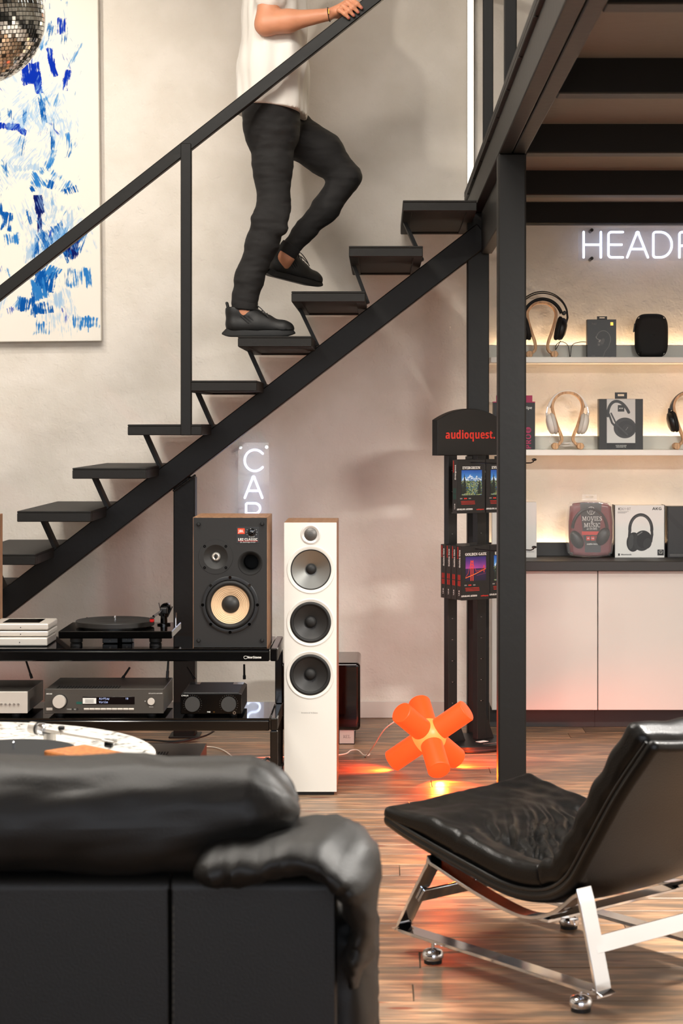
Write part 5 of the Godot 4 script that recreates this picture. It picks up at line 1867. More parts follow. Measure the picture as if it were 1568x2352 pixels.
	stroke_line(im, [Vector2(88, 144), Vector2(98, 130)], 2.0, Color(0.5, 0.5, 0.5))
	im.fill_rect(Rect2i(51, 28, 30, 30), Color(0.05, 0.05, 0.05))
	print_mat("headphone_print", im)
	o = thing("product_box", "dark grey box with black headphones pictured on white, lower shelf", "box", Vector3(X.call(1427), SHELF_2, z + 0.02), "boxed headphones on the shelves")
	part("box", MB.new().box(Vector3(0, 0.12, -0.035), Vector3(0.208, 0.24, 0.07), 0.0008), M.card_grey, o)
	part("lower_band", MB.new().box(Vector3(0, 0.015, 0.0002), Vector3(0.136, 0.03, 0.0006)), M.card_black, o)
	picture("front_print", o, Vector3(0, 0.135, 0.0003), 0.135, 0.208, M.headphone_print)
	lettering(o, "BOSE", 0.006, Vector3(0, 0.195, 0.001), M.white_print, true, Basis(Vector3(1, 0, 0), Vector3(0.25, 1, 0), Vector3.BACK))
	lettering(o, "NOISE CANCELLING", 0.004, Vector3(0, 0.019, 0.001), M.white_print, true)
	lettering(o, "HEADPHONES 700", 0.004, Vector3(0, 0.012, 0.001), M.white_print, true)
	hang_tab(o, Vector3(0, 0.256, -0.004), 0.058, 0.03, M.card_black)
	headphone_stand(Vector3(X.call(1584), SHELF_2, z), [[0, 131], [16, 128], [29, 117], [35, 101], [32, 82], [24, 55], [15, 34], [13, 22], [18, 14], [26, 9]], "bent light wood stand at the right edge with black closed headphones")
	o = thing("headphones", "closed black headphones at the right edge of the lower shelf", "headphones", Vector3(X.call(1584), SHELF_2, z), "headphones on stands")
	part("headband", MB.new().sweep(arch(Vector3(0, 0.166, 0), 0.088, 0.108, 168, 12), [Vector2(-0.005, -0.018), Vector2(0.006, -0.018), Vector2(0.010, -0.008), Vector2(0.010, 0.008), Vector2(0.006, 0.018), Vector2(-0.005, 0.018)], Vector3.BACK), M.black_satin, o)
	for s in [-1, 1]:
		part("yoke", MB.new().tube([Vector3(s * 0.09, 0.195, 0), Vector3(s * 0.093, 0.165, 0.002), Vector3(s * 0.085, 0.13, 0.002)], 0.007, 8), M.black_satin, o)
		ear_cup(o, Vector3(s * 0.074, 0.132, 0.002), s, 0.102, M.black_plastic, M.black_matt, M.black_plastic)
	# --- on the counter ---
	im = canvas(96, 120, Color(0.86, 0.855, 0.84))
	disc(im, Vector2(50, 82), 22, 26, Color(0.10, 0.10, 0.10))
	disc(im, Vector2(46, 82), 14, 17, Color(0.2, 0.2, 0.2))
	stroke_line(im, bezel_arc(Vector2(40, 60), 32, 40, -2.9, -0.2), 7.0, Color(0.14, 0.14, 0.14))
	print_mat("pale_box_print", im)
	o = thing("product_box", "white box standing on the counter behind the tall post", "box", Vector3(X.call(1181), COUNTER, -8.86), "boxed headphones on the shelves")
	part("box", MB.new().box(Vector3(0, 0.131, -0.035), Vector3(0.21, 0.262, 0.07), 0.0008), M.card_white, o)
	picture("front_print", o, Vector3(-0.01, 0.12, 0.0003), 0.15, 0.19, M.pale_box_print)
	lettering(o, "WIRELESS", 0.006, Vector3(0.075, 0.028, 0.001), M.grey_print)
	# red blister pack
	o = thing("blister_pack", "clear clamshell pack with red tray and black headphones inside, on the counter", "blister pack", Vector3(X.call(1354), COUNTER, -8.865))
	mat("tray_red", Color(0.42, 0.035, 0.05), 0.3)
	var shell := mat("clear_blister", Color(0.96, 0.96, 0.96, 0.10), 0.05)
	shell.transparency = BaseMaterial3D.TRANSPARENCY_ALPHA
	var rounder := func(p: Vector3, d: Vector3, hx: float, hy: float, r: float) -> Vector3:
		var q := Vector2(absf(p.x), absf(p.y))
		var c := Vector2(hx - r, hy - r)
		if q.x > c.x and q.y > c.y:
			var e := q - c
			if e.length() > 0.0001:
				e = e.normalized() * maxf(e.x, e.y)
			q = c + e
		return Vector3(signf(p.x) * q.x, signf(p.y) * q.y, p.z)
	part("tray", MB.new().soft(Vector3(0.006, 0.133, -0.02), Vector3(0.208, 0.258, 0.05), 0.018, 4, 3, Basis.IDENTITY, func(p, d): return rounder.call(p, d, 0.104, 0.129, 0.045)), M.tray_red, o, 60.0)
	part("shell", MB.new().soft(Vector3(0, 0.137, -0.006), Vector3(0.226, 0.272, 0.085), 0.014, 3, 3, Basis.IDENTITY, func(p, d): return rounder.call(p, d, 0.113, 0.136, 0.05)), M.clear_blister, o, 60.0)
	var f := 0.0065
	part("insert_card", MB.new().extrude([Vector2(-0.047, 0.26), Vector2(0.056, 0.26), Vector2(0.052, 0.20), Vector2(0.044, 0.07), Vector2(-0.026, 0.07), Vector2(-0.042, 0.20)], 0.0015, Transform3D(Basis.IDENTITY, Vector3(0, 0, f))), M.card_black, o)
	part("lower_card", MB.new().box(Vector3(0.014, 0.055, f), Vector3(0.075, 0.06, 0.0015)), M.card_grey, o)
	var em := part("emblem", MB.new().tube(arch(Vector3(0.006, 0.222, f + 0.002), 0.018, 0.018, 0, 350, 30), 0.0009, 6), M.white_print, o)
	part("emblem_stroke", MB.new().tube([Vector3(-0.004, 0.212, f + 0.002), Vector3(0.006, 0.235, f + 0.002), Vector3(0.016, 0.212, f + 0.002)], 0.0009, 6).tube([Vector3(0.006, 0.205, f + 0.002), Vector3(0.006, 0.238, f + 0.002)], 0.0009, 6), M.white_print, em)
	lettering(o, "MOVIES", 0.0195, Vector3(0.010, 0.184, f + 0.002), M.white_print, false, Basis.IDENTITY, 1, "lettering", "Droid Serif", 0.0006, 0.92)
	lettering(o, "&", 0.010, Vector3(0.010, 0.169, f + 0.002), M.white_print, false, Basis.IDENTITY, 1, "lettering", "Droid Serif")
	lettering(o, "MUSIC", 0.0195, Vector3(0.010, 0.153, f + 0.002), M.white_print, false, Basis.IDENTITY, 1, "lettering", "Droid Serif", 0.0006, 0.92)
	lettering(o, "at HOME", 0.0085, Vector3(0.010, 0.136, f + 0.002), M.white_print, false, Basis.IDENTITY, 1, "lettering", "Droid Serif")
	part("red_band", MB.new().box(Vector3(0.014, 0.1155, f + 0.0016), Vector3(0.104, 0.017, 0.001)), M.red_print, o)
	for i in 3:
		var sq := part("red_square", MB.new().box(Vector3(-0.008 + i * 0.022, 0.091, f + 0.0016), Vector3(0.017, 0.020, 0.001)), M.red_print, o)
		lettering(sq, ["40", "9.8", "3.0"][i], 0.006, Vector3(-0.008 + i * 0.022, 0.091, f + 0.0025), M.white_print, true)
	lettering(o, "audio-technica", 0.0075, Vector3(0.022, 0.064, f + 0.002), M.white_print, true)
	for s in [-1, 1]:
		var cup := part("headphone_cup", MB.new().lathe([Vector2(0, 0.0), Vector2(0.036, 0.0), Vector2(0.038, 0.008), Vector2(0.032, 0.018), Vector2(0.016, 0.022), Vector2(0, 0.022)], 28, Transform3D(Basis(Vector3.RIGHT, Vector3.BACK, Vector3.DOWN), Vector3.ZERO)), M.black_plastic, o, 50.0)
		cup.transform = Transform3D(Basis(Vector3.BACK, s * -0.5) * Basis.from_scale(Vector3(0.75, 1.2, 1)), Vector3(s * 0.062, 0.085 if s < 0 else 0.10, 0.002))
	part("headphone_band", MB.new().tube(arch(Vector3(0, 0.13, 0.004), 0.082, 0.10, 175, 5), 0.008, 8), M.black_plastic, o)
	hang_tab(o, Vector3(0, 0.285, -0.01), 0.07, 0.026, M.clear_blister)
	# white box with large headphones
	im = canvas(216, 230, Color(0.86, 0.855, 0.84))
	stroke_line(im, bezel_arc(Vector2(113, 105), 49, 64, -3.25, 0.1), 13.0, Color(0.12, 0.12, 0.12))
	stroke_line(im, bezel_arc(Vector2(113, 105), 47, 62, -2.8, -0.3), 4.0, Color(0.25, 0.25, 0.25))
	stroke_line(im, [Vector2(65, 98), Vector2(62, 138)], 12.0, Color(0.11, 0.11, 0.11))
	stroke_line(im, [Vector2(162, 98), Vector2(163, 130), Vector2(158, 160)], 11.0, Color(0.11, 0.11, 0.11))
	disc(im, Vector2(80, 162), 30, 43, Color(0.09, 0.09, 0.09), 0.1)
	disc(im, Vector2(70, 160), 12, 34, Color(0.2, 0.2, 0.2), 0.1)
	disc(im, Vector2(120, 156), 40, 46, Color(0.13, 0.13, 0.13), 0.35)
	disc(im, Vector2(128, 152), 32, 38, Color(0.05, 0.05, 0.05), 0.35)
	disc(im, Vector2(142, 168), 18, 24, Color(0.14, 0.14, 0.14), 0.3)
	stroke_line(im, [Vector2(100, 130), Vector2(118, 118)], 5.0, Color(0.42, 0.42, 0.42))
	print_mat("big_headphone_print", im)
	o = thing("product_box", "white box with large black headphones on its front, on the counter", "box", Vector3(X.call(1468.5), COUNTER, -8.86), "boxed headphones on the shelves")
	part("box", MB.new().box(Vector3(0, 0.1235, -0.045), Vector3(0.233, 0.247, 0.09), 0.0008), M.card_white, o)
	picture("front_print", o, Vector3(0, 0.1235, 0.0003), 0.23, 0.245, M.big_headphone_print)
	part("edge", MB.new().box(Vector3(0.118, 0.1235, -0.045), Vector3(0.003, 0.25, 0.091)), M.card_black, o)
	part("edge", MB.new().box(Vector3(-0.118, 0.1235, -0.045), Vector3(0.003, 0.25, 0.091)), M.card_black, o)
	lettering(o, "K361·BT", 0.012, Vector3(-0.102, 0.230, 0.001), M.grey_print, false, Basis.IDENTITY, 0)
	lettering(o, "K", 0.012, Vector3(-0.102, 0.230, 0.0014), M.card_black, true, Basis.IDENTITY, 0)
	lettering(o, "AKG", 0.013, Vector3(0.104, 0.231, 0.001), M.card_black, true, Basis.IDENTITY, 2, "lettering", "Droid Sans", 0.0006, 1.25)
	for i in 3:
		part("print_line", MB.new().box(Vector3(-0.078 + i * -0.004, 0.218 - i * 0.004, 0.0006), Vector3(0.052 - i * 0.008, 0.0014, 0.0006)), M.grey_print, o)
	lettering(o, "Bluetooth", 0.0075, Vector3(-0.088, 0.014, 0.001), M.card_black, true, Basis.IDENTITY, 0)
	part("bluetooth_mark", MB.new().soft(Vector3(-0.098, 0.014, 0.0008), Vector3(0.008, 0.011, 0.001), 0.0005, 2, 1), M.card_black, o)
	var sq := part("black_square", MB.new().box(Vector3(0.099, 0.024, 0.0008), Vector3(0.030, 0.028, 0.0008)), M.card_black, o)
	part("square_mark", MB.new().tube(arch(Vector3(0.099, 0.027, 0.0014), 0.008, 0.008, 0, 350, 20), 0.0006, 6).tube([Vector3(0.094, 0.020, 0.0014), Vector3(0.099, 0.033, 0.0014), Vector3(0.104, 0.020, 0.0014)], 0.0006, 6), M.white_print, sq)
	# dark box at the right edge
	im = canvas(120, 124, Color(0.115, 0.112, 0.11))
	stroke_line(im, [Vector2(0, 22), Vector2(26, 52), Vector2(60, 74), Vector2(120, 84)], 12.0, Color(0.08, 0.078, 0.075))
	disc(im, Vector2(90, 70), 26, 30, Color(0.08, 0.08, 0.08))
	print_mat("dark_box_print", im)
	o = thing("product_box", "dark grey box at the right edge of the counter", "box", Vector3(X.call(1534) + 0.118, COUNTER, -8.865), "boxed headphones on the shelves")
	part("box", MB.new().box(Vector3(0, 0.1205, -0.045), Vector3(0.234, 0.241, 0.09), 0.0008), M.card_grey, o)
	picture("front_print", o, Vector3(0, 0.13, 0.0003), 0.232, 0.218, M.dark_box_print)
	for i in 2:
		part("print_line", MB.new().box(Vector3(-0.06, 0.014 - i * 0.006, 0.0006), Vector3(0.1, 0.002, 0.0006)), M.grey_print, o)
	part("edge", MB.new().box(Vector3(-0.1185, 0.1205, -0.045), Vector3(0.003, 0.242, 0.091)), M.card_black, o)


# ---------- mirror ball ----------
func mirror_ball() -> void:
	var d := 6.0
	var r := 154.0 / F * d
	var c := at(-53, 37, d)
	var o := thing("mirror_ball", "silver mirror ball of small square tiles hanging before the painting", "mirror ball", c)
	var tile := mat("mirror_tile", Color(0.90, 0.90, 0.88), 0.05, 1.0)
	mat("ball_core", Color(0.10, 0.10, 0.10), 0.7)
	part("core", MB.new().ball(Vector3.ZERO, Vector3.ONE * (r - 0.002), 48, 32), M.ball_core, o, 60.0)
	var m := MB.new()
	var rows := 50
	var g := RandomNumberGenerator.new()
	g.seed = 41
	var tilt := Basis(Vector3.BACK, 0.16) * Basis(Vector3.RIGHT, 0.1)
	for i in rows:
		var la := PI * (i + 0.5) / rows - PI / 2
		var n := maxi(4, int(TAU * cos(la) / (PI / rows)))
		for j in n:
			var lo := TAU * j / n
			var dir := Vector3(cos(la) * cos(lo), sin(la), cos(la) * sin(lo))
			var b := Basis.looking_at(dir, Vector3(0.01, 1, 0.02)) * Basis.from_euler(Vector3(g.randf_range(-0.06, 0.06), g.randf_range(-0.06, 0.06), 0))
			var w := r * (PI / rows) * 0.44
			var h := 0.0018
			var p := dir * (r - 0.001)
			var q := []
			for e in [[-1, -1], [1, -1], [1, 1], [-1, 1]]:
				q.append(tilt * (p + b * Vector3(e[0] * w, e[1] * w, 0)))
				q.append(tilt * (p + b * Vector3(e[0] * w * 0.93, e[1] * w * 0.93, -h)))
			m.quad(q[1], q[3], q[5], q[7])
			for e in 4:
				var f := (e + 1) % 4
				m.quad(q[e * 2], q[f * 2], q[f * 2 + 1], q[e * 2 + 1])
	part("mirror_tiles", m, tile, o, 0.0).set_meta("kind", "stuff")
	part("cap", MB.new().lathe([Vector2(0, r + 0.03), Vector2(0.012, r + 0.028), Vector2(0.03, r + 0.006), Vector2(0.032, r - 0.004), Vector2(0, r - 0.004)], 28), M.chrome, o)
	part("hanger", MB.new().cyl(Vector3(0, r + 0.03, 0), Vector3(0, 4.7 - c.y, 0), 0.003, 8), M.black_satin, o)


# ---------- round table with a second turntable ----------
func coffee_table() -> void:
	var marble := mat("marble", Color(0.90, 0.89, 0.87), 0.05)
	var cn := noise(0.018, FastNoiseLite.TYPE_CELLULAR, 3, 31)
	cn.cellular_return_type = FastNoiseLite.RETURN_DISTANCE2_SUB
	cn.domain_warp_enabled = true
	cn.domain_warp_amplitude = 22.0
	marble.albedo_texture = noise_tex(cn, 512, 512, ramp([Color(0.12, 0.12, 0.12), Color(0.75, 0.75, 0.74), Color(1, 1, 1)], [0.02, 0.10, 0.24]))
	marble.uv1_triplanar = true
	marble.uv1_scale = Vector3.ONE * 1.6
	mat("felt", Color(0.10, 0.105, 0.11), 0.9)
	var oak := mat("honey_wood", Color(0.76, 0.47, 0.24), 0.4)
	grain(oak, 8, 1.2)
	var c := Vector3(-1.10, 0, -4.64)
	var h := EYE - 770.0 / F * 4.62
	var o := thing("round_table", "round white marble table with dark veins behind the leather sofa", "table", c)
	part("top", MB.new().lathe([Vector2(0, h - 0.022), Vector2(0.53, h - 0.022), Vector2(0.538, h - 0.018), Vector2(0.54, h - 0.011), Vector2(0.538, h - 0.003), Vector2(0.533, h), Vector2(0, h)], 96), marble, o)
	part("stem", MB.new().lathe([Vector2(0.03, 0.03), Vector2(0.03, h - 0.022)], 32), M.black_satin, o)
	part("foot", MB.new().lathe([Vector2(0, 0), Vector2(0.26, 0), Vector2(0.26, 0.008), Vector2(0.05, 0.03), Vector2(0, 0.03)], 64), M.black_satin, o)
	# the turntable: wooden bar, round felt platter, silver arm
	var t := thing("turntable", "turntable with honey coloured wooden plinth, dark felt platter and silver arm on the marble table", "turntable", Vector3(-0.9, h, -4.55))
	var bx := MB.new()
	var pr := at(302, 1731, 4.42)
	var dir := Vector3(0.71, 0, 0.704)
	var side := Vector3(-0.704, 0, 0.71)
	var mid := Vector3(pr.x, h + 0.024, pr.z) - dir * 0.0925 + side * 0.06
	wpart("plinth", bx.box(mid, Vector3(0.185, 0.042, 0.12), 0.003, Basis(dir, Vector3.UP, side)), oak, t)
	var pc := Vector3(at(20, 0, 4.5).x, h - 0.012, -4.56)
	wpart("sub_platter", MB.new().lathe([Vector2(0, 0.0125), Vector2(0.10, 0.0125), Vector2(0.10, 0.022), Vector2(0, 0.022)], 40, Transform3D(Basis.IDENTITY, pc)), M.black_satin, t)
	wpart("platter", MB.new().lathe([Vector2(0, 0.022), Vector2(0.148, 0.022), Vector2(0.15, 0.025), Vector2(0.15, 0.040), Vector2(0, 0.040)], 72, Transform3D(Basis.IDENTITY, pc)), M.aluminium, t)
	wpart("felt_mat", MB.new().lathe([Vector2(0, 0.040), Vector2(0.149, 0.040), Vector2(0.149, 0.043), Vector2(0, 0.043)], 72, Transform3D(Basis.IDENTITY, pc)), M.felt, t)
	wpart("spindle", MB.new().lathe([Vector2(0.0, 0.043), Vector2(0.0035, 0.043), Vector2(0.0035, 0.060), Vector2(0, 0.063)], 14, Transform3D(Basis.IDENTITY, pc)), M.chrome, t)
	var p0 := at(96, 1675, 4.78)
	var p1 := at(240, 1700, 4.70)
	var ad := (p1 - p0).normalized()
	wpart("arm_tower", MB.new().lathe([Vector2(0, 0), Vector2(0.030, 0), Vector2(0.030, 0.006), Vector2(0.016, 0.010), Vector2(0.016, p0.y - h - 0.012), Vector2(0, p0.y - h - 0.012)], 28, Transform3D(Basis.IDENTITY, Vector3(p0.x + 0.02, h + 0.003, p0.z))), M.aluminium, t)
	wpart("arm_board", MB.new().box(Vector3(p0.x + 0.03, h + 0.002, p0.z), Vector3(0.10, 0.004, 0.08), 0.001), M.silver, t)
	wpart("bearing_ring", MB.new().lathe([Vector2(0.008, -0.008), Vector2(0.016, -0.008), Vector2(0.017, 0), Vector2(0.016, 0.008), Vector2(0.008, 0.008)], 24, MB.along(p0 + ad * 0.004, p0 + ad)), M.chrome, t)
	wpart("counterweight", MB.new().lathe([Vector2(0.003, 0), Vector2(0.0145, 0.001), Vector2(0.015, 0.004), Vector2(0.015, 0.026), Vector2(0.0135, 0.028), Vector2(0.003, 0.028)], 24, MB.along(p0 - ad * 0.036, p0)), M.silver, t)
	wpart("weight_band", MB.new().lathe([Vector2(0.0152, 0.0), Vector2(0.0155, 0.001), Vector2(0.0155, 0.006), Vector2(0.0152, 0.007)], 24, MB.along(p0 - ad * 0.016, p0)), M.black_satin, t)
	wpart("arm_tube", MB.new().cyl(p0, p0 + ad * 0.06, 0.008, 14, 0.0065).cyl(p0 + ad * 0.055, p1, 0.0045, 12), M.silver, t)
	wpart("headshell", MB.new().box(p1 + ad * 0.014, Vector3(0.036, 0.005, 0.016), 0.001, Basis(ad, Vector3.UP, ad.cross(Vector3.UP).normalized())), M.aluminium, t)
	wpart("finger_lift", MB.new().cyl(p1 + ad * 0.016, p1 + ad * 0.038 + Vector3(0, 0.003, 0.012), 0.0012, 8), M.aluminium, t)
	wpart("cartridge", MB.new().box(p1 + ad * 0.012 - Vector3(0, 0.010, 0), Vector3(0.022, 0.014, 0.014), 0.003, Basis(ad, Vector3.UP, ad.cross(Vector3.UP).normalized())), M.black_gloss, t)
	wpart("arm_lift", MB.new().box(p0 + ad * 0.06 + Vector3(0, 0.012, 0), Vector3(0.016, 0.010, 0.012), 0.002), M.black_satin, t)


# ---------- bodies: tapered capsules joined by a smooth minimum, meshed as surface nets ----------
# bones: [a, b, radius at a, radius at b]; clips: [point, outward normal]; bump: extra displacement as a noise with its height
func nets(bones: Array, k: float, cell: float, clips := [], bump: FastNoiseLite = null, high := 0.0, off := Vector3.ZERO, along := Vector3.ONE) -> ArrayMesh:
	var lo := Vector3.INF
	var hi := -Vector3.INF
	for b in bones:
		var r: float = maxf(b[2], b[3]) + k * 2.0 + cell * 2.0
		for p in [b[0], b[1]]:
			lo = lo.min(p - Vector3.ONE * r)
			hi = hi.max(p + Vector3.ONE * r)
	var n := Vector3i(((hi - lo) / cell).ceil()) + Vector3i.ONE
	var sum := PackedFloat32Array()
	sum.resize(n.x * n.y * n.z)
	for b in bones:
		var A: Vector3 = b[0]
		var B: Vector3 = b[1]
		var ra: float = b[2]
		var rb: float = b[3]
		var reach := maxf(ra, rb) + k * 5.0 + cell * 1.5
		var l0 := Vector3i(((A.min(B) - Vector3.ONE * reach - lo) / cell).floor()).max(Vector3i.ZERO)
		var l1 := Vector3i(((A.max(B) + Vector3.ONE * reach - lo) / cell).ceil()).min(n - Vector3i.ONE)
		var ab := B - A
		var il := 1.0 / maxf(ab.length_squared(), 1e-9)
		for z in range(l0.z, l1.z + 1):
			for y in range(l0.y, l1.y + 1):
				var at0 := (z * n.y + y) * n.x
				var p := lo + Vector3(l0.x, y, z) * cell
				for x in range(l0.x, l1.x + 1):
					var t := clampf((p - A).dot(ab) * il, 0.0, 1.0)
					var d := p.distance_to(A + ab * t) - ra - (rb - ra) * t
					if d < k * 6.0:
						sum[at0 + x] += exp(-d / k)
					p.x += cell
	var f := PackedFloat32Array()
	f.resize(sum.size())
	for i in sum.size():
		f[i] = -k * log(sum[i]) if sum[i] > 1e-12 else 1.0
	if clips.size() or bump:
		for z in n.z:
			for y in n.y:
				for x in n.x:
					var i := (z * n.y + y) * n.x + x
					if f[i] < 0.05:
						var p := lo + Vector3(x, y, z) * cell
						if bump:
							f[i] += bump.get_noise_3dv(p * along) * high
						for c in clips:
							f[i] = maxf(f[i], (p - c[0]).dot(c[1]))
	var vi := PackedInt32Array()
	vi.resize(sum.size())
	vi.fill(-1)
	var pos := PackedVector3Array()
	var nor := PackedVector3Array()
	var sx := 1
	var sy := n.x
	var sz := n.x * n.y
	var co := [0, sx, sy, sx + sy, sz, sz + sx, sz + sy, sz + sx + sy]
	var edges := [[0, 1], [2, 3], [4, 5], [6, 7], [0, 2], [1, 3], [4, 6], [5, 7], [0, 4], [1, 5], [2, 6], [3, 7]]
	for z in n.z - 1:
		for y in n.y - 1:
			for x in n.x - 1:
				var i := z * sz + y * sy + x
				var m := 0
				for c in 8:
					if f[i + co[c]] < 0.0:
						m += 1
				if m == 0 or m == 8:
					continue
				var s := Vector3.ZERO
				var q := 0
				for e in edges:
					var fa := f[i + co[e[0]]]
					var fb := f[i + co[e[1]]]
					if (fa < 0.0) != (fb < 0.0):
						var t := fa / (fa - fb)
						var pa := Vector3(e[0] & 1, (e[0] >> 1) & 1, e[0] >> 2)
						var pb := Vector3(e[1] & 1, (e[1] >> 1) & 1, e[1] >> 2)
						s += pa.lerp(pb, t)
						q += 1
				vi[i] = pos.size()
				pos.append(lo + (Vector3(x, y, z) + s / q) * cell - off)
				var g := Vector3(
					f[i + 1] + f[i + co[3]] + f[i + co[5]] + f[i + co[7]] - f[i] - f[i + co[2]] - f[i + co[4]] - f[i + co[6]],
					f[i + co[2]] + f[i + co[3]] + f[i + co[6]] + f[i + co[7]] - f[i] - f[i + 1] - f[i + co[4]] - f[i + co[5]],
					f[i + co[4]] + f[i + co[5]] + f[i + co[6]] + f[i + co[7]] - f[i] - f[i + 1] - f[i + co[2]] - f[i + co[3]])
				nor.append(g.normalized())
	var ix := PackedInt32Array()
	var step := [sx, sy, sz]
	for z in range(1, n.z - 1):
		for y in range(1, n.y - 1):
			for x in range(1, n.x - 1):
				var i := z * sz + y * sy + x
				var a := f[i] < 0.0
				for ax in 3:
					if a == (f[i + step[ax]] < 0.0):
						continue
					var u: int = step[(ax + 1) % 3]
					var w: int = step[(ax + 2) % 3]
					var q := [vi[i - u - w], vi[i - w], vi[i], vi[i - u]]
					if q.min() < 0:
						continue
					if a:
						q.reverse()
					ix.append_array([q[0], q[1], q[2], q[0], q[2], q[3]])
	var arr := []
	arr.resize(Mesh.ARRAY_MAX)
	arr[Mesh.ARRAY_VERTEX] = pos
	arr[Mesh.ARRAY_NORMAL] = nor
	arr[Mesh.ARRAY_INDEX] = ix
	var m := ArrayMesh.new()
	m.add_surface_from_arrays(Mesh.PRIMITIVE_TRIANGLES, arr)
	return m


func body(called: String, mesh: ArrayMesh, m: Material, parent: Node) -> MeshInstance3D:
	return part(called, mesh, m, parent)


# bones of a hand: wrist, knuckle ends and for each finger its joints
func hand_bones(wrist: Vector3, fingers: Array, thumb: Array) -> Array:
	var o := []
	for i in 4:
		var f: Array = fingers[i]
		o.append([wrist, f[0], 0.019, 0.0125])
		o.append([f[0], f[1], 0.0105, 0.0092])
		o.append([f[1], f[2], 0.0090, 0.0082])
		o.append([f[2], f[3], 0.0080, 0.0070])
		if i < 3:
			o.append([f[0], fingers[i + 1][0], 0.012, 0.012])
	o.append([wrist, thumb[0], 0.017, 0.014])
	o.append([thumb[0], thumb[1], 0.0125, 0.0105])
	o.append([thumb[1], thumb[2], 0.0100, 0.0080])
	return o


func climber() -> void:
	var skin := mat("skin", Color(0.80, 0.55, 0.42), 0.5)
	skin.subsurf_scatter_enabled = true
	skin.subsurf_scatter_strength = 0.1
	var shirt := mat("shirt_white", Color(0.90, 0.885, 0.86), 0.85)
	shirt.rim_enabled = true
	shirt.rim = 0.3
	var denim := mat("jeans_black", Color(0.085, 0.08, 0.08), 0.85)
	relief(denim, noise_tex(noise(0.12, FastNoiseLite.TYPE_SIMPLEX, 3, 51), 256, 256), 0.03, 8.0, false)
	mat("hair_brown", Color(0.14, 0.09, 0.06), 0.7)
	mat("shoe_black", Color(0.05, 0.05, 0.05), 0.6)
	mat("shoe_sole", Color(0.035, 0.035, 0.035), 0.55)
	mat("eye_white", Color(0.9, 0.88, 0.85), 0.3)
	mat("lip", Color(0.62, 0.33, 0.28), 0.5)
	var base := at(592, 772, 8.2)
	var o := thing("person", "person in white t-shirt and black jeans climbing the stair, one hand on the rail", "person", base)
	# skin: one continuous body (head, neck, trunk, arms, hands, lower legs and ankles)
	var sh_r := at(628, -92, 8.12)
	var el_r := at(611, 56, 8.07)
	var wr_r := at(752, 34, 8.035)
	var sh_l := at(640, -88, 8.54)
	var el_l := at(606, 70, 8.60)
	var wr_l := at(640, 185, 8.56)
	var neck := at(648, -135, 8.33)
	var chest := at(632, -40, 8.33)
	var hip := at(630, 275, 8.33)
	var head := at(672, -238, 8.33)
	var b := []
	b.append([hip, chest, 0.11, 0.11])
	b.append([chest + Vector3(0, 0.02, 0.08), chest + Vector3(0, 0.02, -0.08), 0.10, 0.10])
	b.append([chest, neck, 0.10, 0.058])
	b.append([neck, head + Vector3(-0.02, -0.08, 0), 0.055, 0.06])
	b.append([chest + Vector3(0, 0.06, 0.10), sh_r, 0.07, 0.06])
	b.append([chest + Vector3(0, 0.06, -0.10), sh_l, 0.07, 0.06])
	b.append([sh_r, el_r, 0.057, 0.044])
	b.append([el_r, el_r.lerp(wr_r, 0.35), 0.044, 0.045])
	b.append([el_r.lerp(wr_r, 0.35), wr_r, 0.045, 0.0275])
	b.append([sh_l, el_l, 0.057, 0.044])
	b.append([el_l, wr_l, 0.045, 0.028])
	# lower legs inside the trousers down to the feet
	b.append([at(628, 478, 8.2), at(561, 712, 8.2), 0.05, 0.036])
	b.append([at(561, 712, 8.2), at(575, 752, 8.2), 0.036, 0.03])
	b.append([at(797, 410, 8.45), at(655, 590, 8.45), 0.045, 0.034])
	b.append([at(655, 590, 8.45), at(648, 612, 8.47), 0.034, 0.03])
	b.append([hip + Vector3(0, 0, 0.1), at(628, 478, 8.2), 0.08, 0.05])
	b.append([hip + Vector3(0, 0, -0.1), at(797, 410, 8.45), 0.08, 0.05])
	var skin_body := body("body", nets(b, 0.012, 0.011, [], null, 0.0, base), skin, o)
	# right hand closed over the rail: along the rail, upward across it, towards the camera
	var rc := at(790, 49.5, 8.02)
	var t3 := Vector3(0.785, 0.619, 0)
	var n3 := Vector3(-0.619, 0.785, 0)
	var rail := func(a: float, u: float, z: float) -> Vector3: return rc + t3 * a + n3 * u + Vector3(0, 0, z)
	var fs := []
	for i in 4:
		var a := lerpf(0.012, 0.082, i / 3.0)
		var far: float = [0.0, 0.005, 0.006, 0.001][i]
		fs.append([rail.call(a - 0.006, 0.050 + [0.0, 0.006, 0.008, 0.006][i], -0.024), rail.call(a, 0.047 + far, 0.020), rail.call(a + 0.006, 0.018, 0.035 + far * 0.4), rail.call(a + 0.009, -0.006 - far, 0.033)])
	var hb := hand_bones(wr_r, fs, [rail.call(0.0, 0.045, -0.036), rail.call(0.035, 0.018, -0.036), rail.call(0.058, -0.004, -0.033)])
	hb.append([el_r.lerp(wr_r, 0.75), wr_r, 0.0315, 0.0265])
	body("hand", nets(hb, 0.0035, 0.0035, [], null, 0.0, base), skin, skin_body)
	for i in 4:
		var tip: Vector3 = fs[i][3]
		body("nail", MB.new().ball(Vector3.ZERO, Vector3(0.005, 0.006, 0.002), 12, 8, Basis(t3, n3, Vector3.BACK)).finish(60.0, -(tip - base + Vector3(0, 0, 0.0065))), M.lip, skin_body)
	# left hand hanging beside the hip
	var lf := []
	for i in 4:
		var w := wr_l + Vector3(0.03 - i * 0.02, -0.085, 0.0)
		lf.append([w, w + Vector3(0.006, -0.035, 0.008), w + Vector3(0.006, -0.055, 0.018), w + Vector3(0.004, -0.07, 0.03)])
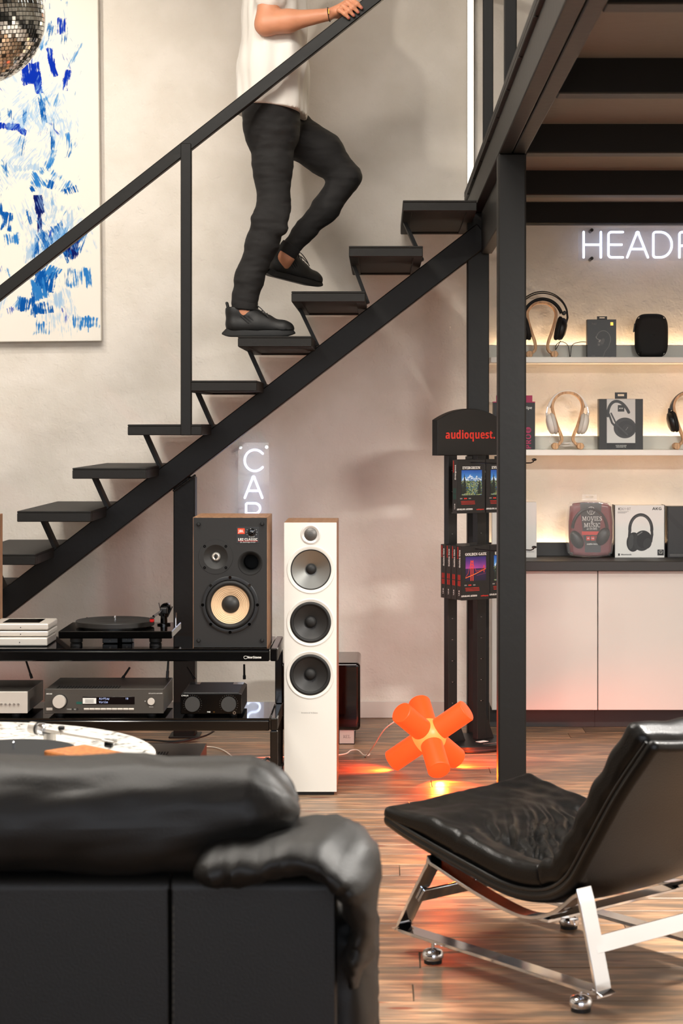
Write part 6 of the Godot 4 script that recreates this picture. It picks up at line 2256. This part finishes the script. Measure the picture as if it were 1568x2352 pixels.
	var hl := hand_bones(wr_l, lf, [wr_l + Vector3(0.035, -0.04, 0.015), wr_l + Vector3(0.045, -0.07, 0.02), wr_l + Vector3(0.042, -0.092, 0.026)])
	hl.append([el_l.lerp(wr_l, 0.75), wr_l, 0.032, 0.027])
	body("hand", nets(hl, 0.0035, 0.004, [], null, 0.0, base), skin, skin_body)
	# head with a face, looking up the stair
	var hd := []
	var F3 := Vector3(0.97, 0.24, 0)
	var U3 := Vector3(-0.24, 0.97, 0)
	var hp := func(f: float, u: float, z: float) -> Vector3: return head + F3 * f + U3 * u + Vector3(0, 0, z)
	hd.append([hp.call(-0.02, 0.045, 0.012), hp.call(-0.02, 0.045, -0.012), 0.078, 0.078])
	hd.append([hp.call(0.03, 0.04, 0.01), hp.call(0.03, 0.04, -0.01), 0.066, 0.066])
	hd.append([hp.call(0.035, -0.02, 0.012), hp.call(0.035, -0.02, -0.012), 0.052, 0.052])
	hd.append([hp.call(0.05, -0.082, 0.014), hp.call(0.05, -0.082, -0.014), 0.026, 0.026])
	hd.append([hp.call(0.0, -0.05, 0.035), hp.call(0.045, -0.082, 0.012), 0.026, 0.022])
	hd.append([hp.call(0.0, -0.05, -0.035), hp.call(0.045, -0.082, -0.012), 0.026, 0.022])
	hd.append([hp.call(0.088, 0.012, 0), hp.call(0.108, -0.024, 0), 0.009, 0.012])
	hd.append([hp.call(0.095, -0.026, 0.011), hp.call(0.095, -0.026, -0.011), 0.010, 0.010])
	hd.append([hp.call(0.082, 0.026, 0.036), hp.call(0.082, 0.026, -0.036), 0.012, 0.012])
	for s in [-1.0, 1.0]:
		hd.append([hp.call(-0.012, 0.015, s * 0.083), hp.call(-0.006, -0.025, s * 0.078), 0.012, 0.008])
	hd.append([hp.call(-0.03, -0.02, 0), neck, 0.055, 0.054])
	var hm := body("head", nets(hd, 0.007, 0.006, [], null, 0.0, base), skin, skin_body)
	for s in [-1.0, 1.0]:
		body("eye", MB.new().ball(hp.call(0.080, 0.008, s * 0.031) - base, Vector3.ONE * 0.0125, 14, 10).finish(60.0), M.eye_white, hm)
		body("iris", MB.new().ball(hp.call(0.0895, 0.008, s * 0.031) - base, Vector3.ONE * 0.0055, 12, 8).finish(60.0), M.hair_brown, hm)
	body("mouth", MB.new().ball(hp.call(0.083, -0.052, 0) - base, Vector3(0.010, 0.006, 0.022), 14, 8, Basis(F3, U3, Vector3.BACK)).finish(60.0), M.lip, hm)
	body("hair", nets([[hp.call(-0.03, 0.06, 0.015), hp.call(-0.03, 0.06, -0.015), 0.084, 0.084], [hp.call(0.03, 0.075, 0.015), hp.call(0.03, 0.075, -0.015), 0.05, 0.05], [hp.call(-0.055, 0.0, 0.02), hp.call(-0.055, 0.0, -0.02), 0.058, 0.058]], 0.01, 0.007, [], noise(14.0), 0.012, base), M.hair_brown, o)
	# t-shirt: loose, cut at the hem, the neck and the sleeves
	var st := []
	for z in [8.235, 8.33, 8.42]:
		st.append([at(624, 262, z), at(626, 150, z), 0.150, 0.147])
		st.append([at(626, 150, z), at(632, -40, z), 0.147, 0.128])
	st.append([chest + Vector3(0, 0.08, 0.10), sh_r + Vector3(0, 0.004, 0), 0.085, 0.072])
	st.append([chest + Vector3(0, 0.08, -0.10), sh_l + Vector3(0, 0.004, 0), 0.085, 0.072])
	st.append([sh_r, sh_r.lerp(el_r, 0.6), 0.07, 0.066])
	st.append([sh_l, sh_l.lerp(el_l, 0.6), 0.07, 0.066])
	st.append([chest + Vector3(0, 0.05, 0), neck, 0.11, 0.066])
	var hem := at(625, 264, 8.33)
	var folds := noise(5.0, FastNoiseLite.TYPE_SIMPLEX_SMOOTH, 2, 61)
	var cuts := [[hem, Vector3(-0.12, -1, 0.05).normalized()], [neck + Vector3(0.01, 0.0, 0), Vector3(0.3, 1, 0).normalized()]]
	body("t_shirt", nets(st, 0.012, 0.0085, cuts, folds, 0.020, base, Vector3(1.6, 0.45, 1.6)), shirt, o)
	# trousers, with creases behind the knee and at the hem
	var j := []
	for z in [8.23, 8.33, 8.43]:
		j.append([at(622, 252, z), at(624, 300, z), 0.128, 0.122])
	j.append([at(622, 292, 8.22), at(626, 382, 8.21), 0.102, 0.085])
	j.append([at(626, 382, 8.21), at(629, 478, 8.2), 0.085, 0.069])
	j.append([at(629, 478, 8.2), at(602, 560, 8.2), 0.069, 0.068])
	j.append([at(602, 560, 8.2), at(572, 640, 8.2), 0.068, 0.059])
	j.append([at(572, 640, 8.2), at(562, 692, 8.2), 0.059, 0.054])
	j.append([at(562, 688, 8.2), at(561, 698, 8.2), 0.050, 0.047])
	j.append([at(652, 294, 8.44), at(742, 352, 8.45), 0.108, 0.092])
	j.append([at(742, 352, 8.45), at(795, 407, 8.45), 0.092, 0.064])
	j.append([at(795, 407, 8.45), at(748, 478, 8.45), 0.064, 0.060])
	j.append([at(748, 478, 8.45), at(700, 530, 8.45), 0.060, 0.046])
	j.append([at(700, 530, 8.45), at(661, 576, 8.45), 0.046, 0.040])
	var creases := noise(9.0, FastNoiseLite.TYPE_SIMPLEX_SMOOTH, 2, 63)
	# rings of crumpled cloth: behind the knee and above the hem
	for e in [[600, 488, 0.030], [594, 505, 0.032], [598, 520, 0.030]]:
		j.append([at(e[0], e[1], 8.16), at(e[0] + 50, e[1] + 8, 8.16), e[2], e[2] * 0.8])
	var jc := [[at(625, 246, 8.33), Vector3(0.1, 1, 0).normalized()], [at(561, 712, 8.2), Vector3(-0.1, -1, 0).normalized()]]
	var jeans := body("jeans", nets(j, 0.010, 0.0085, [jc[0]], creases, 0.0046, base, Vector3(0.9, 2.4, 0.9)), denim, o)
	for e in [[563, 690, 561, 711, 8.2, 0.0535], [670, 564, 657, 584, 8.45, 0.044]]:
		var c0 := at(e[0], e[1], e[4]) - base
		var c1 := at(e[2], e[3], e[4]) - base
		var l := c0.distance_to(c1)
		body("cuff", MB.new().lathe([Vector2(e[5] - 0.004, -0.002), Vector2(e[5] + 0.002, 0.0), Vector2(e[5] + 0.004, l * 0.3), Vector2(e[5] + 0.003, l * 0.85), Vector2(e[5], l), Vector2(e[5] - 0.005, l)], 36, MB.along(c0, c1)).finish(50.0), denim, jeans)
	# bracelet
	var wa := (wr_r - el_r).normalized()
	var br := part("bracelet", MB.new().tube(ring3(wr_r + wa * 0.006 - base, wa, 0.0305), 0.0018, 6, true), M.black_satin, o)
	part("gold_bar", MB.new().box(wr_r + wa * 0.006 - base + Vector3(0, 0.006, 0.0318), Vector3(0.005, 0.022, 0.004), 0.001), M.gold, br)
	shoe(o, at(512, 773.5, 8.2) - base, Basis.IDENTITY)
	shoe(o, at(610, 632, 8.43) - base, Basis(Vector3.BACK, deg_to_rad(-11.0)) * Basis(Vector3.UP, deg_to_rad(40.0)))


func ring3(c: Vector3, axis: Vector3, r: float, n := 24) -> Array:
	var x := axis.cross(Vector3.UP).normalized()
	var y := axis.cross(x)
	var o := []
	for i in n:
		o.append(c + x * cos(TAU * i / n) * r + y * sin(TAU * i / n) * r)
	return o


# trainer: heel at the origin, toe along +x, 0.315 long
func shoe(o: Node3D, where: Vector3, turn: Basis) -> void:
	var s := Node3D.new()
	s.name = "shoe"
	s.transform = Transform3D(turn, where)
	o.add_child(s, true)
	var u := []
	u.append([Vector3(0.055, 0.050, 0), Vector3(0.15, 0.052, 0), 0.040, 0.042])
	u.append([Vector3(0.15, 0.052, 0), Vector3(0.265, 0.036, 0.004), 0.042, 0.034])
	u.append([Vector3(0.265, 0.036, 0.004), Vector3(0.285, 0.034, 0.004), 0.032, 0.027])
	u.append([Vector3(0.05, 0.06, 0), Vector3(0.052, 0.118, 0), 0.036, 0.034])
	u.append([Vector3(0.052, 0.112, 0), Vector3(0.115, 0.095, 0), 0.036, 0.036])
	u.append([Vector3(0.115, 0.092, 0), Vector3(0.19, 0.062, 0), 0.036, 0.036])
	u.append([Vector3(0.036, 0.11, 0), Vector3(0.028, 0.135, 0), 0.018, 0.010])
	var cut := [[Vector3(0, 0.026, 0), Vector3(0, -1, 0)], [Vector3(0.06, 0.131, 0), Vector3(-0.05, 1, 0).normalized()]]
	part("upper", nets(u, 0.007, 0.006, cut), M.shoe_black, s)
	# sole: an outline that flares at the heel and rises at the toe
	var sole := MB.new()
	var g := []
	for i in 25:
		var f := i / 24.0
		var x := lerpf(-0.004, 0.316, f)
		var w := 0.046 * pow(sin(PI * clampf(f * 0.96 + 0.02, 0.0, 1.0)), 0.35) * (0.9 + 0.12 * sin(f * 5.2 + 2.8))
		var y0 := 0.014 * pow(maxf(0.0, f - 0.78) / 0.22, 2.0) + 0.010 * pow(maxf(0.0, 0.12 - f) / 0.12, 2.0)
		var y1 := lerpf(0.047, 0.027, smoothstep(0.0, 0.5, f)) + 0.008 * pow(maxf(0.0, f - 0.8) / 0.2, 2.0)
		var b := 0.030 * maxf(0.0, 1.0 - f / 0.16) - 0.012 * maxf(0.0, (f - 0.86) / 0.14)
		g.append([Vector3(x, y0, -w * 0.92), Vector3(x, y0 + 0.006, -w), Vector3(x + b, y1, -w * 0.96), Vector3(x + b, y1, 0), Vector3(x + b, y1, w * 0.96), Vector3(x, y0 + 0.006, w), Vector3(x, y0, w * 0.92), Vector3(x, y0, 0), Vector3(x, y0, -w * 0.92)])
	sole.grid(g)
	sole.fix(0)
	part("sole", sole, M.shoe_sole, s, 40.0)
	part("tongue", MB.new().soft(Vector3(0.108, 0.132, 0), Vector3(0.02, 0.055, 0.05), 0.009, 3, 1, Basis(Vector3.BACK, 0.55)), M.shoe_black, s)
	part("heel_tab", MB.new().soft(Vector3(0.022, 0.128, 0), Vector3(0.012, 0.05, 0.034), 0.005, 3, 1, Basis(Vector3.BACK, 0.25)), M.shoe_black, s)
	for i in 3:
		part("side_stripe", MB.new().soft(Vector3(0.098 + i * 0.016, 0.074, 0.0430), Vector3(0.006, 0.05, 0.004), 0.0018, 2, 1, Basis(Vector3.BACK, 0.8)), M.shoe_sole, s)
	part("toe_cap", MB.new().soft(Vector3(0.272, 0.045, 0.003), Vector3(0.05, 0.03, 0.060), 0.014, 4, 1, Basis(Vector3.BACK, -0.2)), M.shoe_sole, s)
	var lc := MB.new()
	for i in 5:
		var x := 0.125 + i * 0.020
		var y := 0.139 - i * 0.0135
		lc.tube(curve([Vector3(x, y - 0.012, -0.026), Vector3(x + 0.008, y + 0.004, 0), Vector3(x, y - 0.012, 0.026)], 0.008), 0.0026, 6)
	part("laces", lc, M.rubber, s)
	part("lace_loop", MB.new().tube(curve([Vector3(0.125, 0.128, 0.006), Vector3(0.128, 0.150, 0.012), Vector3(0.142, 0.168, 0.014), Vector3(0.140, 0.172, 0.016), Vector3(0.130, 0.155, 0.016), Vector3(0.130, 0.130, 0.010), Vector3(0.16, 0.115, 0.03), Vector3(0.19, 0.095, 0.040)], 0.006), 0.0022, 6).tube(curve([Vector3(0.125, 0.128, 0.0), Vector3(0.15, 0.135, 0.02), Vector3(0.18, 0.110, 0.035), Vector3(0.20, 0.085, 0.042)], 0.008), 0.0022, 6), M.rubber, s)


# ---------- armchair ----------
func profile_at(pl: Array, s: float) -> Array:      # point and upward normal at arc length s of a polyline
	var l := 0.0
	for i in pl.size() - 1:
		var a: Vector2 = pl[i]
		var b: Vector2 = pl[i + 1]
		var d := a.distance_to(b)
		if l + d >= s or i == pl.size() - 2:
			var t := (b - a) / d
			# blend the direction with the neighbours, for a smooth normal
			var f := (s - l) / d
			var t0: Vector2 = (t + ((a - pl[i - 1]).normalized() if i > 0 else t)).normalized()
			var t1: Vector2 = (t + ((pl[i + 2] - b).normalized() if i < pl.size() - 2 else t)).normalized()
			var tt := t0.lerp(t1, clampf(f, 0, 1)).normalized()
			return [a + t * (s - l), Vector2(-tt.y, tt.x)]
		l += d
	return []


func length_of(pl: Array) -> float:
	var l := 0.0
	for i in pl.size() - 1:
		l += pl[i].distance_to(pl[i + 1])
	return l


func armchair() -> void:
	var o := thing("armchair", "low black leather lounge chair on a polished flat steel frame, facing away", "armchair", Vector3(0.118, 0, -4.94), "", deg_to_rad(-49.3))
	# local axes: x backwards along the seat, y up, the near side at z = 0, the far side at z = -0.6
	var W := 0.57
	var shell := curve([Vector2(-0.200, 0.318), Vector2(-0.11, 0.294), Vector2(0.02, 0.266), Vector2(0.16, 0.238), Vector2(0.28, 0.216), Vector2(0.38, 0.216), Vector2(0.47, 0.238), Vector2(0.545, 0.290), Vector2(0.615, 0.392), Vector2(0.695, 0.515), Vector2(0.775, 0.622), Vector2(0.805, 0.662)], 0.02)
	var L := length_of(shell)
	var half := W / 2
	var edge_up := func(z: float) -> float: return 0.022 * pow(absf(z) / half, 3.0)
	part("shell", MB.new().soft(Vector3.ZERO, Vector3(L, 0.034, W), 0.0165, 4, 44, Basis.IDENTITY, func(p: Vector3, d: Vector3) -> Vector3:
		var e := profile_at(shell, p.x + L / 2)
		var q: Vector2 = e[0] + e[1] * (p.y + 0.017 + edge_up.call(p.z))
		var inset := 0.035 * pow(absf(p.x) / (L / 2), 6.0)
		return Vector3(q.x, q.y, p.z * (1.0 - inset) - half)), M.leather, o, 60.0)
	# cushions: seat and back, wrinkled
	var wr := noise(1.0, FastNoiseLite.TYPE_SIMPLEX_SMOOTH, 2, 71)
	var pad := func(called: String, s0: float, s1: float, thick: float, wid: float, seat: bool) -> void:
		var l := s1 - s0
		part(called, MB.new().soft(Vector3.ZERO, Vector3(l, thick, wid), thick * 0.36, 5, 72, Basis.IDENTITY, func(p: Vector3, d: Vector3) -> Vector3:
			var s := s0 + p.x + l / 2
			var e := profile_at(shell, s)
			var zz := p.z / (wid / 2)
			var top := clampf(d.y * 1.4, 0.0, 1.0)
			# swollen rims, lower middle
			var y: float = p.y * (lerpf(0.55, 1.0, smoothstep(-0.02, 0.24, s)) if seat else 1.0) + thick / 2 + 0.030 + edge_up.call(p.z)
			y += top * (0.012 * (1.0 - pow(absf(zz), 2.0)) - 0.012 * exp(-pow((absf(zz) - 0.62) / 0.10, 2.0)) * (smoothstep(0.18, 0.34, s) if seat else 0.0))
			if seat:
				var far := (p.x + l / 2) / l
				var q := p.z * 0.82 + (s - 0.3) * -0.62 + wr.get_noise_2d(p.z * 4.0, s * 4.0) * 0.035
				var amp := 0.0085 * smoothstep(0.28, 0.62, far) * (1.0 - smoothstep(0.90, 1.0, far)) * (1.0 - smoothstep(0.55, 0.8, absf(zz + 0.05)))
				y += top * amp * (0.55 * sin(q * 120.0) + 0.6 * sin(q * 205.0 + 1.0) + 0.3 * sin(q * 310.0))
				y += top * 0.004 * wr.get_noise_2d(p.z * 9.0, s * 9.0)
				# cross seam of the rim
				y -= 0.006 * exp(-pow((s - 0.30) / 0.010, 2.0)) * smoothstep(0.50, 0.85, absf(zz))
				y -= (0.012 + 0.014 * zz) * (1.0 - smoothstep(0.0, 0.3, far))
			else:
				var q2 := s + wr.get_noise_2d(p.z * 5.0, s * 3.0) * 0.03
				y += 0.003 * sin(q2 * 70.0 + p.z * 20.0) * smoothstep(0.5, 0.9, absf(zz))
				y += 0.005 * wr.get_noise_2d(p.z * 6.0, s * 6.0)
			var c: Vector2 = e[0] + e[1] * y
			return Vector3(c.x, c.y, p.z - half)), M.leather, o, 60.0)
	pad.call("seat_cushion", -0.004, 0.655, 0.068, W - 0.010, true)
	pad.call("back_cushion", 0.625, L - 0.004, 0.072, W - 0.010, false)
	# welts along the rim
	for s in [0.0, -1.0]:
		for y in [0.016, 0.030]:
			var path := []
			for i in 60:
				var e := profile_at(shell, L * (0.012 + 0.976 * i / 59.0))
				var inset: float = 0.035 * pow(absf(i / 59.0 * 2.0 - 1.0), 6.0) * half
				var q: Vector2 = e[0] + e[1] * (y + 0.022)
				path.append(Vector3(q.x, q.y, (-0.004 - inset if s == 0.0 else -W + 0.004 + inset)))
			part("welt", MB.new().tube(path, 0.0052, 8), M.leather_welt, o)
	# frame: two closed loops of flat steel, joined by cross bars, on four round feet
	var loop2 := curve([Vector2(0.016, 0.268), Vector2(0.002, 0.262), Vector2(-0.110, 0.088), Vector2(-0.112, 0.074), Vector2(-0.098, 0.066), Vector2(0.25, 0.064), Vector2(0.588, 0.060), Vector2(0.604, 0.066), Vector2(0.603, 0.080), Vector2(0.551, 0.272), Vector2(0.545, 0.284), Vector2(0.532, 0.280), Vector2(0.47, 0.232), Vector2(0.40, 0.203), Vector2(0.32, 0.199), Vector2(0.18, 0.225)], 0.012, true)
	for s in 2:
		var z := -0.025 if s == 0 else -0.545
		var path := []
		for p in loop2:
			path.append(Vector3(p.x, p.y, z))
		part("frame", MB.new().sweep(path, [Vector2(-0.0045, -0.0245), Vector2(-0.0035, -0.0255), Vector2(0.0035, -0.0255), Vector2(0.0045, -0.0245), Vector2(0.0045, 0.0245), Vector2(0.0035, 0.0255), Vector2(-0.0035, 0.0255), Vector2(-0.0045, 0.0245)], Vector3.BACK, true), M.chrome, o, 25.0)
		for x in [0.0, 0.534]:
			var f := part("foot", MB.new().lathe([Vector2(0, 0.010), Vector2(0.026, 0.010), Vector2(0.0285, 0.016), Vector2(0.0285, 0.024), Vector2(0.024, 0.033), Vector2(0.012, 0.038), Vector2(0.0045, 0.039), Vector2(0.0045, 0.060), Vector2(0, 0.060)], 36, Transform3D(Basis.IDENTITY, Vector3(x, 0, z))), M.chrome, o, 50.0)
			part("foot_pad", MB.new().cyl(Vector3(x, 0, z), Vector3(x, 0.011, z), 0.024, 28), M.rubber, f)
	for e in [[-0.048, 0.168, 0.98], [0.580, 0.168, 1.86]]:
		part("cross_bar", MB.new().box(Vector3(e[0], e[1], -0.285), Vector3(0.042, 0.008, 0.52), 0.001, Basis(Vector3.BACK, e[2])), M.chrome, o)
	part("seat_bar", MB.new().box(Vector3(0.40, 0.194, -0.285), Vector3(0.05, 0.008, 0.52), 0.001), M.chrome, o)
	part("bolt", MB.new().lathe([Vector2(0, -0.012), Vector2(0.010, -0.012), Vector2(0.011, -0.006), Vector2(0.011, 0.0), Vector2(0, 0)], 16, Transform3D(Basis.IDENTITY, Vector3(0.44, 0.19, -0.10))), M.chrome, o)


# ---------- sofa ----------
func sofa() -> void:
	var lt := mat("sofa_leather", Color(0.052, 0.043, 0.032), 0.54, 0.0, 0.45)
	relief(lt, noise_tex(noise(0.09, FastNoiseLite.TYPE_CELLULAR, 2, 12), 512, 512), 0.05, 6.0, false)
	var o := thing("sofa", "black leather sofa seen from behind with soft overhanging cushions", "sofa", Vector3(-1.1, 0, -3.6))
	var d := 3.25
	var k := d / F
	var xr := (772.0 - VX) * k
	var top := EYE + (VY - 2018.0) * k
	var seam := (390.0 - VX) * k
	for e in [[-2.1, -1.24], [-1.2385, seam - 0.0008], [seam + 0.0008, xr]]:
		var prof := [Vector2(0.0, 0.06), Vector2(0.0, top - 0.022)]
		for i in 7:
			var q := PI / 12.0 * i
			prof.append(Vector2(0.022 - cos(q) * 0.022, top - 0.022 + sin(q) * 0.022))
		prof.append_array([Vector2(0.14, top), Vector2(0.14, 0.06)])
		wpart("back_panel", MB.new().extrude(prof, e[1] - e[0], Transform3D(Basis(Vector3.FORWARD, Vector3.UP, Vector3.RIGHT), Vector3(e[0], 0, -d)), 0.004), lt, o, 50.0)
	var sti := MB.new()
	for i in 40:
		sti.box(Vector3(seam + 0.006, 0.1 + i * 0.0125, -d + 0.0006), Vector3(0.0012, 0.007, 0.0012))
	mat("thread", Color(0.36, 0.34, 0.30), 0.8)
	wpart("stitching", sti, M.thread, o).set_meta("kind", "stuff")
	wpart("seat_base", MB.new().soft(Vector3(-1.08, 0.24, -3.70), Vector3(2.0, 0.30, 0.62), 0.04, 4, 2), lt, o, 60.0)
	var lump := noise(1.0, FastNoiseLite.TYPE_SIMPLEX_SMOOTH, 3, 81)
	# loose back cushions lying over the back edge
	var cushion := func(called: String, c: Vector3, s: Vector3, r: float, amp: float, droop: float) -> void:
		wpart(called, MB.new().soft(c, s, r, 8, 16, Basis.IDENTITY, func(p: Vector3, dd: Vector3) -> Vector3:
			var w := p + c
			var f := p.x / (s.x / 2)
			var y := p.y * (1.0 - 0.32 * pow(maxf(0.0, f), 6.0)) + droop * pow(maxf(0.0, f), 3.0)
			var q := Vector3(p.x, y, p.z * (1.0 - 0.25 * pow(absf(f), 6.0)))
			return q + dd * (lump.get_noise_3d(w.x * 4.5, w.y * 8.0, w.z * 5.0) * amp + lump.get_noise_3d(w.x * 16.0 + w.y * 9.0, w.y * 6.0, w.z * 9.0) * amp * 0.35)), lt, o, 60.0)
	var yt := EYE + (VY - 1747.0) * 3.33 / F
	var yb := EYE + (VY - 1990.0) * 3.33 / F
	var cxr := (688.0 - VX) * 3.33 / F
	cushion.call("back_cushion", Vector3(cxr - 0.48, (yt + yb) / 2, -3.34), Vector3(0.96, yt - yb, 0.27), 0.095, 0.016, 0.006)
	cushion.call("back_cushion", Vector3(cxr - 1.43, (yt + yb) / 2, -3.34), Vector3(0.93, yt - yb, 0.27), 0.095, 0.016, 0.0)
	for i in 2:
		cushion.call("seat_cushion", Vector3(-0.62 - i * 0.92, 0.44, -3.73), Vector3(0.9, 0.15, 0.58), 0.07, 0.012, 0.0)
	# the arm pad folds over the back corner and hangs down outside
	var pts := [at(455, 1962, 3.32), at(540, 1958, 3.31), at(640, 1950, 3.30), at(730, 1948, 3.29), at(790, 1962, 3.285), at(822, 2010, 3.285), at(830, 2080, 3.285), at(828, 2160, 3.285), at(815, 2230, 3.285), at(803, 2268, 3.285)]
	var path := curve(pts, 0.012)
	var scales := []
	var n := path.size()
	for i in n:
		var f := float(i) / (n - 1)
		var thick := 0.040 * smoothstep(0.0, 0.12, f + 0.035) * lerpf(1.0, 0.62, smoothstep(0.45, 0.8, f)) * (1.0 - 0.75 * smoothstep(0.86, 1.0, f))
		scales.append(Vector2(1.0, 1.0) * (thick / 0.040) * (1.0 + 0.10 * lump.get_noise_2d(i * 1.6, 3.0)))
	var pr := []
	for i in 28:
		var a := TAU * i / 28
		pr.append(Vector2(cos(a) * 0.17 * (1.0 + 0.02 * sin(a * 3.0)), sin(a) * 0.040))
	var fold := MB.new()
	fold.sweep(path, pr, Vector3.ZERO, false, scales)
	# soft folds
	for i in fold.v.size():
		var w: Vector3 = fold.v[i]
		fold.v[i] = w + Vector3(lump.get_noise_3d(w.x * 7.0, w.y * 7.0, w.z * 4.0), lump.get_noise_3d(w.x * 7.0 + 31.0, w.y * 5.0, w.z * 4.0), lump.get_noise_3d(w.x * 7.0, w.y * 7.0 + 17.0, w.z * 4.0)) * 0.020
	wpart("arm_pad", fold, lt, o, 60.0)
	cushion.call("arm", Vector3(-0.085, 0.33, -3.66), Vector3(0.15, 0.46, 0.68), 0.06, 0.012, 0.0)
	for x in [-2.0, -0.12]:
		for z in [-3.36, -3.94]:
			wpart("foot", MB.new().cyl(Vector3(x, 0, z), Vector3(x, 0.10, z), 0.022, 20), M.black_satin, o)
